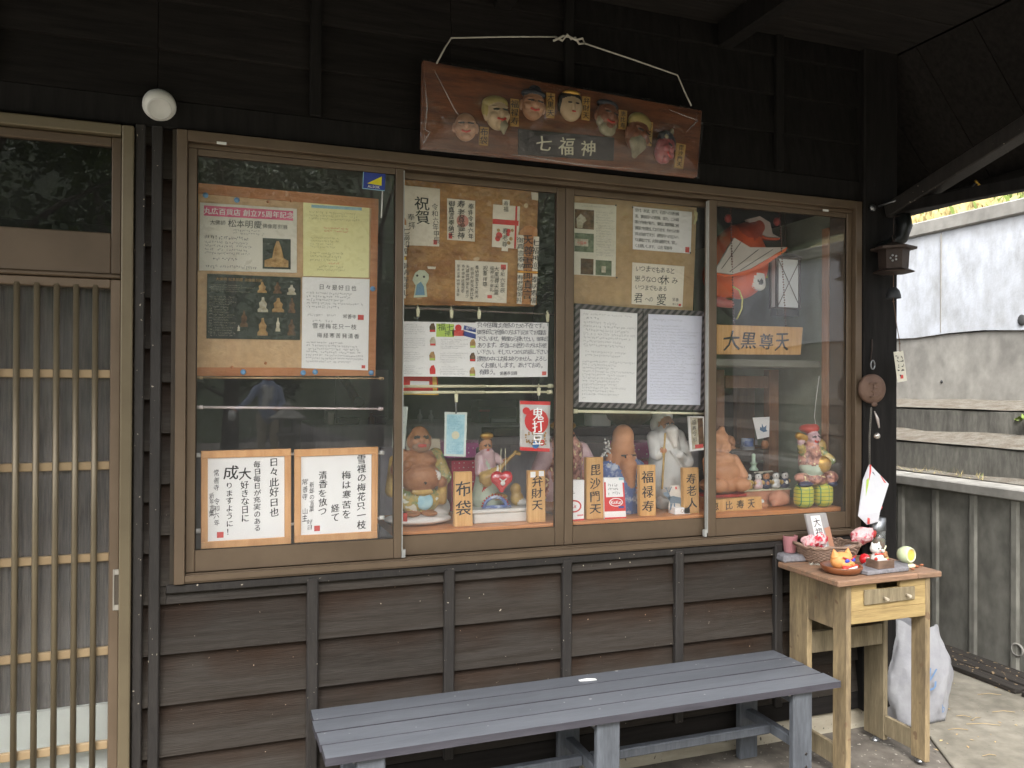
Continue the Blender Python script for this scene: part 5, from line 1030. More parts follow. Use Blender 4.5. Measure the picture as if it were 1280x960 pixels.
# tall headed god in a blue robe
p = stand(776, 652, 0.20); k = mpp(p)
P = [('c', (0, 0, .06), (0, 0, .48), .23, .20, 1), ('c', (-.05, -.05, .1), (.05, -.02, .5), .2, .18, 1), ('c', (-.2, 0, .5), (-.28, -.10, .30), .10, .10, 1), ('c', (.2, 0, .5), (.27, -.12, .28), .11, .11, 1), ('e', (.16, -.22, .27), (.07, .06, .05), 0), ('e', (0, -.05, .88), (.125, .13, .15), 0), ('e', (0, -.03, .74), (.145, .14, .17), 0),
     ('e', (0, -.06, .60), (.15, .13, .13), 0), ('c', (0, -.19, .55), (.02, -.22, .34), .10, .04, 0), ('e', (0, -.20, .645), (.035, .04, .045), 0), ('c', (-.09, -.185, .675), (-.035, -.20, .675), .011, .011, 2), ('c', (.09, -.185, .675), (.035, -.20, .675), .011, .011, 2), ('c', (-.04, -.20, .575), (.04, -.20, .575), .012, .012, 3), ('e', (.165, 0, .63), (.03, .05, .08), 0), ('e', (-.165, 0, .63), (.03, .05, .08), 0), ('c', (.24, -.20, .02), (.20, -.2, .40), .022, .02, 4)] + [('c', a, b, .014, .006, 1, '-') for a, b in (((-.10, -.27, .05), (-.12, -.22, .42)), ((.08, -.28, .05), (.10, -.24, .28)), ((-.02, -.29, .04), (-.02, -.26, .26)), ((-.24, -.18, .42), (-.30, -.2, .24)), ((.20, -.2, .48), (.30, -.22, .30)))]
figure('tall_headed_god_statue', P, [skin_b, glz_blue, hair_k, lip_r, glz_y], p, 106 * k, 108, 0.025, label='statue of a god with a very tall orange forehead and blue robe', cat='statue', group='statues of lucky gods on the shelf')
mb = MB(); rg = random.Random(3)
for q in range(26): mb.ball(p + Vector((-0.075 + rg.uniform(-0.018, 0.018), -0.02 + rg.uniform(-0.01, 0.01), 0.24 + rg.uniform(-0.05, 0.05))), rg.uniform(0.003, 0.006), 6)
mb.build('flower_sprig', glz_w, label='sprig of tiny cream blossoms left of the tall headed statue', cat='ornament')
# white robed elder on a pedestal
p = stand(834, 648, 0.23); pz = at(834, 609, 0.23).z; k = mpp(p)
figure('stone_pedestal', [('b', (0, 0, .5), (.62, .5, .5), .12, 0), ('e', (-.3, -.2, .3), (.4, .35, .3), 0), ('e', (.35, -.15, .2), (.35, .35, .25), 0)], [glz_w], p + Vector((-0.005, 0, 0)), pz - SHZ + 0.004, 32, 0.06, label='rough white pedestal under the white robed elder', cat='pedestal')
P = [('c', (0, 0, .05), (0, 0, .55), .24, .19, 0), ('e', (.22, 0, .05), (.22, .16, .06), 0), ('c', (.1, -.05, .1), (.22, -.02, .06), .14, .08, 0), ('c', (0, 0, .5), (0, 0, .68), .20, .17, 0), ('c', (-.17, 0, .66), (-.20, -.12, .46), .09, .09, 0), ('c', (.19, 0, .66), (.26, -.06, .34), .10, .12, 0), ('c', (.26, -.06, .34), (.10, -.20, .44), .08, .06, 0), ('e', (-.14, -.2, .50), (.045, .04, .04), 1), ('c', (-.17, -.22, .02), (-.13, -.22, .72), .016, .014, 5),
     ('c', (0, -.17, .74), (.02, -.21, .56), .09, .03, 3), ('e', (0, .06, .93), (.14, .12, .10), 0), ('e', (0, .09, .84), (.15, .09, .14), 0), ('e', (-.13, .06, .82), (.05, .06, .10), 0), ('c', (-.05, -.22, .5), (.2, -.18, .2), .012, .012, 4), ('c', (.05, -.22, .45), (.25, -.14, .28), .012, .012, 4)] + head((0, -.04, .82), .23, 1, 2, 6) + [('c', a, b, .012, .006, 0, '-') for a, b in (((.02, -.24, .52), (.05, -.27, .06)), ((-.08, -.24, .44), (-.10, -.27, .04)), ((.10, -.21, .40), (.20, -.22, .05)), ((.20, -.17, .60), (.30, -.16, .36)), ((-.02, -.25, .34), (.14, -.26, .10)), ((-.22, -.16, .60), (-.24, -.20, .44)))]
figure('white_robed_elder_statue', P, [glz_w, skin_b, hair_k, white_m, glz_w, glz_y, lip_r], Vector((p.x - 0.012, 0.23, pz)), 95 * k, 116, 0.02, label='white glazed statue of a bearded elder in a hood and long robe', cat='statue', group='statues of lucky gods on the shelf')
# paper deer on a small box
p = stand(849, 650, 0.085); bx_ = MB().box(p.x - 0.034, p.x + 0.034, 0.06, 0.11, SHZ, SHZ + 0.026).build('small_white_box', paper, label='small white box with a gold ring mark under the paper deer', cat='box', bevel=0.001)
mb = MB(); mb.lathe([(0.005, 0), (0.0065, 0.0), (0.0065, 0.0006), (0.005, 0.0006)], Vector((p.x - 0.002, 0.0598, SHZ + 0.013)), 16, 0, (0, -1, 0)); mb.build('ring_mark', gold_p, bx_)
S = Sheet('paper_deer', [(837, 607), (849, 606.5), (856, 637), (836, 638)], 0.088, pm('cream_card', rgb(222, 214, 204), None, 0.8, bump=0, rnd=0), 0.0012, label='cream card with a grey blue paper deer standing on the small box', cat='card')
mb = MB()
def dq(*pts): mb.slab([at(x, y, 0.0865) for x, y in pts], (0, 0.0008, 0))
dq((835, 621), (842, 620), (851, 622), (854, 626), (853, 630), (846, 629), (838, 629)); dq((829, 615.5), (835, 615), (838.5, 621), (837.5, 627), (834, 622), (830, 619)); dq((838, 629.2), (841, 629.2), (838.5, 638), (837, 638)); dq((850, 630), (853, 630.2), (854.5, 638), (853, 638)); dq((842, 629.2), (844, 629.2), (844, 638), (842.8, 638))
dq((834, 614.8), (832, 609), (833, 609), (835.4, 614.8)); dq((836, 614.9), (839, 608), (840, 608.6), (837.2, 615.2)); dq((833.2, 611.8), (829.4, 609.2), (829.8, 608.6), (833, 610.8))
mb.build('deer_cutout', pm('deer_grey_blue', rgb(120, 136, 150), rgb(100, 116, 132), 0.8, bump=0, rnd=0), S.ob); S.patch(0.55, 0.05, 0.72, 0.16, ink_r, 'red_seal')
# chocolate packs with handwritten bands
def pack(px, y, lines, label, full):
    S = Sheet('chocolate_pack', px, y, paper, 0.016, bevel=0.001, label=label, cat='packet', group='red and white chocolate packs on the shelf')
    if full:
        S.patch(0.0, 0.46, 1.0, 0.80, red_p, 'red_band'); S.patch(0.0, 0.94, 1.0, 1.0, red_p, 'foot_band'); S.patch(0.75, 0.0, 1.0, 0.06, lbl_p, 'blue_corner'); S.patch(0.0, 0.1, 0.08, 0.46, red_p, 'edge_band'); S.patch(0.92, 0.12, 1, 0.46, red_p, 'edge_band')
        mb = MB(); c = S.p(0.55, 0.585, 0.0008); mb.slab([c + S.ex() * 0.33 * S.W * math.cos(a) + S.ey() * 0.10 * S.H * math.sin(a) for a in np.linspace(0, 2 * math.pi, 24)[:-1]], S.nrm * -0.0003); mb.build('logo_oval', paper, S.ob)
        mb = MB(); mb.slab([c + S.nrm * 0.0004 + S.ex() * 0.29 * S.W * math.cos(a) + S.ey() * 0.083 * S.H * math.sin(a) for a in np.linspace(0, 2 * math.pi, 24)[:-1]], S.nrm * -0.0003); mb.build('logo_field', red_p, S.ob)
        S.text([('KitKat', 0.55, 0.625, 0.115, 'c', 0.85)], paper, 'logo', d=0.0016, w='b'); S.scrib([(0.18, 0.12, 0.9, 0.42, 3, 7)], ink, 31, k=1.1)
        S.patch(0.66, 0.68, 0.92, 0.73, blu_p, 'blue_mark', d=0.0008)
    else:
        mb = MB(); c = S.p(0.32, 0.62, 0.0008); n = 24; A = np.linspace(0, 2 * math.pi, n + 1)[:-1]
        ring = [c + S.ex() * 0.5 * S.W * math.cos(a) + S.ey() * 0.15 * S.H * math.sin(a) for a in A] + [c + S.ex() * 0.40 * S.W * math.cos(a) + S.ey() * 0.115 * S.H * math.sin(a) for a in A]
        mb.add(ring, [(i, (i + 1) % n, n + (i + 1) % n, n + i) for i in range(n)]); mb.build('logo_ring', ink_r, S.ob)
        S.text([('Kit', 0.30, 0.66, 0.12, 'c', 0.9)], ink_r, 'logo', d=0.0012, w='b'); S.scrib([(0.02, 0.22, 0.80, 0.36, 1, 4)], ink, 32, k=1.1); S.patch(0, 0.93, 1, 1.0, red_p, 'foot_band'); S.patch(0.05, 0.80, 0.25, 0.87, lbl_p, 'blue_mark'); S.patch(0.55, 0.82, 0.95, 0.86, pm('pink_mark', rgb(226, 150, 150), None, 0.8, bump=0, rnd=0), 'pink_mark')
pack([(711, 600), (730.5, 600), (730, 652), (711, 653.5)], 0.05, None, 'white chocolate pack with a pink ring logo, left of the tallest plaque', False)
pack([(755, 597.5), (779.5, 597), (783, 649), (756, 650)], 0.05, None, 'red banded chocolate pack leaning before the tall headed statue', True)
# framed print hanging at the right of the third pane, flowers, ribbon
S = Sheet('hanging_print', [(860, 520), (881, 520.5), (883, 562), (863, 564.5)], 0.13, paper, 0.008, label='tall framed brown print hanging at the right of the third pane', cat='picture', bevel=0.001)
S.patch(0.12, 0.04, 0.88, 0.95, pale_p, 'print_margin'); S.patch(0.55, 0.06, 0.85, 0.9, brn_p, 'print_band', d=0.0008); S.text([('福寿令和', 0.32, 0.1, 0.15, 'v', 1.1)], ink, d=0.001, jit=0.6); S.patch(0.3, 0.82, 0.8, 0.93, ink_r, 'print_foot', d=0.0010)
p = at(855, 569, 0.27); figure('red_ribbon_ornament', [('c', (-.5, 0, .2), (0, 0, 0), .16, .08, 0), ('c', (.55, 0, -.2), (0, 0, 0), .16, .08, 0), ('e', (0, -.05, 0), (.1, .1, .1), 0)], [lip_r], p, 0.05, 30, 0.06, label='red ribbon bow behind the white robed elder', cat='ornament')
mb = MB(); rg = random.Random(9); c = at(849, 588, 0.29)
for q in range(40): mb.ball(c + Vector((rg.gauss(0, 0.016), rg.gauss(0, 0.012), rg.gauss(0, 0.020))), rg.uniform(0.005, 0.009), 6, rg.randrange(2))
mb.tube([c, Vector((c.x, c.y, SHZ))], 0.004, 6, 1); mb.build('dried_flowers', [pm('yellow_petals', rgb(200, 196, 110), rgb(180, 168, 80), 0.7, bump=0, rnd=0), pm('flower_green', rgb(110, 130, 80), None, 0.7, bump=0, rnd=0)], label='bunch of yellow green flowers behind the white robed elder', cat='flowers')
# dotted cloth boxes and the grey cloth screen behind the statues
def dots(name, c1):
    m = pm(name, c1, None, 0.8, 6, bump=0.05, rnd=0); nt = m.node_tree; L = nt.links.new; b = nt.nodes['Principled BSDF']; src = b.inputs['Base Color'].links[0].from_socket
    tc = _n(nt, 'ShaderNodeTexCoord'); v = _n(nt, 'ShaderNodeTexVoronoi'); v.inputs['Scale'].default_value = 52; v.inputs['Randomness'].default_value = 0.1; L(tc.outputs['Object'], v.inputs['Vector'])
    r = _n(nt, 'ShaderNodeMapRange'); r.inputs[1].default_value = 0.30; r.inputs[2].default_value = 0.24; L(v.outputs['Distance'], r.inputs[0]); mx = _n(nt, 'ShaderNodeMix', data_type='RGBA'); L(r.outputs[0], mx.inputs[0]); L(src, mx.inputs[6]); mx.inputs[7].default_value = (*rgb(220, 200, 206), 1); L(mx.outputs[2], b.inputs['Base Color']); return m
dp, dr = dots('purple_dotted_cloth', rgb(178, 78, 140)), dots('red_dotted_cloth', rgb(206, 56, 84))
def bxpx(name, x0, y0, x1, y1, ya, yb, m, label, cat, **kw):
    a, b = at(x0, y1, ya), at(x1, y0, ya); return box(name, a.x, b.x, ya, yb, a.z, b.z, m, label=label, cat=cat, bevel=0.003, **kw)
bxpx('cloth_box', 558, 553, 612, 573, 0.42, 0.60, dp, 'purple dotted cloth box behind the first name plaque, upper of two', 'box', group='dotted cloth boxes behind the statues')
bxpx('cloth_box', 564, 575, 606, 640, 0.42, 0.60, dr, 'red dotted cloth box behind the first name plaque, lower of two', 'box', group='dotted cloth boxes behind the statues')
bxpx('cloth_box', 786, 553, 830, 574, 0.42, 0.60, dp, 'purple dotted cloth box beside the white robed elder', 'box', group='dotted cloth boxes behind the statues')
bxpx('cloth_box', 782, 575, 840, 640, 0.42, 0.60, dr, 'red dotted cloth box beside the white robed elder', 'box', group='dotted cloth boxes behind the statues')
gcl = pm('grey_cloth', rgb(172, 170, 174), rgb(154, 152, 156), 0.95, 7, (4, 4, 1), 0.15, 60, rnd=0.06)
p = at(640, 556, 0.63)
scr = root('cloth_screen', (p.x, 0.66, 0), 'grey pleated cloth screen standing behind the lute player', 'screen')
for i in range(10):
    x = 0.62 + i * 0.19; MB().hexa([(x, 0.63 + 0.012 * (i % 2), 0.02), (x + 0.188, 0.642 - 0.012 * (i % 2), 0.02), (x + 0.188, 0.66, 0.02), (x, 0.66, 0.02), (x, 0.63 + 0.012 * (i % 2), p.z), (x + 0.188, 0.642 - 0.012 * (i % 2), p.z), (x + 0.188, 0.66, p.z), (x, 0.66, p.z)]).build('screen_panel', gcl, scr)
p = at(530, 580, 0.25); Sheet('gold_card', [(508, 549), (550, 548), (552, 600), (509, 604)], 0.30, pm('gold_grey_card', rgb(196, 184, 160), rgb(170, 158, 130), 0.6, 8, bump=0.1, rnd=0), 0.006, label='pale square card standing behind the pot bellied statue', cat='card')

# ------------------------------------------------------------------ fourth pane: alcove with lantern, fish and small shrine
post_w = pm('red_brown_post', rgb(190, 142, 106), rgb(164, 116, 82), 0.6, 6, (9, 9, 1), 0.15, 50, rnd=0.05)
drk_w = pm('brown_cabinet_wood', rgb(122, 86, 60), rgb(96, 66, 46), 0.55, 6, (8, 8, 1), 0.12, 50, rnd=0.08)
gry_w = pm('grey_slab', rgb(124, 124, 112), rgb(104, 104, 94), 0.8, 5, (1, 6, 6), 0.15, 60, rnd=0)
MB().box(2.4755, 2.490, 0.105, 1.2, 0.10, 2.17).build('alcove_wall', wall_g, SHOP)
MB().box(2.440, 2.475, 0.11, 0.15, SHZ, at(1042, 285, 0.11).z).build('alcove_post', post_w, SHOP, bevel=0.002)
a, b = at(900, 453, 0.16), at(1030, 452, 0.14)
MB().hexa([(1.80, 0.14, a.z - 0.016), (2.43, 0.14, a.z - 0.016), (2.43, 0.42, a.z - 0.016), (1.80, 0.42, a.z - 0.016), (1.80, 0.14, a.z + 0.014), (2.43, 0.14, a.z + 0.014), (2.43, 0.42, a.z + 0.014), (1.80, 0.42, a.z + 0.014)]).build('alcove_shelf', gry_w, label='grey wooden shelf across the alcove under the brushed sign', cat='shelf', bevel=0.003)
shz2 = a.z + 0.014
cab = root('shrine_cabinet', (2.06, 0.40, SHZ), 'brown wooden cabinet frame with open front under the grey shelf', 'cabinet')
def cb(nm, x0, y0, x1, y1, ya, yb, m=drk_w): 
    p0, p1 = at(x0, y1, ya), at(x1, y0, ya); return box(nm, p0.x, p1.x, ya, yb, p0.z, p1.z, m, cab, 0.002)
cb('cabinet_post', 961, 462, 974, 612, 0.30, 0.34); cb('cabinet_post', 890, 462, 906, 612, 0.30, 0.34); cb('cabinet_lintel', 906.5, 470, 960.5, 485, 0.305, 0.335); cb('cabinet_post', 921, 485, 944, 600, 0.55, 0.58); cb('cabinet_back', 880, 470, 1000, 650, 0.72, 0.74, pm('dark_back', rgb(64, 48, 38), rgb(46, 36, 30), 0.7, 6)); cb('cabinet_shelf', 905, 558, 963, 563, 0.40, 0.7)
box('altar_block', 2.0, 2.42, 0.36, 0.70, SHZ, at(985, 592, 0.36).z, pm('altar_grey', rgb(116, 114, 110), rgb(96, 94, 90), 0.8), cab, 0.003)
for i, (x0, y0, x1, y1) in enumerate(((915, 562, 962, 577), (920, 578, 962, 594))):
    bxpx('lacquer_box', x0, y0, x1, y1, 0.34 + 0.01 * i, 0.44, pm('dark_lacquer', rgb(58, 46, 42), rgb(44, 36, 34), 0.3, 8, bump=0.03, rnd=0.1) if 'dark_lacquer' not in MATS else MATS['dark_lacquer'], ('dark lacquer box under the blue cup, upper of two', 'dark lacquer box behind the mint candlestick, lower of two')[i], 'box', group='dark lacquer boxes in the shrine')
p = at(934, 562, 0.36); c_ = MB(); c_.lathe([(0.0, 0), (0.020, 0.0), (0.027, 0.012), (0.028, 0.05), (0.026, 0.05), (0.024, 0.012), (0, 0.008)], p, 18); c_.build('blue_cup', glz_blue, label='blue and white cup on the dark boxes', cat='cup')
MB().lathe([(0.030, 0), (0.030, 0.016), (0.0, 0.018)], p + Vector((0.002, 0.0, -0.0005)), 18).lathe([(0, 0), (0.030, 0)], p, 18).build('cup_stand', pm('grey_stand', rgb(128, 130, 134), None, 0.5), bpy.data.objects['blue_cup'])
S = Sheet('picture_card', [(941, 522), (962, 521), (961.5, 546), (947, 549)], 0.285, paper, 0.002, label='white card with a blue brush drawing tilted above the cup', cat='card')
S.patch(0, 0, 0, 0, pm('blue_wash', rgb(80, 116, 150), None, 0.8, bump=0, rnd=0), 'blue_drawing', poly=[(0.3, 0.6), (0.35, 0.45), (0.45, 0.5), (0.5, 0.3), (0.6, 0.5), (0.8, 0.4), (0.75, 0.6), (0.85, 0.7), (0.55, 0.72)])
p = at(956, 561, 0.288); MB().lathe([(0, 0), (0.013, 0), (0.017, 0.02), (0.012, 0.034), (0.010, 0.036), (0, 0.036)], p, 14).build('orange_pot', skin_o, label='small orange clay pot below the tilted card', cat='pot')
p = at(912, 562, 0.30); figure('dome_figurine', [('e', (0, 0, .5), (.4, .38, .5), 0), ('e', (0, 0, .12), (.42, .4, .14), 0), ('e', (0, -.36, .45), (.1, .1, .12), 0)], [skin_o], p, 0.062, 26, 0.06, label='pale clay dome shaped figure behind the seated clay god', cat='figurine')
p = at(942, 588, 0.27); MB().lathe([(0, 0), (0.019, 0), (0.020, 0.004), (0.012, 0.016), (0.012, 0.026), (0.016, 0.03), (0.016, 0.033), (0.008, 0.034), (0.008, 0.07), (0.002, 0.074), (0, 0.074)], p, 16).build('candlestick', pm('mint_ceramic', rgb(190, 214, 190), rgb(176, 200, 176), 0.3, bump=0.02), label='mint green ceramic candlestick in front of the dark boxes', cat='candlestick')
Sheet('paper_slip', [(942, 590), (965, 588), (967, 589.5), (945, 593)], 0.25, pm('slip_cream', rgb(214, 206, 186), None, 0.8, bump=0), 0.002, label='cream paper slip lying above the row of figurines', cat='paper', back=(0, 0.03, 0.006))
# wooden block with five figurines on it
a, b = at(930, 636, 0.15), at(988, 612, 0.15)
MB().box(a.x, b.x, 0.15, 0.24, SHZ, b.z).build('clay_block', pm('terracotta_block', rgb(196, 140, 110), rgb(178, 122, 92), 0.7, 6, bump=0.15, rnd=0), label='terracotta coloured block under the row of five figurines', cat='block', bevel=0.003)
MB().box(a.x - 0.003, b.x + 0.003, 0.146, 0.245, b.z + 0.0005, b.z + 0.005).build('cream_tray', cream_pl, label='thin cream tray carrying the five figurines', cat='tray', bevel=0.001)
for i, (x, m1, m2, l) in enumerate(((935, glz_y, glz_w, 'yellow robed figurine at the left end of the row of five'), (947.5, glz_pk, glz_w, 'pink robed figurine, second from the left in the row of five'), (957.5, pm('navy_glaze', rgb(52, 56, 84), None, 0.3, bump=0, rnd=0), skin_b, 'dark blue robed figurine in the middle of the row of five'), (969.5, glz_w, glz_w, 'white robed figurine, fourth from the left in the row of five'), (981, MATS['navy_glaze'], glz_w, 'blue and white figurine at the right end of the row of five'))):
    q = at(x, 611, 0.165); q.z = b.z + 0.0055; kk = mpp(q)
    figure('god_figurine', [('e', (0, 0, .2), (.32, .25, .22), 0), ('e', (0, 0, .46), (.26, .2, .22), 0), ('e', (0, -.03, .78), (.22, .2, .22), 1), ('e', (-.26, -.08, .4), (.1, .1, .12), 2), ('e', (.26, -.08, .45), (.1, .1, .12), 2), ('e', (0, .03, .95), (.18, .16, .08), 3), ('e', (-.08, -.21, .8), (.03, .03, .03), 3), ('e', (.08, -.21, .8), (.03, .03, .03), 3), ('e', (0, -.2, .36), (.1, .06, .12), 1)], [m1, m2, glz_y, hair_k], q, 20 * kk, 30, 0.03, label=l, cat='figurine', group='five figurines on the cream tray')
bk = pm('black_tray', rgb(40, 38, 40), None, 0.4, bump=0); box('figurine_backing', a.x, b.x + 0.002, 0.20, 0.206, b.z + 0.0055, b.z + 0.055, bk, label='dark board standing behind the five figurines', cat='board')
# seated clay god with hat, red cord and name plaque
p = at(903, 622, 0.13); k = mpp(p); pz = at(903, 616.5, 0.13).z
P = [('e', (0, 0, .14), (.40, .28, .15), 0), ('e', (0, -.05, .36), (.30, .22, .22), 0), ('e', (0, 0, .56), (.26, .18, .14), 0), ('c', (-.25, 0, .55), (-.33, -.14, .32), .10, .09, 0), ('c', (.25, 0, .55), (.34, -.14, .30), .10, .09, 0), ('e', (.22, -.24, .16), (.18, .14, .12), 0), ('e', (-.22, -.24, .16), (.18, .14, .12), 0), ('e', (0, .03, .93), (.15, .13, .12), 0), ('c', (0, .03, .95), (.05, .05, 1.08), .10, .05, 0)] + head((0, -.05, .78), .30, 0, 0, 1)
figure('clay_god_statue', P, [skin_b, skin_o], Vector((p.x, 0.14, pz)), 74 * k, 64, 0.03, label='unglazed orange clay statue of a seated god in a tall cap', cat='statue', group='statues of lucky gods on the shelf')
a = at(884, 640, 0.11); b = at(932, 616.5, 0.11); box('red_felt_board', a.x, b.x, 0.10, 0.20, b.z - 0.012, b.z, lip_r, label='bright red felt board under the seated clay god', cat='board', bevel=0.002)
box('wooden_riser', a.x, b.x - 0.004, 0.11, 0.20, SHZ, b.z - 0.0125, w_shelf, label='orange wooden riser under the red felt board', cat='riser', bevel=0.002)
S = plaque([(886, 625), (952, 621), (953, 641), (886, 646)], 0.065, '', 'long low wooden plaque lying under the seated clay god', 1.0, 0.1)
S.text([('恵', 0.04, 0.84, 0.74, 'h'), ('比', 0.29, 0.80, 0.74, 'h'), ('寿', 0.51, 0.78, 0.74, 'h'), ('天', 0.71, 0.76, 0.76, 'h')], ink, jit=0.6, w='b', d=0.001)
p = at(973, 643, 0.12); p.z = SHZ
figure('round_wood_piece', [('e', (0, 0, .45), (.60, .42, .45), 0), ('c', (-.45, -.2, .2), (.3, -.1, .4), .18, .3, 0)], [pm('pinkish_wood', rgb(200, 144, 116), rgb(176, 118, 90), 0.6, 10, bump=0.2, rnd=0)], p, 0.075, 30, 0.06, label='rounded pinkish wooden drum shape beside the green straw bales', cat='wooden piece')
p = at(955, 640, 0.085); p.z = SHZ; figure('bird_figurine', [('e', (0, 0, .35), (.55, .3, .32), 1), ('e', (-.25, 0, .85), (.24, .22, .24), 0), ('c', (-.25, 0, .8), (-.1, 0, .4), .15, .25, 1), ('c', (.4, 0, .45), (.8, 0, .4), .15, .06, 1)], [glz_w, skin_o], p, 0.035, 26, 0.05, label='small bird figurine with a white head on the low plaque end', cat='figurine')
# god of plenty on two straw bales
def tartan():
    m = pm('straw_bale_glaze', rgb(186, 190, 78), rgb(206, 184, 70), 0.35, 20, bump=0.1, rnd=0); nt = m.node_tree; L = nt.links.new; b = nt.nodes['Principled BSDF']; src = b.inputs['Base Color'].links[0].from_socket
    tc = _n(nt, 'ShaderNodeTexCoord'); s = _n(nt, 'ShaderNodeSeparateXYZ'); L(tc.outputs['Object'], s.inputs[0]); prev = src
    for ax, per, th in ((2, 0.0155, 0.16), (0, 0.033, 0.09)):
        d = _n(nt, 'ShaderNodeMath', operation='DIVIDE'); d.inputs[1].default_value = per; L(s.outputs[ax], d.inputs[0]); fr = _n(nt, 'ShaderNodeMath', operation='FRACT'); L(d.outputs[0], fr.inputs[0])
        lt = _n(nt, 'ShaderNodeMath', operation='LESS_THAN'); lt.inputs[1].default_value = th; L(fr.outputs[0], lt.inputs[0]); mx = _n(nt, 'ShaderNodeMix', data_type='RGBA'); L(lt.outputs[0], mx.inputs[0]); L(prev, mx.inputs[6]); mx.inputs[7].default_value = (*rgb(70, 130, 84), 1); prev = mx.outputs[2]
    L(prev, b.inputs['Base Color']); return m
tm = tartan(); bz = None
for i, (x, l) in enumerate(((1004.5, 'left green and yellow straw bale under the painted god'), (1028.5, 'right green and yellow straw bale under the painted god'))):
    p = at(x, 641, 0.045); p.z = SHZ; k = mpp(p); bz = p.z + 29 * k
    figure('straw_bale', [('b', (0, 0, .5), (.38, .34, .5), .3, 0)], [tm], p, 31 * k, 30, 0.02, label=l, cat='bale', group='straw bales under the painted god')
p = at(1015, 612, 0.05); k = mpp(p)
P = [('e', (.02, 0, .10), (.30, .18, .12), 0), ('e', (0, -.02, .32), (.24, .18, .20), 1), ('c', (-.04, 0, .4), (-.05, 0, .60), .20, .17, 0), ('e', (.10, -.15, .36), (.15, .1, .14), 2), ('c', (-.2, 0, .58), (-.30, -.08, .66), .08, .06, 4), ('e', (-.31, -.09, .74), (.06, .06, .06), 3), ('c', (-.36, -.1, .84), (-.24, -.1, .80), .06, .06, 2), ('c', (.17, 0, .55), (.30, -.10, .42), .09, .08, 4), ('e', (-.05, .02, .95), (.17, .15, .08), 6), ('e', (.05, 0, .97), (.07, .07, .06), 6), ('e', (-.26, -.05, .14), (.13, .10, .08), 0), ('e', (.32, -.05, .12), (.16, .12, .12), 0), ('e', (-.22, -.1, .03), (.14, .08, .05), 7), ('e', (.33, -.1, .02), (.10, .08, .05), 7), ('e', (.22, .08, .62), (.13, .10, .16), 9)] + head((-.03, -.05, .80), .27, 3, 8, 6)
figure('painted_god_statue', P, [glz_mix, glz_mint, gold_m, glz_pk, glz_g, skin_o, lip_r, MATS['navy_glaze'], hair_k, glz_y], Vector((p.x, 0.05, bz - 0.004)), 74 * k, 104, 0.022, label='bright painted god statue with a mallet standing on two straw bales', cat='statue', group='statues of lucky gods on the shelf')
# brushed sign, lantern, chains, fish
S = Sheet('shrine_sign', [(896, 405.5), (1004, 409), (1001, 443.5), (896, 443)], 0.17, w_pq, 0.02, bevel=0.002, label='wooden sign with four brushed characters standing on the grey alcove shelf', cat='sign')
for ch, u in (('大', 0.07), ('黒', 0.27), ('尊', 0.475), ('天', 0.66)): S.text([(ch, u, 0.78, 0.66, 'h', 1.0, 1.0)], ink, jit=0.7, w='b', d=0.001)
lt = at(985, 386, 0.16); k = mpp(lt); w, d, h = 17.0 * k, 6 * k, 62 * k
lan = root('metal_lantern', (lt.x, 0.16 + d, lt.z), 'square metal lantern with white panes and crossed wires hanging in the alcove', 'lantern')
lm = pm('lantern_metal', rgb(96, 82, 76), rgb(70, 60, 56), 0.4, metal=0.5, bump=0.05); cx, cy, z0 = lt.x, 0.16 + d, lt.z
mb = MB()
for sx in (-1, 1):
    for sy in (-1, 1): mb.box(cx + sx * w - 0.005, cx + sx * w + 0.005, cy + sy * d - 0.005, cy + sy * d + 0.005, z0 + 0.006, z0 + h)
mb.box(cx - w - 0.006, cx + w + 0.006, cy - d - 0.006, cy + d + 0.006, z0, z0 + 0.0055).box(cx - w - 0.006, cx + w + 0.006, cy - d - 0.006, cy + d + 0.006, z0 + h + 0.0005, z0 + h + 0.007); mb.build('cage', lm, lan)
ppane = pm('white_lantern_pane', rgb(238, 242, 244), rgb(228, 232, 234), 0.25, bump=0, rnd=0, spec=0.6)
for sx, sy in ((0, -1), (0, 1), (1, 0), (-1, 0)): box('pane', cx - (w - 0.0035 if sy else 0.001) + sx * (w - 0.002), cx + (w - 0.0035 if sy else 0.001) + sx * (w - 0.002), cy - (d - 0.0035 if sx else 0.001) + sy * (d - 0.002), cy + (d - 0.0035 if sx else 0.001) + sy * (d - 0.002), z0 + 0.006, z0 + h - 0.0005, ppane, lan)
mb = MB(); f = cy - d - 0.005
mb.tube([(cx - w, f, z0 + 0.006), (cx + w, f, z0 + h)], 0.0016, 5).tube([(cx + w, f - 0.002, z0 + 0.006), (cx - w, f - 0.002, z0 + h)], 0.0016, 5); mb.build('cross_wire', lm, lan)
MB().lathe([(w * 1.25, 0), (w * 0.4, 0.020), (0.010, 0.022), (0.010, 0.036), (0.014, 0.037), (0.014, 0.042), (0.0, 0.043)], Vector((cx, cy, z0 + h + 0.0075)), 12).build('chimney', lm, lan)
MB().tube([(cx, cy, z0 + h + 0.05), (cx, cy, 2.16)], 0.0015, 5).build('hanger', lm, lan)
box('lantern_tray', cx - w, cx + w, cy - d, cy + d, z0 - 0.030, z0 - 0.001, pm('dark_tray', rgb(52, 48, 46), None, 0.5), lan)
cm = pm('rust_bead', rgb(112, 62, 52), rgb(86, 48, 42), 0.45, bump=0)
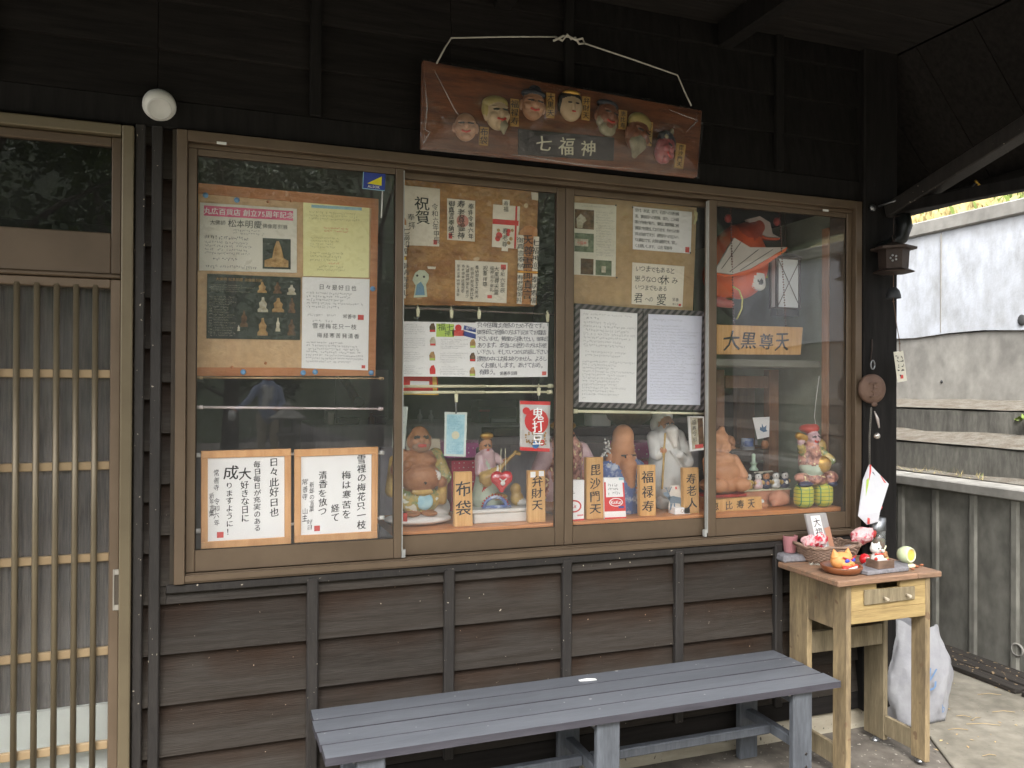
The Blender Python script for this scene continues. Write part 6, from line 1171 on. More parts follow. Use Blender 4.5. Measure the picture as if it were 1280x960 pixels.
for i, (x0, y0, x1, y1, l) in enumerate(((913, 258, 917, 405, 'string of dark red beads hanging before the orange fish'), (974, 262, 982, 407, 'string of dark red beads hanging before the white lantern'))):
    mb = MB(); a, b = at(x0, y0, 0.10), at(x1, y1, 0.13); n = 46
    for q in range(n): mb.ball(a.lerp(b, q / (n - 1)) + Vector((0.0015 * (q % 2), 0, 0)), 0.0038, 6)
    o = mb.build('bead_string', cm, label=l, cat='bead string', group='bead strings in the alcove')
    MB().ball(at(x0 - 3, y0 + 15, 0.115), (0.016, 0.014, 0.018), 10).build('red_ball', pm('dull_red', rgb(150, 50, 46), None, 0.4, bump=0.03) if not i else MATS['dull_red'], o)
fc = at(922, 330, 0.22); k = mpp(fc)
org = pm('orange_paper_mache', rgb(232, 104, 46), rgb(214, 82, 34), 0.5, 4, bump=0.06, rnd=0); ddr = pm('dark_scale_red', rgb(190, 74, 42), rgb(160, 60, 36), 0.5, 6, bump=0.06, rnd=0)
def fp(x, y, d=0.0): return tuple((at(x, y, fc.y) - fc) / (100 * k) + Vector((0, d, 0)))
fish = figure('paper_fish', [('e', (0.02, 0, 0.02), (.40, .26, .46), 0), ('c', fp(928, 300), fp(944, 285), .22, .12, 1), ('e', fp(905, 345), (.28, .22, .28), 0), ('c', fp(893, 378, -.05), fp(908, 381, -.08), .06, .05, 2), ('e', fp(935, 352, -.18), (.15, .06, .10), 3, 0.9), ('e', fp(936, 356, -.24), (.022, .03, .022), 4)], [org, ddr, pm('lip_pink', rgb(196, 120, 116), None, 0.5, bump=0), white_pl, hair_k], fc, 100 * k, 70, 0.05, label='large orange papier mache fish hanging head down in the alcove', cat='hanging ornament')
def fslab(name, pts, y, t, m): return MB().slab([at(x, z, y) for x, z in pts], (0, t, 0)).build(name, m, fish, bevel=0.001)
pf = fc.y - 0.105
fslab('fin', [(893, 340), (918, 297), (938, 309), (984, 309), (962, 322), (938, 336), (915, 343)], pf, 0.010, pm('fin_grey_white', rgb(206, 198, 188), rgb(190, 182, 172), 0.7, bump=0.05, rnd=0))
fslab('fin_edge', [(894, 341), (915, 343.5), (938, 336.5), (962, 322.5), (985, 308.5), (982, 314), (955, 333), (930, 345), (905, 346)], pf - 0.003, 0.016, org)
for a, b in (((902, 336), (926, 303)), ((912, 340), (948, 312)), ((925, 338), (966, 312))): MB().tube([at(*a, pf - 0.001), at(*b, pf - 0.001)], 0.0012, 4).build('fin_ray', ink, fish)
fslab('tail_fin', [(934, 274), (950, 270), (963, 278), (966, 292), (976, 297), (958, 296), (944, 288)], fc.y - 0.03, 0.02, pm('tail_pinkish', rgb(200, 186, 178), rgb(180, 164, 156), 0.7, bump=0.05, rnd=0))
fslab('tail_edge', [(944, 288.5), (958, 296.5), (976, 297.5), (974, 300), (956, 299), (943, 292)], fc.y - 0.034, 0.026, org)
fslab('belly_fin', [(941, 352), (950, 338), (958, 340), (960, 347), (953, 349), (955, 361), (949, 358)], fc.y - 0.04, 0.006, pm('fin_yellow_green', rgb(190, 190, 70), None, 0.6, bump=0.03))
MB().tube([at(916, 358, 0.11), at(924, 363, 0.10), at(928, 374, 0.10), at(927, 386, 0.105), at(921, 399, 0.12)], 0.0035, 6).build('yellow_cord', pm('yellow_cord', rgb(210, 206, 100), None, 0.6, bump=0), fish)
for pts in (((905, 318), (910, 312), (916, 306)), ((903, 330), (908, 322)), ((925, 305), (929, 312), (934, 313)), ((910, 310), (918, 305), (926, 306), (928, 300))): MB().tube([at(x, z, fc.y - 0.097) for x, z in pts], 0.0009, 4).build('scale_line', ink, fish)
# a plain white cord hanging from the grey shelf
MB().tube([at(1024, 470, 0.10), at(1020, 500, 0.10), at(1018, 520, 0.10), at(1022, 545, 0.10)], 0.0013, 5).build('hanging_string', white_pl, label='thin white cord hanging down above the painted god', cat='cord')

# ------------------------------------------------------------------ the dim room behind
ctm = pm('counter_cloth', rgb(216, 212, 212), rgb(200, 196, 198), 0.9, 4, (6, 6, 1), 0.1, rnd=0)
a = at(392, 532, 1.5); b = at(560, 532, 1.5)
box('cloth_counter', a.x, 1.9, 1.5, 2.2, 0.02, a.z, ctm, label='long counter under a grey cloth inside the dim room', cat='counter', bevel=0.01)
rm = {}
for nm, x0, y0, x1, y1, m, lab in (('book_stack', 410, 514, 418, 532, (220, 214, 200), 'white upright booklet on the grey counter'), ('dark_box', 424, 522, 449, 532, (60, 46, 44), 'low dark box on the grey counter beside the booklet'), ('brass_pot', 462, 516, 470, 532, (150, 120, 80), 'brass coloured pot on the grey counter'), ('dark_box', 470, 520, 483, 532, (50, 44, 42), 'dark box at the right end of the counter seen in the left pane'),
                                   ('white_bottle', 524, 512, 530, 532, (206, 206, 204), 'white bottle on the counter seen beside the coupon card'), ('white_bottle', 538, 513, 544, 532, (196, 196, 194), 'second white bottle on the counter, left of the note card'), ('dark_chest', 598, 500, 646, 553, (64, 58, 56), 'dark chest on the counter behind the lute player'), ('brown_tray', 632, 530, 655, 552, (112, 84, 70), 'brown box with open front behind the bean bag'), ('red_tin', 600, 512, 612, 532, (140, 60, 60), 'dull red tin in the dim room'), ('white_sign', 612, 522, 644, 528, (200, 204, 206), 'white strip lying on the dark chest')):
    p0, p1 = at(x0, y1, 1.56), at(x1, y0, 1.56); z0 = a.z + 0.001 if y1 == 532 else p0.z
    if nm in ('white_bottle', 'brass_pot'):
        r = (p1.x - p0.x) / 2; hh = p1.z - z0; MB().lathe([(0, 0), (r, 0), (r, hh * 0.55), (r * 0.45, hh * 0.72), (r * 0.45, hh), (0, hh)], Vector(((p0.x + p1.x) / 2, 1.6, z0)), 14).build(nm, pm('paint_%d_%d' % (x0, y0), rgb(*m), None, 0.4, bump=0.02), label=lab, cat=nm.split('_')[1])
    else:
        t = root(nm, ((p0.x + p1.x) / 2, 1.62, z0), lab, {'book_stack': 'booklet', 'brown_tray': 'box', 'red_tin': 'tin', 'white_sign': 'strip', 'dark_chest': 'chest'}.get(nm, 'box')); mt = pm('paint_%d_%d' % (x0, y0), rgb(*m), None, 0.6, bump=0.05)
        yy = 1.56 if nm != 'white_sign' else 1.54
        box('body', p0.x, p1.x, yy, 1.70, z0, z0 + (p1.z - z0) * 0.82, mt, t, 0.003); box('lid', p0.x - 0.003, p1.x + 0.003, yy - 0.003, 1.703, z0 + (p1.z - z0) * 0.825, p1.z, mt, t, 0.003)
p = at(452, 455, 2.2); wl_s = pm('whitewashed_partition', rgb(224, 222, 218), rgb(206, 204, 202), 0.9, 3)
box('partition', at(420, 500, 2.9).x, 1.1, 2.9, 2.95, 0.02, at(450, 462, 2.9).z, wl_s, label='pale partition at the back of the dim room', cat='partition')
pst = root('tilted_easel', at(438, 530, 1.62), 'dark tilted easel leg crossing the dim room behind the left pane', 'easel')
MB().tube([at(428, 470, 1.9), at(448, 503, 1.75)], 0.022, 8).build('leg', drk_w, pst); MB().ball(at(449, 503, 1.72), 0.03, 10).build('knob', MATS['grey_rod'], pst)
bowl = at(775, 535, 0.55); MB().lathe([(0, 0), (0.05, 0.0), (0.10, 0.035), (0.115, 0.07), (0.11, 0.07), (0.095, 0.038), (0, 0.008)], at(785, 533, 0.5), 20).build('wooden_bowl', drk_w, label='brown wooden bowl on a high ledge behind the tall headed statue', cat='bowl')
box('high_ledge', 1.05, 1.85, 0.46, 0.62, at(785, 537, 0.5).z - 0.02, at(785, 533, 0.5).z - 0.001, pm('dark_ledge', rgb(70, 62, 56), None, 0.7), label='dark ledge carrying the wooden bowl behind the third pane', cat='ledge', bevel=0.002)
for i, (x0, y0, x1, y1) in enumerate(((740, 518, 764, 533),)): bxpx('white_carton', x0, y0, x1, y1, 0.50, 0.58, paper, 'white carton on the dark ledge left of the bowl', 'carton')
# ------------------------------------------------------------------ hanging sign with seven faces
bm_ = pm('brown_sign_board', rgb(126, 74, 42), rgb(78, 43, 24), 0.5, 5, (1, 7, 7), 0.15, 50, rnd=0, fine=0.2)
SB = Sheet('seven_gods_sign', [(529, 75), (878, 138), (872, 221), (527, 184)], -0.095, bm_, 0.028, bevel=0.003, label='brown wooden sign with seven carved faces wrapped in clear plastic above the window', cat='sign')
def spt(px, py, d=0.0): return at(px, py, -0.095 - d)
MB().slab([spt(648, 161, .004), spt(768, 172, .004), spt(767, 201, .004), spt(648, 193, .004)], (0, 0.0038, 0)).build('black_plate', pm('matte_black', rgb(46, 42, 42), None, 0.6, bump=0.05), SB.ob)
PL = Sheet('plate_face', [(648, 161), (768, 172), (767, 201), (648, 193)], -0.0995, MATS['matte_black'], 0.0004, parent=SB.ob)
PL.text([('七', 0.17, 0.80, 0.74, 'h'), ('福', 0.405, 0.82, 0.74, 'h'), ('神', 0.64, 0.84, 0.76, 'h')], pm('sign_white', rgb(226, 222, 196), None, 0.6, bump=0), w='b', jit=0.8)
sk1 = pm('mask_skin', rgb(180, 138, 108), rgb(150, 108, 80), 0.4, 9, bump=0.05, rnd=0); sk2 = pm('mask_pale', rgb(196, 174, 142), rgb(176, 150, 118), 0.4, 9, bump=0.05, rnd=0); sk3 = pm('mask_dark', rgb(132, 88, 66), rgb(108, 66, 48), 0.4, 9, bump=0.05, rnd=0); sk4 = pm('mask_red', rgb(166, 92, 92), rgb(130, 66, 70), 0.4, 14, bump=0.05, rnd=0)
cap_y = pm('cap_yellow', rgb(168, 152, 92), rgb(140, 122, 70), 0.6, 12, bump=0.1, rnd=0); cap_b = pm('cap_dark', rgb(58, 62, 68), rgb(44, 46, 52), 0.5, bump=0.05, rnd=0); grey_b = pm('grey_beard', rgb(150, 142, 116), rgb(116, 108, 86), 0.7, 24, (2, 2, 1), bump=0.4, rnd=0)
fk = [sk1, hair_k, lip_r, white_m, cap_y]
MASKS = [(581, 160, 35, 0, -0.10, 'bald'), (620, 144, 40, -8, 0.12, 'wrap'), (665, 133, 37, 4, 0.0, 'hat'), (712, 135, 36, 0, 0.03, 'lady'), (757, 147, 38, 6, 0.12, 'beard'), (795, 170, 42, 10, 0.18, 'ywrap'), (829, 187, 38, 20, 0.30, 'helmet')]
for px, py, hpx, rt_, tl, kind in MASKS:
    c = spt(px, py, 0.0); k = mpp(c); P = head((0, 0, 0), 1.0, 0, 1, 2); mats = [sk1, hair_k, lip_r, grey_b, cap_b]
    if kind == 'wrap': P += [('e', (0, .02, .34), (.46, .34, .24), 4), ('e', (-.36, .05, .12), (.14, .2, .26), 4), ('c', (.06, -.24, -.40), (.06, -.2, -.62), .18, .05, 3)]; mats[0], mats[4], mats[3] = sk2, cap_y, grey_b
    elif kind == 'hat': P += [('e', (0, 0, .38), (.44, .36, .16), 4), ('e', (.04, .02, .54), (.22, .22, .16), 4)]
    elif kind == 'lady': P = [('e', (0, 0, 0), (.42, .36, .5), 0), ('e', (0, -.36, -.05), (.05, .06, .12), 0), ('c', (-.2, -.34, .08), (-.1, -.36, .08), .022, .022, 1), ('c', (.2, -.34, .08), (.1, -.36, .08), .022, .022, 1), ('c', (-.05, -.37, -.22), (.05, -.37, -.22), .03, .03, 2), ('e', (0, .05, .30), (.45, .34, .24), 1), ('e', (-.36, .06, .1), (.10, .2, .3), 1), ('e', (.36, .06, .1), (.10, .2, .3), 1), ('e', (0, -.08, .46), (.34, .24, .10), 5)]; mats = [sk2, hair_k, lip_r, grey_b, cap_b, gold_m]
    elif kind == 'beard': P += [('e', (0, -.12, -.42), (.34, .22, .24), 3), ('e', (0, .02, .40), (.42, .34, .14), 4), ('e', (.3, -.05, -.2), (.1, .2, .2), 3), ('e', (-.3, -.05, -.2), (.1, .2, .2), 3)]; mats[0] = sk3
    elif kind == 'ywrap': P += [('e', (.04, .02, .40), (.44, .36, .28), 4), ('c', (-.06, -.2, -.34), (-.10, -.16, -.66), .30, .10, 3)]; mats[0] = sk3; mats[4] = cap_y
    elif kind == 'helmet': P += [('e', (0, .02, .30), (.46, .36, .26), 4), ('c', (-.36, -.2, .26), (.36, -.2, .26), .06, .06, 5), ('e', (0, -.08, .6), (.1, .1, .14), 5)]; mats = [sk4, hair_k, lip_r, grey_b, cap_b, grey_b]
    M = Matrix.Rotation(R(rt_), 3, 'Y') @ Matrix.Rotation(tl * 2.0, 3, 'Z') @ Matrix.Diagonal((1, 0.72, 1))
    figure('carved_face', P, mats, c + Vector((0, -0.008, 0)), hpx * k * 1.0, 84, 0.03, parent=SB.ob, M=M, label={'bald': 'bald laughing face', 'wrap': 'bearded face under a yellow cloth cap', 'hat': 'smiling face in a dark hat', 'lady': 'white woman face with gold hair band', 'beard': 'dark face with grey beard', 'ywrap': 'long white bearded face with a yellow cap', 'helmet': 'red face under a dark helmet'}[kind])
tag_g = pm('gold_tag', rgb(190, 150, 84), rgb(160, 120, 60), 0.45, 10, bump=0.05, rnd=0)
for t, q in (('布袋', [(600, 158), (611, 159.5), (610, 182), (599, 181)]), ('福禄寿', [(638.5, 123), (649, 124.5), (648.5, 158), (638, 157)]), ('大黒天', [(683, 115.5), (694, 117), (693, 147.5), (683, 146.5)]), ('弁財天', [(728, 120), (738, 121.5), (737, 150.5), (727, 149)]), ('恵比寿', [(774, 137), (784, 138.5), (783, 162), (773, 160.5)]), ('寿老人', [(807, 151), (816.5, 153), (814.5, 182.5), (805, 180.5)]), ('毘沙門天', [(846, 178.5), (857.5, 181), (854, 211), (843, 209)])):
    S = Sheet('name_tag', q, -0.102, tag_g, 0.006, parent=SB.ob); S.text([(t, 0.5, 0.04, 0.92 / len(t), 'v', 1.0, 1.05)], ink, jit=0.5, w='b')
# clear plastic wrap with a few creases
wrap = glassmat('plastic_wrap', 0.03, (1, 1, 1), 0.12, 1.0, 14, 1.6)
mb = MB(); nx, nz = 46, 14; vs = []; rg = random.Random(4)
for j in range(nz + 1):
    for i in range(nx + 1):
        u, v = i / nx, j / nz; edge = min(u * 9, (1 - u) * 9, v * 3, (1 - v) * 3, 1.0)
        p = SB.p(u * 1.01 - 0.005, v * 1.05 - 0.02, 0.002 + 0.052 * edge ** 0.7 + 0.005 * math.sin(u * 31 + v * 7) * edge + rg.uniform(-0.0015, 0.0015) + 0.004 * math.sin(u * 11 - v * 9))
        vs.append(p)
mb.add(vs, [(j * (nx + 1) + i, (j + 1) * (nx + 1) + i, (j + 1) * (nx + 1) + i + 1, j * (nx + 1) + i + 1) for j in range(nz) for i in range(nx)], 0, True); mb.build('plastic_wrap', wrap, SB.ob)
crs = glassmat('plastic_fold', 0.22, (1, 1, 1), 0.15, 0.4, 30)
for a, b, c in (((543, 88), (570, 140), (573, 143)), ((531, 100), (534, 135), (531, 165)), ((836, 137), (870, 150), (872, 141)), ((858, 165), (872, 150), (868, 156)), ((640, 193), (720, 205), (800, 212)), ((530, 160), (537, 166), (529, 180))):
    MB().tube([spt(*a, 0.050), spt(*b, 0.056), spt(*c, 0.052)], [0.0008, 0.0024, 0.0006], 5).build('plastic_crease', crs, SB.ob)
crd = pm('white_cord', rgb(206, 202, 190), rgb(186, 180, 166), 0.8, 40, bump=0.2, bscale=200, rnd=0)
mb = MB(); mb.tube([spt(546, 79, .004), at(556, 60, -0.08), at(564, 47.5, -0.06), at(632, 46, -0.05), at(694, 46, -0.045)], 0.0028, 6)
mb.tube([at(730, 54, -0.045), at(790, 74, -0.055), at(847, 94, -0.06), at(856, 115, -0.075), spt(864, 132, .004)], 0.0028, 6)
kn = [(694, 46), (703, 51), (709, 43), (714, 49), (719, 47), (724, 55), (731, 54), (728, 48), (720, 50), (712, 46), (704, 45), (692, 51)]
mb.tube([at(x, y, -0.045 - 0.006 * (i % 3)) for i, (x, y) in enumerate(kn)], 0.0040, 6)
mb.build('hanging_cord', crd, SB.ob)

# ------------------------------------------------------------------ bench
gp = pm('grey_bench_paint', rgb(98, 101, 107), rgb(86, 89, 95), 0.5, 3.0, (0.7, 5, 5), 0.2, 70, rnd=0.05, specks=(46, 0.75, rgb(150, 150, 148)), fine=0.08)
gpl = pm('grey_leg_paint', rgb(92, 96, 102), rgb(74, 77, 82), 0.55, 4, (5, 5, 0.8), 0.25, 60, rnd=0.06, fine=0.18)
BX0, BX1, BYF, BYB, BZ = 0.276, 2.040, -0.410, -0.052, 0.383
BN = root('slatted_bench', (1.16, -0.23, 0), 'long grey painted wooden bench with four slats standing before the window', 'bench')
sw = (BYB - BYF) / 4
edge_m = pm('shaded_slat_edge', rgb(62, 60, 66), rgb(48, 46, 52), 0.8, 6, (0.8, 6, 6), 0.2, 50)
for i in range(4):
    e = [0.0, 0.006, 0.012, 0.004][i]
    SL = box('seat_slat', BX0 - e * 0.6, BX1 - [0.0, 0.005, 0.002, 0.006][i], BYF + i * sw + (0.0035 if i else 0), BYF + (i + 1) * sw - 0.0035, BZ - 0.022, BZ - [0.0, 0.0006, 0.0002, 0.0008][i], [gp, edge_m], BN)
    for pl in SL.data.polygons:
        if abs(pl.normal.z) < 0.5: pl.material_index = 1          # side faces coloured dark so the slat gaps read as shaded grooves
for x in (at(465, 900, -0.40).x, at(762, 900, -0.40).x, at(1005, 900, -0.40).x):
    w = 0.040
    box('leg', x - w, x + w, BYF + 0.014, BYF + 0.040, 0.0, BZ - 0.0225, gpl, BN, 0.004); box('leg', x - w, x + w, BYB - 0.045, BYB - 0.015, 0.0, BZ - 0.0225, gpl, BN, 0.004)
    box('cross_bearer', x - 0.019, x + 0.019, BYF + 0.0405, BYB - 0.0455, BZ - 0.075, BZ - 0.0227, gpl, BN, 0.003)
    box('lower_rail', x - 0.016, x + 0.016, BYF + 0.0405, BYB - 0.0455, 0.155, 0.190, gpl, BN, 0.003)
    mb = MB()
    for z in (0.10, 0.145): mb.lathe([(0, 0.0012), (0.005, 0.001), (0.005, -0.001)], (x + 0.012, BYF + 0.0135, z), 10, 0, (0, -1, 0))
    mb.build('screw_hole', hair_k, BN); MB().lathe([(0.0, 0.004), (0.006, 0.003), (0.007, -0.001)], (x - 0.047, BYF + 0.028, BZ - 0.032), 10, 0, (-1, 0, 0)).build('bolt', steel, BN)
box('stretcher', at(465, 900, -0.40).x + 0.017, at(762, 900, -0.4).x - 0.017, -0.245, -0.215, 0.156, 0.188, gpl, BN, 0.004); box('stretcher', at(762, 900, -0.40).x + 0.017, at(1005, 900, -0.4).x - 0.017, -0.245, -0.215, 0.156, 0.188, gpl, BN, 0.004)
c = onz(735, 849, BZ + 0.0005)
MB().slab([onz(x, y, BZ + 0.002) for x, y in ((723, 849.8), (733, 847.8), (744, 848), (746, 849.6), (734, 850.8), (725, 851))], (0, 0, -0.0016)).build('paper_scrap', paper, label='small white scrap of paper lying on the rear slats of the bench', cat='paper')

# ------------------------------------------------------------------ small table with drawer
tw = pm('weathered_pine', rgb(150, 131, 98), rgb(104, 90, 70), 0.75, 3.5, (5, 5, 0.9), 0.25, 50, rnd=0.1, fine=0.2, specks=(22, 0.69, rgb(112, 92, 70)))
twh = pm('weathered_pine_rail', rgb(168, 145, 98), rgb(136, 114, 76), 0.75, 4, (0.8, 9, 9), 0.25, 50, rnd=0.05, fine=0.15)
twg = pm('greyed_pine', rgb(138, 125, 100), rgb(108, 97, 76), 0.75, 5, (9, 9, 0.8), 0.3, 50, rnd=0.08, fine=0.2)
ttp = pm('reddish_table_top', rgb(150, 116, 92), rgb(122, 100, 82), 0.6, 5, (0.8, 8, 8), 0.25, 50, rnd=0.05, fine=0.25)
TZ = 0.730; TX0, TX1 = 2.088, 2.478; TYF, TYB = -0.385, -0.080
TB = root('drawer_table', ((TX0 + TX1) / 2, -0.2, 0), 'small weathered pine table with one drawer at the right end of the shop front', 'table')
p1, p2, p3 = onz(965, 698, TZ), onz(1048, 727, TZ), onz(1148, 716.5, TZ)
MB().slab([Vector((2.040, -0.07, TZ)), p2, p3, Vector((p3.x + 0.01, -0.065, TZ))], (0, 0, -0.022)).build('table_top', ttp, TB, bevel=0.004)
MB().slab([Vector((p3.x + 0.012, -0.065, TZ - 0.001)), p3 + Vector((0.002, 0.004, -0.001)), onz(1178, 714, TZ - 0.001), Vector((onz(1178, 714, TZ).x + 0.006, -0.066, TZ - 0.001))], (0, 0, -0.022)).build('top_board', ttp, TB, bevel=0.004)
TT = TZ - 0.0225; zlow = 0.555
for x in (TX0, TX1 - 0.022):
    o = 0.085
    box('leg', x, x + 0.022, TYF, TYF + 0.070, 0.022, TT, tw, TB, 0.003); box('leg', x, x + 0.022, TYB - 0.105, TYB, 0.022, TT, tw if x == TX0 else twg, TB, 0.003)
    box('side_panel', x + 0.002, x + 0.020, TYF + 0.0705, TYB - 0.1055, zlow - 0.02, TT, tw, TB, 0.002)
    box('side_rail', x + 0.003, x + 0.019, TYF + 0.0705, TYB - 0.1055, 0.045, 0.12, twg, TB, 0.002)
    for y in (TYF + 0.035, TYB - 0.05): MB().lathe([(0, 0), (0.017, 0.0), (0.018, 0.004), (0.012, 0.009), (0.006, 0.012), (0.006, 0.0225), (0, 0.0225)], (x + 0.011, y, 0.0 if y < -0.2 and x < 2.3 else 0.0125 if x > 2.3 and y < -0.3 else 0.0), 14).build('foot_glide', steel, TB)
box('drawer_front', TX0 + 0.0225, TX1 - 0.0225, TYF + 0.003, TYF + 0.020, zlow + 0.055, TT - 0.028, twh, TB, 0.0015); box('front_rail', TX0 + 0.0225, TX1 - 0.0225, TYF + 0.002, TYF + 0.022, zlow + 0.010, zlow + 0.0545, twh, TB, 0.0015)
box('drawer_side', TX0 + 0.0225, 2.226, TYF + 0.003, TYF + 0.020, TT - 0.0278, TT - 0.001, twh, TB, 0.0015); box('drawer_side', 2.336, TX1 - 0.0225, TYF + 0.003, TYF + 0.020, TT - 0.0278, TT - 0.001, twh, TB, 0.0015)
box('drawer_inside', TX0 + 0.03, TX1 - 0.03, TYF + 0.022, TYB - 0.12, zlow + 0.02, zlow + 0.03, pm('drawer_dark', rgb(70, 58, 42), None, 0.8), TB)
box('back_panel', TX0 + 0.0225, TX1 - 0.0225, TYB - 0.022, TYB - 0.004, zlow - 0.10, TT, twg, TB, 0.002); box('shelf_rail', TX0 + 0.023, TX1 - 0.023, TYB - 0.10, TYB - 0.08, 0.40, 0.48, twg, TB, 0.002)
q = [at(1081, 738, TYF - 0.004), at(1144, 733, TYF - 0.004), at(1144, 749, TYF - 0.004), at(1081, 757, TYF - 0.004)]
MB().slab(q, (0, 0.007, 0)).build('drawer_plate', twg, TB, bevel=0.0015)
for x, y in ((1105, 747), (1133, 743)):
    a = at(x, y, TYF - 0.004); MB().tube([a, a + Vector((-0.004, -0.024, -0.001))], [0.0045, 0.0055], 8).build('drawer_knob', pm('pale_knob', rgb(196, 184, 164), rgb(160, 148, 126), 0.6) if 'pale_knob' not in MATS else MATS['pale_knob'], TB)
# things on the table
stn = pm('grey_stone', rgb(138, 136, 140), rgb(116, 114, 118), 0.9, 12, bump=0.5, bscale=110, rnd=0.03, fine=0.25)
T = TZ + 0.0006
c = onz(988, 700, T); MB().hexa([(c.x - 0.062, c.y - 0.040, T), (c.x + 0.060, c.y - 0.050, T), (c.x + 0.075, c.y + 0.045, T), (c.x - 0.045, c.y + 0.055, T), (c.x - 0.058, c.y - 0.035, T + 0.028), (c.x + 0.056, c.y - 0.046, T + 0.026), (c.x + 0.070, c.y + 0.04, T + 0.028), (c.x - 0.042, c.y + 0.05, T + 0.029)]).build('stone_block', stn, label='flat grey stone under the pink cup at the left end of the table', cat='stone', bevel=0.006)
MB().lathe([(0, 0), (0.021, 0), (0.0225, 0.004), (0.029, 0.062), (0.0295, 0.066), (0.027, 0.066), (0.0205, 0.008), (0, 0.006)], c + Vector((0.002, 0.006, 0.0292)), 26).build('pink_cup', pm('dusty_pink', rgb(178, 124, 126), rgb(166, 112, 116), 0.5, 5, bump=0.02, rnd=0), label='dusty pink cup standing on the grey stone', cat='cup')
# woven basket
bk_ = [pm('wicker', rgb(160, 134, 116), rgb(120, 98, 84), 0.75, 30, (1, 1, 4), 0.4, 120, rnd=0.05, fine=0.3)]
wc = Vector((onz(1043, 703, T).x, onz(1043, 703, T).y + 0.045, T)); rx, ry, H_ = 0.116, 0.080, 0.064
BK = root('wicker_basket', wc, 'brown woven wicker basket holding sweets on the table', 'basket'); rg = random.Random(8)
def oval(t, s, z): 
    n = 4.0; cx_, sy_ = math.cos(t), math.sin(t); return wc + Vector((rx * s * math.copysign(abs(cx_) ** (2 / n), cx_), ry * s * math.copysign(abs(sy_) ** (2 / n), sy_), z))
for j in range(11):
    z = 0.004 + j * (H_ - 0.006) / 10; s = 0.80 + 0.24 * j / 10; n = 72
    MB().tube([oval(2 * math.pi * i / n, s + 0.020 * (1 if (i // 2 + j) % 2 else -1), z + rg.uniform(-0.0008, 0.0008)) for i in range(n + 1)], 0.0034, 5, cap=False).build('woven_strand', bk_[0], BK)
for i in range(36): t = 2 * math.pi * i / 36; MB().tube([oval(t, 0.80, 0), oval(t, 1.04, H_)], 0.0022, 5).build('basket_stake', bk_[0], BK)
for q, s in ((0, 1.06), (1, 1.035)): MB().tube([oval(2 * math.pi * i / 60, s + 0.012 * math.sin(i * 1.3 + q * 2), H_ + 0.002 * q + 0.003 * math.cos(i * 1.3 + q)) for i in range(61)], 0.0048, 6, cap=False).build('basket_rim', bk_[0], BK)
MB().slab([oval(2 * math.pi * i / 40, 0.78, 0.006) for i in range(40)], (0, 0, -0.004)).build('basket_bottom', bk_[0], BK)
ear = oval(math.pi, 1.07, H_); MB().tube([ear + Vector((0.006, -0.035, -0.004)), ear + Vector((-0.016, -0.022, 0.010)), ear + Vector((-0.018, 0.016, 0.012)), ear + Vector((0.006, 0.034, -0.002))], 0.006, 6).build('basket_handle', bk_[0], BK)
# tall packet with name strip, standing in the basket
by_ = wc.y - 0.022
S = Sheet('sweet_packet', [(1007, 643), (1033, 641), (1044, 688), (1017, 690)], by_, pm('grey_packet', rgb(178, 174, 172), rgb(160, 156, 156), 0.35, 20, bump=0.15, rnd=0), 0.012, bevel=0.002, label='grey packet with a white name strip leaning in the basket', cat='packet')
S.patch(0, 0, 0, 0, pm('tan_strip', rgb(190, 138, 112), None, 0.6, bump=0), 'tan_edge', poly=[(0.72, 0.40), (1.0, 0.36), (1.0, 1.0), (0.80, 1.0)]); S.patch(0.20, 0.05, 0.66, 0.92, paper, 'name_strip', d=0.001); S.text([('大福豆', 0.43, 0.09, 0.26, 'v', 1.0, 0.95)], ink, jit=0.7, d=0.0016)
def crumple(name, c, r, mats, label, cat, seed, n=16, **kw):
    mb = MB(); g = random.Random(seed); mb.ball((0, 0, 0), 1.0, n)
    ph = [(g.uniform(2, 6), g.uniform(0, 6), Vector((g.gauss(0, 1), g.gauss(0, 1), g.gauss(0, 1)))) for _ in range(6)]
    out = []
    for v in mb.v:
        d = Vector(v); s = 1 + sum(0.07 * math.sin(f * d.dot(w) + p) for f, p, w in ph); out.append(Vector(c) + Vector((d.x * r[0], d.y * r[1], d.z * r[2])) * s)
    mb.v = [tuple(q) for q in out]; mb.m = [0 if len(mats) == 1 else (0 if g.random() < 0.62 else 1) for _ in mb.f]; mb.s = [False] * len(mb.f)
    return mb.build(name, mats, label=label, cat=cat, **kw)
pkw = pm('pink_white_sweet', rgb(226, 186, 186), rgb(206, 92, 104), 0.35, 40, bump=0.2, rnd=0, contrast=(0.5, 0.58)); pkr = pm('red_white_wrap', rgb(222, 200, 200), rgb(196, 40, 60), 0.3, 46, bump=0.25, rnd=0, contrast=(0.48, 0.55))
p = at(1012, 677, by_ - 0.01); crumple('pink_sweet_bag', p, (0.030, 0.024, 0.026), [pkw], 'crumpled pink and white sweet bag at the left of the basket', 'bag', 3)
p = at(1026, 675, by_ - 0.022); crumple('red_sweet_bag', p, (0.034, 0.018, 0.030), [pkr], 'red and white wrapped sweet bag in front of the name strip', 'bag', 5)
p = at(1078, 670, wc.y - 0.01); crumple('striped_sweet_bag', p, (0.046, 0.034, 0.034), [pkw], 'clear bag of red and white striped sweets at the right of the basket', 'bag', 9)
p = at(1091, 667, wc.y + 0.0); crumple('red_jelly', p, (0.014, 0.012, 0.016), [lip_r], 'bright red wrapped sweet against the jar', 'sweet', 2)
p = at(1063, 684, wc.y - 0.01); MB().ball(p, (0.030, 0.020, 0.010), 14).build('grey_pebble', stn, label='dark grey pebble lying on the basket right of the packet', cat='stone')
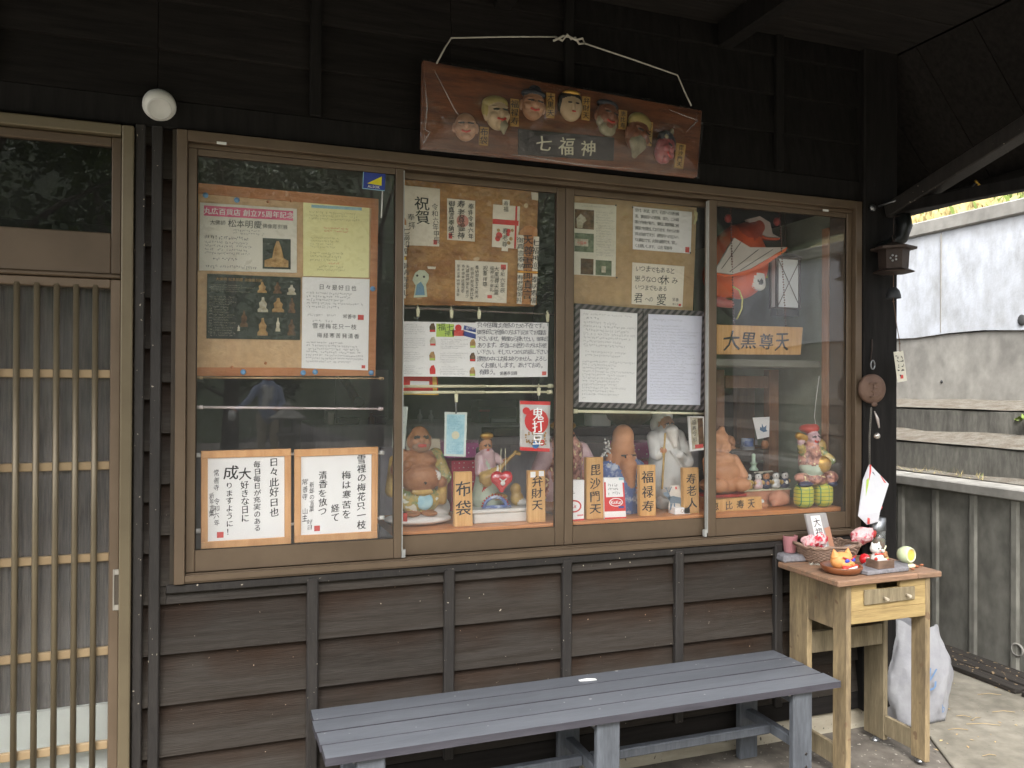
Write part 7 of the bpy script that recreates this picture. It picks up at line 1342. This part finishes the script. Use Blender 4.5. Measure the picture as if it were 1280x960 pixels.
# jar
p = at(1097, 690, wc.y + 0.03); p = Vector((p.x, wc.y + 0.03, T)); z0, z1 = T, at(1096, 662, p.y).z; zt = at(1096, 647, p.y).z; r = 0.030
J = root('glass_jar', p, 'clear glass jar with a silver lid behind the white cat', 'jar')
MB().lathe([(0, 0), (r, 0), (r, z1 - z0), (r * 0.97, z1 - z0), (r * 0.96, 0.004), (0, 0.004)], p, 24).build('jar_glass', glassmat('jar_glass_m', 0.12, (0.86, 0.9, 0.84)), J)
MB().lathe([(r * 1.05, z1 - z0), (r * 1.05, zt - z0), (0, zt - z0 + 0.001)], p, 24).build('jar_lid', steel, J)
MB().lathe([(0, 0.005), (r * 0.9, 0.005), (r * 0.9, (z1 - z0) * 0.62), (0, (z1 - z0) * 0.7)], p, 14).build('jar_filling', pm('jar_sweets', rgb(150, 150, 110), rgb(190, 90, 70), 0.6, 40, rnd=0), J)
# wooden tray with dog mask
c = onz(1053, 716, T); k = mpp(c); c = Vector((c.x, c.y + 0.005, T))
MB().lathe([(0, 0), (0.052, 0.0), (0.066, 0.008), (0.074, 0.024), (0.072, 0.029), (0.066, 0.026), (0.058, 0.012), (0, 0.010)], c, 36).build('wooden_tray', pm('lacquered_brown', rgb(138, 84, 52), rgb(104, 58, 34), 0.3, 6, (1, 4, 1), 0.08, rnd=0, coat=0.3), label='round brown lacquered tray holding the orange mask', cat='tray')
P = [('e', (0, 0, .34), (.46, .36, .36), 0), ('e', (.06, -.28, .26), (.30, .18, .18), 0), ('c', (-.30, 0, .55), (-.36, .02, .80), .18, .03, 0), ('c', (.26, 0, .55), (.30, .02, .82), .18, .03, 0), ('c', (-.16, -.40, .12), (.42, -.34, .18), .12, .08, 3), ('c', (-.06, -.48, .10), (.36, -.42, .16), .045, .04, 4), ('e', (-.04, -.40, .42), (.10, .06, .07), 5), ('e', (.26, -.36, .44), (.09, .06, .07), 5), ('c', (-.2, -.36, .56), (.02, -.40, .48), .03, .03, 3), ('c', (.42, -.28, .58), (.18, -.38, .48), .03, .03, 3), ('e', (.12, -.47, .32), (.06, .05, .05), 0)]
figure('dog_mask', P, [pm('mask_orange', rgb(226, 160, 96), rgb(214, 140, 78), 0.5, 8, bump=0.05, rnd=0), hair_k, sk1, lip_r, white_pl, pm('eye_blue', rgb(60, 80, 190), None, 0.4, bump=0)], c + Vector((-0.002, -0.004, 0.012)), 0.092, 64, 0.03, turn=-0.10, label='orange guardian dog mask with blue eyes in the round tray', cat='mask')
# red papier mache ball doll
c = onz(1081, 706, T + 0.0); p = Vector((c.x, c.y + 0.0, T)); D_ = MB().ball(p + Vector((0, 0, 0.0215)), (0.0205, 0.0205, 0.0215), 18).build('red_round_doll', pm('daruma_red', rgb(214, 40, 48), None, 0.25, bump=0, rnd=0, coat=0.4), label='little red round doll with a white face beside the tray', cat='doll')
MB().ball(p + Vector((0.000, -0.0155, 0.024)), (0.010, 0.006, 0.009), 10).build('white_face', white_pl, D_)
# stone slab, small wooden box, waving cat
a = [onz(1068, 716, T), onz(1085, 720, T), onz(1136, 714, T), onz(1135, 706, T), onz(1085, 705, T)]
zz = T + 0.016; MB().slab([Vector((q.x, q.y, zz)) for q in a], (0, 0, -0.0155)).build('stone_slab', stn, label='rough grey stone slab under the small wooden box', cat='stone', bevel=0.003)
q = [onz(1098, 712, zz + 0.0005), onz(1128.5, 709, zz), onz(1122, 700, zz), onz(1090, 702, zz)]
p0 = q[0]; ux = (q[1] - q[0]).normalized(); uy = Vector((-ux.y, ux.x, 0)); Wb, Db, Hb = 0.078, 0.060, 0.030
BXo = root('small_wooden_box', p0 + ux * Wb / 2 + uy * Db / 2, 'small open wooden box in which the white cat stands', 'box'); zb = zz + 0.0006
def wall_(o, du, dv, h0, h1): MB().hexa([o + Vector((0, 0, h0)), o + du + Vector((0, 0, h0)), o + du + dv + Vector((0, 0, h0)), o + dv + Vector((0, 0, h0)), o + Vector((0, 0, h1)), o + du + Vector((0, 0, h1)), o + du + dv + Vector((0, 0, h1)), o + dv + Vector((0, 0, h1))]).build('box_side', drk_box, BXo, bevel=0.0012)
drk_box = pm('dark_box_wood', rgb(124, 100, 84), rgb(96, 76, 64), 0.65, 8, (2, 2, 8), 0.15, rnd=0.06)
o = Vector((p0.x, p0.y, zb)); t_ = 0.006
wall_(o, ux * Wb, uy * t_, 0, Hb); wall_(o + uy * (Db - t_), ux * Wb, uy * t_, 0, Hb); wall_(o + uy * (t_ + 0.0002), ux * t_, uy * (Db - 2 * t_ - 0.0004), 0, Hb); wall_(o + uy * (t_ + 0.0002) + ux * (Wb - t_), ux * t_, uy * (Db - 2 * t_ - 0.0004), 0, Hb); wall_(o + ux * t_ + uy * t_, ux * (Wb - 2 * t_), uy * (Db - 2 * t_), 0.001, 0.005)
cc = o + ux * 0.030 + uy * 0.034 + Vector((0, 0, 0.006))
P = [('e', (0, 0, .30), (.30, .26, .32), 0), ('e', (.18, -.05, .18), (.34, .24, .18), 0), ('e', (-.08, 0, .76), (.27, .24, .23), 0), ('c', (-.26, 0, .9), (-.30, 0, 1.04), .09, .03, 0), ('c', (.06, 0, .92), (.10, 0, 1.04), .09, .03, 0), ('e', (-.14, -.22, .80), (.03, .03, .04), 1), ('e', (.02, -.22, .80), (.03, .03, .04), 1), ('e', (-.06, -.25, .70), (.03, .02, .02), 2), ('c', (-.25, -.14, .54), (.12, -.2, .54), .04, .04, 2), ('e', (-.25, -.18, .34), (.07, .05, .08), 2), ('e', (-.26, -.15, .1), (.08, .05, .08), 2), ('e', (.42, -.2, .26), (.05, .04, .05), 2), ('e', (.20, -.12, .66), (.08, .08, .08), 0)]
figure('white_cat_figurine', P, [glz_w, hair_k, lip_r], cc, 0.082, 50, 0.03, label='white lucky cat figurine with red marks sitting in the wooden box', cat='figurine')
p = cc + ux * 0.030 + uy * 0.004 + Vector((0, -0.004, 0.036)); crumple('brown_snack', p, (0.018, 0.014, 0.014), [pm('brown_wrap', rgb(136, 96, 70), rgb(170, 120, 70), 0.35, 40, bump=0.2)], 'brown wrapped snack held before the white cat', 'snack', 12); MB().tube([p + Vector((0.0, 0, 0.012)), p + Vector((0.012, 0, 0.034))], 0.0024, 6).build('snack_stick', cream_pl, bpy.data.objects['brown_snack'])
p = o + ux * 0.066 + uy * 0.03 + Vector((0, 0, Hb + 0.002)); MB().ball(p, (0.011, 0.010, 0.008), 10).build('yellow_sweet', pm('sweet_yellow', rgb(222, 200, 130), None, 0.4, bump=0), label='small yellow sweet at the right end of the wooden box', cat='sweet')
# round green timer on a stand
c = onz(1136, 709, T); p = Vector((c.x + 0.006, c.y + 0.01, T))
MB().lathe([(0, 0), (0.026, 0), (0.026, 0.008), (0.020, 0.012), (0, 0.012)], p, 24).build('cream_saucer', cream_pl, label='cream round foot under the pale green globe', cat='stand')
ce = p + Vector((-0.006, 0.004, 0.012 + 0.033)); gx = Vector((0.12, -1.0, 0.08))
gp_ = pm('pale_green_enamel', rgb(206, 218, 176), rgb(196, 208, 164), 0.25, bump=0, rnd=0, coat=0.4)
G = root('green_globe_clock', ce - Vector((0, 0, 0.033)), 'pale green globe shaped ornament with a round yellow dial facing right', 'ornament')
MB().lathe([(0, -0.033), (0.014, -0.030), (0.025, -0.020), (0.032, -0.004), (0.032, 0.008), (0.028, 0.019), (0.026, 0.022), (0.022, 0.021)], ce, 30, 0, gx).build('globe', gp_, G)
MB().lathe([(0.0225, 0.020), (0.020, 0.0195), (0.0, 0.0195)], ce, 26, 0, gx).build('dial', pm('dial_yellow', rgb(200, 196, 110), rgb(222, 190, 60), 0.3, 60, bump=0, rnd=0), G); MB().lathe([(0.027, 0.0225), (0.023, 0.025), (0.0215, 0.021)], ce, 26, 0, gx).build('dial_ring', cream_pl, G)
mb = MB(); rg = random.Random(77)
for q in range(60): 
    b0 = onz(rg.uniform(1012, 1030), rg.uniform(698, 707), T); a_ = rg.uniform(0, 6.28); l = rg.uniform(0.004, 0.012); mb.tube([b0, b0 + Vector((math.cos(a_) * l, math.sin(a_) * l, rg.uniform(0.001, 0.010)))], 0.0011, 4)
mb.build('paper_shred', pm('shred_grey', rgb(190, 188, 176), rgb(160, 158, 148), 0.7, bump=0), label='little heap of pale paper shreds left of the round tray', cat='shreds')
mb = MB()
for x, y, s in ((1146, 708, .012), (1152, 706, .010), (1141, 711, .009), (1143, 706, 0.008)): mb.ball(onz(x, y, T + 0.003), (s, s * 0.7, 0.004), 8)
mb.build('dry_leaf', pm('dry_leaf_m', rgb(150, 92, 62), None, 0.7, bump=0.1), label='curled brown dry leaves at the right end of the table', cat='leaves')

# ------------------------------------------------------------------ things hanging at the corner post
irn = pm('cast_iron', rgb(74, 62, 56), rgb(56, 47, 43), 0.6, 14, metal=0.3, bump=0.25, bscale=80, rnd=0)
lc = at(1117, 320, -0.13); k = mpp(lc); zb = at(1117, 340, -0.13).z; zt = at(1117, 312, -0.13).z; r = 24 * k
LN = root('iron_wind_chime', Vector((lc.x, lc.y, at(1125, 478, -0.13).z)), 'cast iron lantern shaped wind chime with a paper strip hanging at the corner post', 'wind chime')
def ring6(rr, z, n=6, ph=0.3): return [Vector((lc.x + rr * math.cos(2 * math.pi * i / n + ph), lc.y + rr * math.sin(2 * math.pi * i / n + ph), z)) for i in range(n)]
mb = MB(); A, B_ = ring6(r * 0.70, zb + 0.006), ring6(r * 0.76, zt); mb.add(A + B_, [(i, (i + 1) % 6, 6 + (i + 1) % 6, 6 + i) for i in range(6)] + [tuple(range(5, -1, -1))]); mb.build('lantern_body', irn, LN)
mb = MB(); A = ring6(r * 1.02, zb); B_ = ring6(r * 0.74, zb + 0.010); C_ = ring6(r * 0.95, zb - 0.004); mb.add(C_ + A + B_, [tuple(range(5, -1, -1))] + [(i, (i + 1) % 6, 6 + (i + 1) % 6, 6 + i) for i in range(6)] + [(6 + i, 6 + (i + 1) % 6, 12 + (i + 1) % 6, 12 + i) for i in range(6)]); mb.build('lantern_base', irn, LN)
mb = MB(); R0 = ring6(r * 1.12, zt + 0.003); 
for i, q in enumerate(R0): q.z += 0.004
R1 = ring6(r * 1.10, zt - 0.002); R2 = ring6(r * 0.55, zt + 0.018); R3 = ring6(r * 0.12, zt + 0.030); mb.add(R1 + R0 + R2 + R3, [tuple(range(5, -1, -1))] + [(6 * j + i, 6 * j + (i + 1) % 6, 6 * j + 6 + (i + 1) % 6, 6 * j + 6 + i) for j in range(3) for i in range(6)] + [(18, 19, 20, 21, 22, 23)]); mb.build('lantern_roof', irn, LN)
mb = MB(); kk = Vector((lc.x, lc.y, zt + 0.034)); mb.lathe([(0.0, -0.006), (0.006, -0.004), (0.007, 0.002), (0.003, 0.007), (0, 0.007)], kk, 10); mb.tube([kk + Vector((0.008 * math.cos(a), 0, 0.016 + 0.010 * math.sin(a))) for a in np.linspace(0, 2 * math.pi, 14)], 0.0016, 5); mb.build('lantern_ring', irn, LN)
vdir = (Vector((0, CAM_Y, 0)) - Vector((lc.x, lc.y, 0))).normalized()
mb = MB()
for i in range(5):
    a = i * 2 * math.pi / 5; ctr = Vector((lc.x, lc.y, (zb + zt) / 2 + 0.004)) + vdir * r * 0.70; s_ = vdir.cross(Vector((0, 0, 1))); mb.ball(ctr + s_ * 0.011 * math.cos(a) + Vector((0, 0, 0.011 * math.sin(a))), 0.0045, 8)
mb.build('window_holes', pm('hole_pale', rgb(180, 182, 184), None, 0.8, bump=0), LN)
bl = at(1116, 373, -0.13); MB().lathe([(0.0285, 0), (0.0275, 0.012), (0.022, 0.032), (0.012, 0.044), (0, 0.047)], Vector((lc.x, lc.y, bl.z)), 22).lathe([(0.0285, 0), (0.026, 0.001), (0.02, 0.03), (0, 0.04)], Vector((lc.x, lc.y, bl.z)), 22).build('bell', pm('dark_bell', rgb(62, 64, 66), rgb(48, 50, 52), 0.5, metal=0.4), LN)
ps = at(1125, 440, -0.13); st_ = [Vector((lc.x, lc.y, zb)), Vector((lc.x, lc.y, bl.z + 0.045)), Vector((lc.x, lc.y, bl.z - 0.01)), lc.lerp(ps, 0.5) + Vector((0, 0, 0.0)), Vector((ps.x - 0.002, ps.y, ps.z + 0.04)), ps]
st_[3].z = (bl.z + ps.z) / 2; MB().tube(st_, 0.0016, 5).ball(Vector((ps.x - 0.002, ps.y, ps.z + 0.035)), 0.004, 6).ball(Vector((lc.x, lc.y, bl.z - 0.012)), 0.0045, 6).build('chime_cord', pm('brown_string', rgb(110, 88, 72), None, 0.8, bump=0), LN)
MB().tube([Vector((lc.x, lc.y, zt + 0.058)), Vector((lc.x, lc.y, 2.10)), Vector((2.60, -0.13, 2.11))], 0.0015, 5).build('suspension_wire', irn, LN)
S = Sheet('paper_strip', [(1117, 440), (1129, 438.5), (1134, 476), (1122, 478)], -0.13, pm('cream_strip', rgb(222, 218, 202), None, 0.8, bump=0, rnd=0), 0.0008, parent=LN); S.scrib([(0.1, 0.1, 0.95, 0.85, 2, 5, True)], ink, 3, k=1.2); S.patch(0.35, 0.78, 0.65, 0.90, ink_r, 'red_seal')
# round gong on the post with bell cord and card
gc_ = at(1090, 486, -0.085); k = mpp(gc_); r = 18.5 * k
GG = root('iron_gong_plate', gc_ - Vector((0, 0, r * 1.3)), 'rusty round iron plate with an embossed mark hanging on the corner post', 'gong')
gm = pm('rusty_iron', rgb(120, 96, 82), rgb(92, 72, 62), 0.7, 12, metal=0.25, bump=0.4, bscale=90, rnd=0)
MB().lathe([(0, 0.012), (r * 0.5, 0.014), (r * 0.9, 0.010), (r, 0.004), (r, -0.006), (0, -0.008)], gc_, 36, 0, (-0.15, -1, 0)).build('disc', gm, GG)
P = [('c', (-.4, 0, .35), (.35, 0, .42), .06, .05, 0), ('c', (0, 0, .4), (-.05, 0, -.4), .06, .06, 0), ('c', (-.05, 0, .1), (.35, 0, .05), .06, .05, 0), ('c', (-.2, 0, -.15), (.3, 0, -.2), .06, .05, 0), ('c', (-.3, 0, -.55), (.25, 0, -.45), .07, .05, 0), ('e', (0, 0, -1.05), (.24, .12, .16), 0)]
figure('embossed_mark', P, [gm], gc_ + Vector((-0.001, -0.014, 0)), r, 36, 0.05, parent=GG)
ck = at(1091, 456, -0.09); MB().tube([ck + Vector((0.010 * math.cos(a), 0, 0.018 * math.sin(a))) for a in np.linspace(0, 2 * math.pi, 14)], 0.0028, 6).build('carabiner', steel, GG)
stp = MB(); q0 = at(1091, 450, -0.075); stp.tube([q0, q0 + Vector((0, 0.012, 0.0)), at(1090, 436, -0.063), at(1090, 424, -0.063)], 0.003, 5); stp.build('post_hook', irn, GG)
ch = pm('chain_metal', rgb(170, 166, 156), rgb(120, 116, 108), 0.35, metal=0.7, bump=0)
a, b, c2 = at(1089, 511, -0.105), at(1087, 545, -0.105), at(1087, 582, -0.10); mb = MB()
for i in range(26):
    t = i / 25; p = a.lerp(b, t * 2) if t < 0.5 else b.lerp(c2, t * 2 - 1); d = Vector((0.0035, 0, 0)) if i % 2 else Vector((0, 0.0035, 0)); h = Vector((0, 0, 0.006)); mb.tube([p + d * math.cos(w) + h * math.sin(w) for w in np.linspace(0, 2 * math.pi, 9)], 0.0011, 4, cap=False)
mb.build('chain', ch, GG)
bp2 = at(1096, 545, -0.105); MB().ball(bp2, 0.0135, 16).tube([bp2 + Vector((-0.012, -0.007, -0.004)), bp2 + Vector((0, -0.0138, -0.004)), bp2 + Vector((0.012, -0.007, -0.004))], 0.0012, 4).build('round_bell', pm('silver_bell', rgb(196, 190, 182), rgb(160, 154, 148), 0.25, metal=0.8, bump=0), GG); MB().tube([at(1093, 514, -0.10), at(1097, 524, -0.104), at(1099, 535, -0.106)], [0.002, 0.006, 0.003], 8).build('bell_charm', pm('charm_pinkish', rgb(196, 186, 180), None, 0.4, metal=0.4, bump=0), GG)
S_ = [at(1087, 580, -0.10), at(1111, 605, -0.12), at(1100, 640, -0.12), at(1098, 652, -0.115), at(1084, 656, -0.10), at(1073, 645, -0.095), at(1079, 600, -0.09)]
EM = MB().slab(S_, (0.0, 0.003, 0)).build('pentagon_card', pm('white_card', rgb(222, 222, 226), rgb(208, 208, 214), 0.6, 5, bump=0.03, rnd=0), label='white many sided card with red and green print hanging under the iron plate', cat='card')
def ecard(name, pts, m): MB().slab([at(x, y, -0.135 + 0.0) .lerp(at(x, y, -0.10), 0.0) for x, y in pts], (0, 0.0006, 0)).build(name, m, EM)
cn = (S_[1] - S_[0]).cross(S_[5] - S_[0]).normalized(); cn = -cn if cn.y > 0 else cn
def onc(px, py, d=0.001):
    X, Y, U = _ray(px, py); o = Vector((0, CAM_Y, CAM_H)); v = Vector((X, Y, U)); t = (S_[0] - o).dot(cn) / v.dot(cn); return o + v * t + cn * d
for nm, pts, m in (('red_stripe', [(1087, 581), (1089, 581), (1087, 655), (1084, 655)], ink_r), ('print_band', [(1091, 620), (1093, 618), (1103, 634), (1101, 637)], ink_r), ('print_band', [(1100, 594), (1102, 596), (1108, 604), (1105, 603)], ink_r), ('green_print', [(1083, 600), (1086, 597), (1085, 622), (1082, 620)], grn_p), ('small_print', [(1090, 590), (1091.5, 590), (1097, 600), (1095, 600)], ink_g)):
    MB().slab([onc(x, y) for x, y in pts], cn * -0.0006).build(nm, m, EM)
# ------------------------------------------------------------------ white sack behind the table
c = onz(1149, 900, 0.013); sk = pm('woven_sack', rgb(162, 162, 165), rgb(136, 136, 141), 0.45, 6, bump=0.6, bscale=40, rnd=0)
mb = MB(); n, m_ = 44, 26; vs = []; cx, cy = 2.768, -0.03
for j in range(m_ + 1):
    t = j / m_; z = 0.013 + t * 0.41; w = 0.150 * (0.92 + 0.22 * math.sin(math.pi * min(1, t * 1.1)) - 0.38 * max(0, t - 0.62)); d = 0.080 * (1.0 + 0.15 * math.sin(math.pi * t) - 0.85 * max(0, t - 0.45))
    for i in range(n):
        a = 2 * math.pi * i / n; cr = 1 + 0.035 * math.sin(5 * a + 9 * t) + 0.03 * math.sin(11 * a - 13 * t) + 0.02 * math.sin(17 * a + 23 * t)
        vs.append((cx + w * cr * math.copysign(abs(math.cos(a)) ** 0.7, math.cos(a)), cy + d * cr * math.copysign(abs(math.sin(a)) ** 0.7, math.sin(a)), z - (0.05 * max(0, math.cos(a)) + 0.02 * math.sin(3 * a)) * max(0, t - 0.55) * 2))
mb.add(vs, [(j * n + i, j * n + (i + 1) % n, (j + 1) * n + (i + 1) % n, (j + 1) * n + i) for j in range(m_) for i in range(n)] + [tuple(range(n - 1, -1, -1))], 0, True)
SKO = mb.build('white_sack', sk, label='open white woven sack with blue print behind the small table', cat='sack')
mb = MB(); put_text(mb, '化', Vector((2.665, cy - 0.122, 0.17)), Vector((0.115, 0.012, 0.0)), Vector((0.008, 0.0, 0.115)), False, 'b', 0.6); put_text(mb, 'b', Vector((2.80, cy - 0.118, 0.07)), Vector((0.04, 0.01, 0.0)), Vector((0, 0, 0.05)), False, 'b', 0.3)
mb.build('blue_print', pm('sack_blue', rgb(110, 140, 180), None, 0.6, bump=0), SKO)

# ------------------------------------------------------------------ yard: stone lantern and the visitor standing far opposite (mirrored in the left pane)
gst = pm('lantern_stone', rgb(166, 164, 156), rgb(132, 130, 122), 0.95, 8, bump=0.5, rnd=0)
x0, y0 = 1.05, -11.2; SL = root('stone_lantern', (x0, y0, 0), 'grey stone lantern standing in the yard opposite, mirrored in the left pane', 'stone lantern')
MB().lathe([(0, 0), (0.34, 0), (0.36, 0.10), (0.26, 0.22), (0, 0.22)], (x0, y0, 0), 8, smooth=False).build('base', gst, SL); MB().lathe([(0.15, 0.2205), (0.12, 0.45), (0.15, 0.58)], (x0, y0, 0), 10).build('shaft', gst, SL)
MB().box(x0 - 0.17, x0 + 0.17, y0 - 0.17, y0 + 0.17, 0.58, 0.64).box(x0 - 0.13, x0 - 0.07, y0 - 0.13, y0 + 0.13, 0.6405, 0.86).box(x0 + 0.07, x0 + 0.13, y0 - 0.13, y0 + 0.13, 0.6405, 0.86).build('fire_box', gst, SL, bevel=0.01)
MB().lathe([(0.30, 0.8605), (0.31, 0.89), (0.16, 0.98), (0.06, 1.04), (0.07, 1.10), (0, 1.16)], (x0, y0, 0), 6, smooth=False).build('cap', gst, SL)
px_, py_ = 0.78, -12.1
PR = root('person', (px_, py_, 0), 'person in a blue jacket, white scarf and beige trousers standing in the yard opposite', 'person')
skin = pm('skin', rgb(206, 158, 130), rgb(190, 142, 116), 0.5, 8, bump=0.03); jk = pm('blue_jacket', rgb(170, 184, 210), rgb(150, 164, 192), 0.8, 8, bump=0.2); tr_ = pm('beige_trousers', rgb(206, 194, 168), rgb(190, 178, 150), 0.85, 8, bump=0.2)
P = [('c', (0, 0, .90), (0, 0, 1.36), .15, .17, 1), ('c', (-.10, 0, .88), (-.10, .0, .50), .10, .075, 2), ('c', (-.10, 0, .50), (-.11, -.01, .10), .07, .05, 2), ('c', (.10, 0, .88), (.11, .02, .50), .10, .075, 2), ('c', (.11, .02, .50), (.12, 0, .10), .07, .05, 2), ('c', (-.11, 0, .05), (-.12, .16, .035), .05, .04, 4), ('c', (.12, 0, .05), (.13, .16, .035), .05, .04, 4),
     ('c', (-.18, 0, 1.36), (-.34, .06, 1.14), .07, .055, 1), ('c', (-.34, .06, 1.14), (-.52, .16, 1.00), .05, .04, 1), ('e', (-.56, .18, .97), (.045, .05, .045), 0), ('c', (.18, 0, 1.36), (.25, .04, 1.10), .07, .055, 1), ('c', (.25, .04, 1.10), (.16, .22, 1.02), .05, .038, 1), ('e', (.13, .25, 1.02), (.04, .05, .04), 0), ('c', (0, 0, 1.4), (0, .01, 1.48), .055, .05, 0), ('e', (0, .02, 1.58), (.078, .09, .11), 0), ('e', (0, .115, 1.565), (.015, .02, .02), 0), ('e', (.08, .02, 1.57), (.012, .02, .03), 0), ('e', (-.08, .02, 1.57), (.012, .02, .03), 0), ('e', (-.03, .10, 1.59), (.012, .01, .008), 5), ('e', (.03, .10, 1.59), (.012, .01, .008), 5), ('c', (-.02, .103, 1.525), (.02, .103, 1.525), .008, .008, 6),
     ('e', (0, -.01, 1.63), (.088, .10, .075), 5), ('c', (-.05, .14, 1.38), (-.06, .17, 1.05), .05, .05, 3), ('c', (.05, .14, 1.38), (.03, .17, 1.2), .04, .04, 3)]
P += [('c', (-.58 + dx, .20, .95), (-.60 + dx * 1.6, .24, .90 - abs(dx)), .011, .008, 0) for dx in (-.03, -.01, .01, .03)] + [('c', (-.53, .2, .97), (-.50, .24, .95), .011, .008, 0)] + [('c', (.13 + dx, .28, 1.02), (.10 + dx, .31, 1.0), .011, .008, 0) for dx in (-.03, -.01, .01, .03)]
figure('body', P, [skin, jk, tr_, white_pl, hair_k, hair_k, lip_r], (px_, py_, 0), 1.0, 120, 0.03, parent=PR)
crumple('white_towel', (px_ - 0.60, py_ + 0.25, 0.90), (0.07, 0.05, 0.09), [white_pl], 'white towel held in the outstretched hand of the person', 'towel', 6)
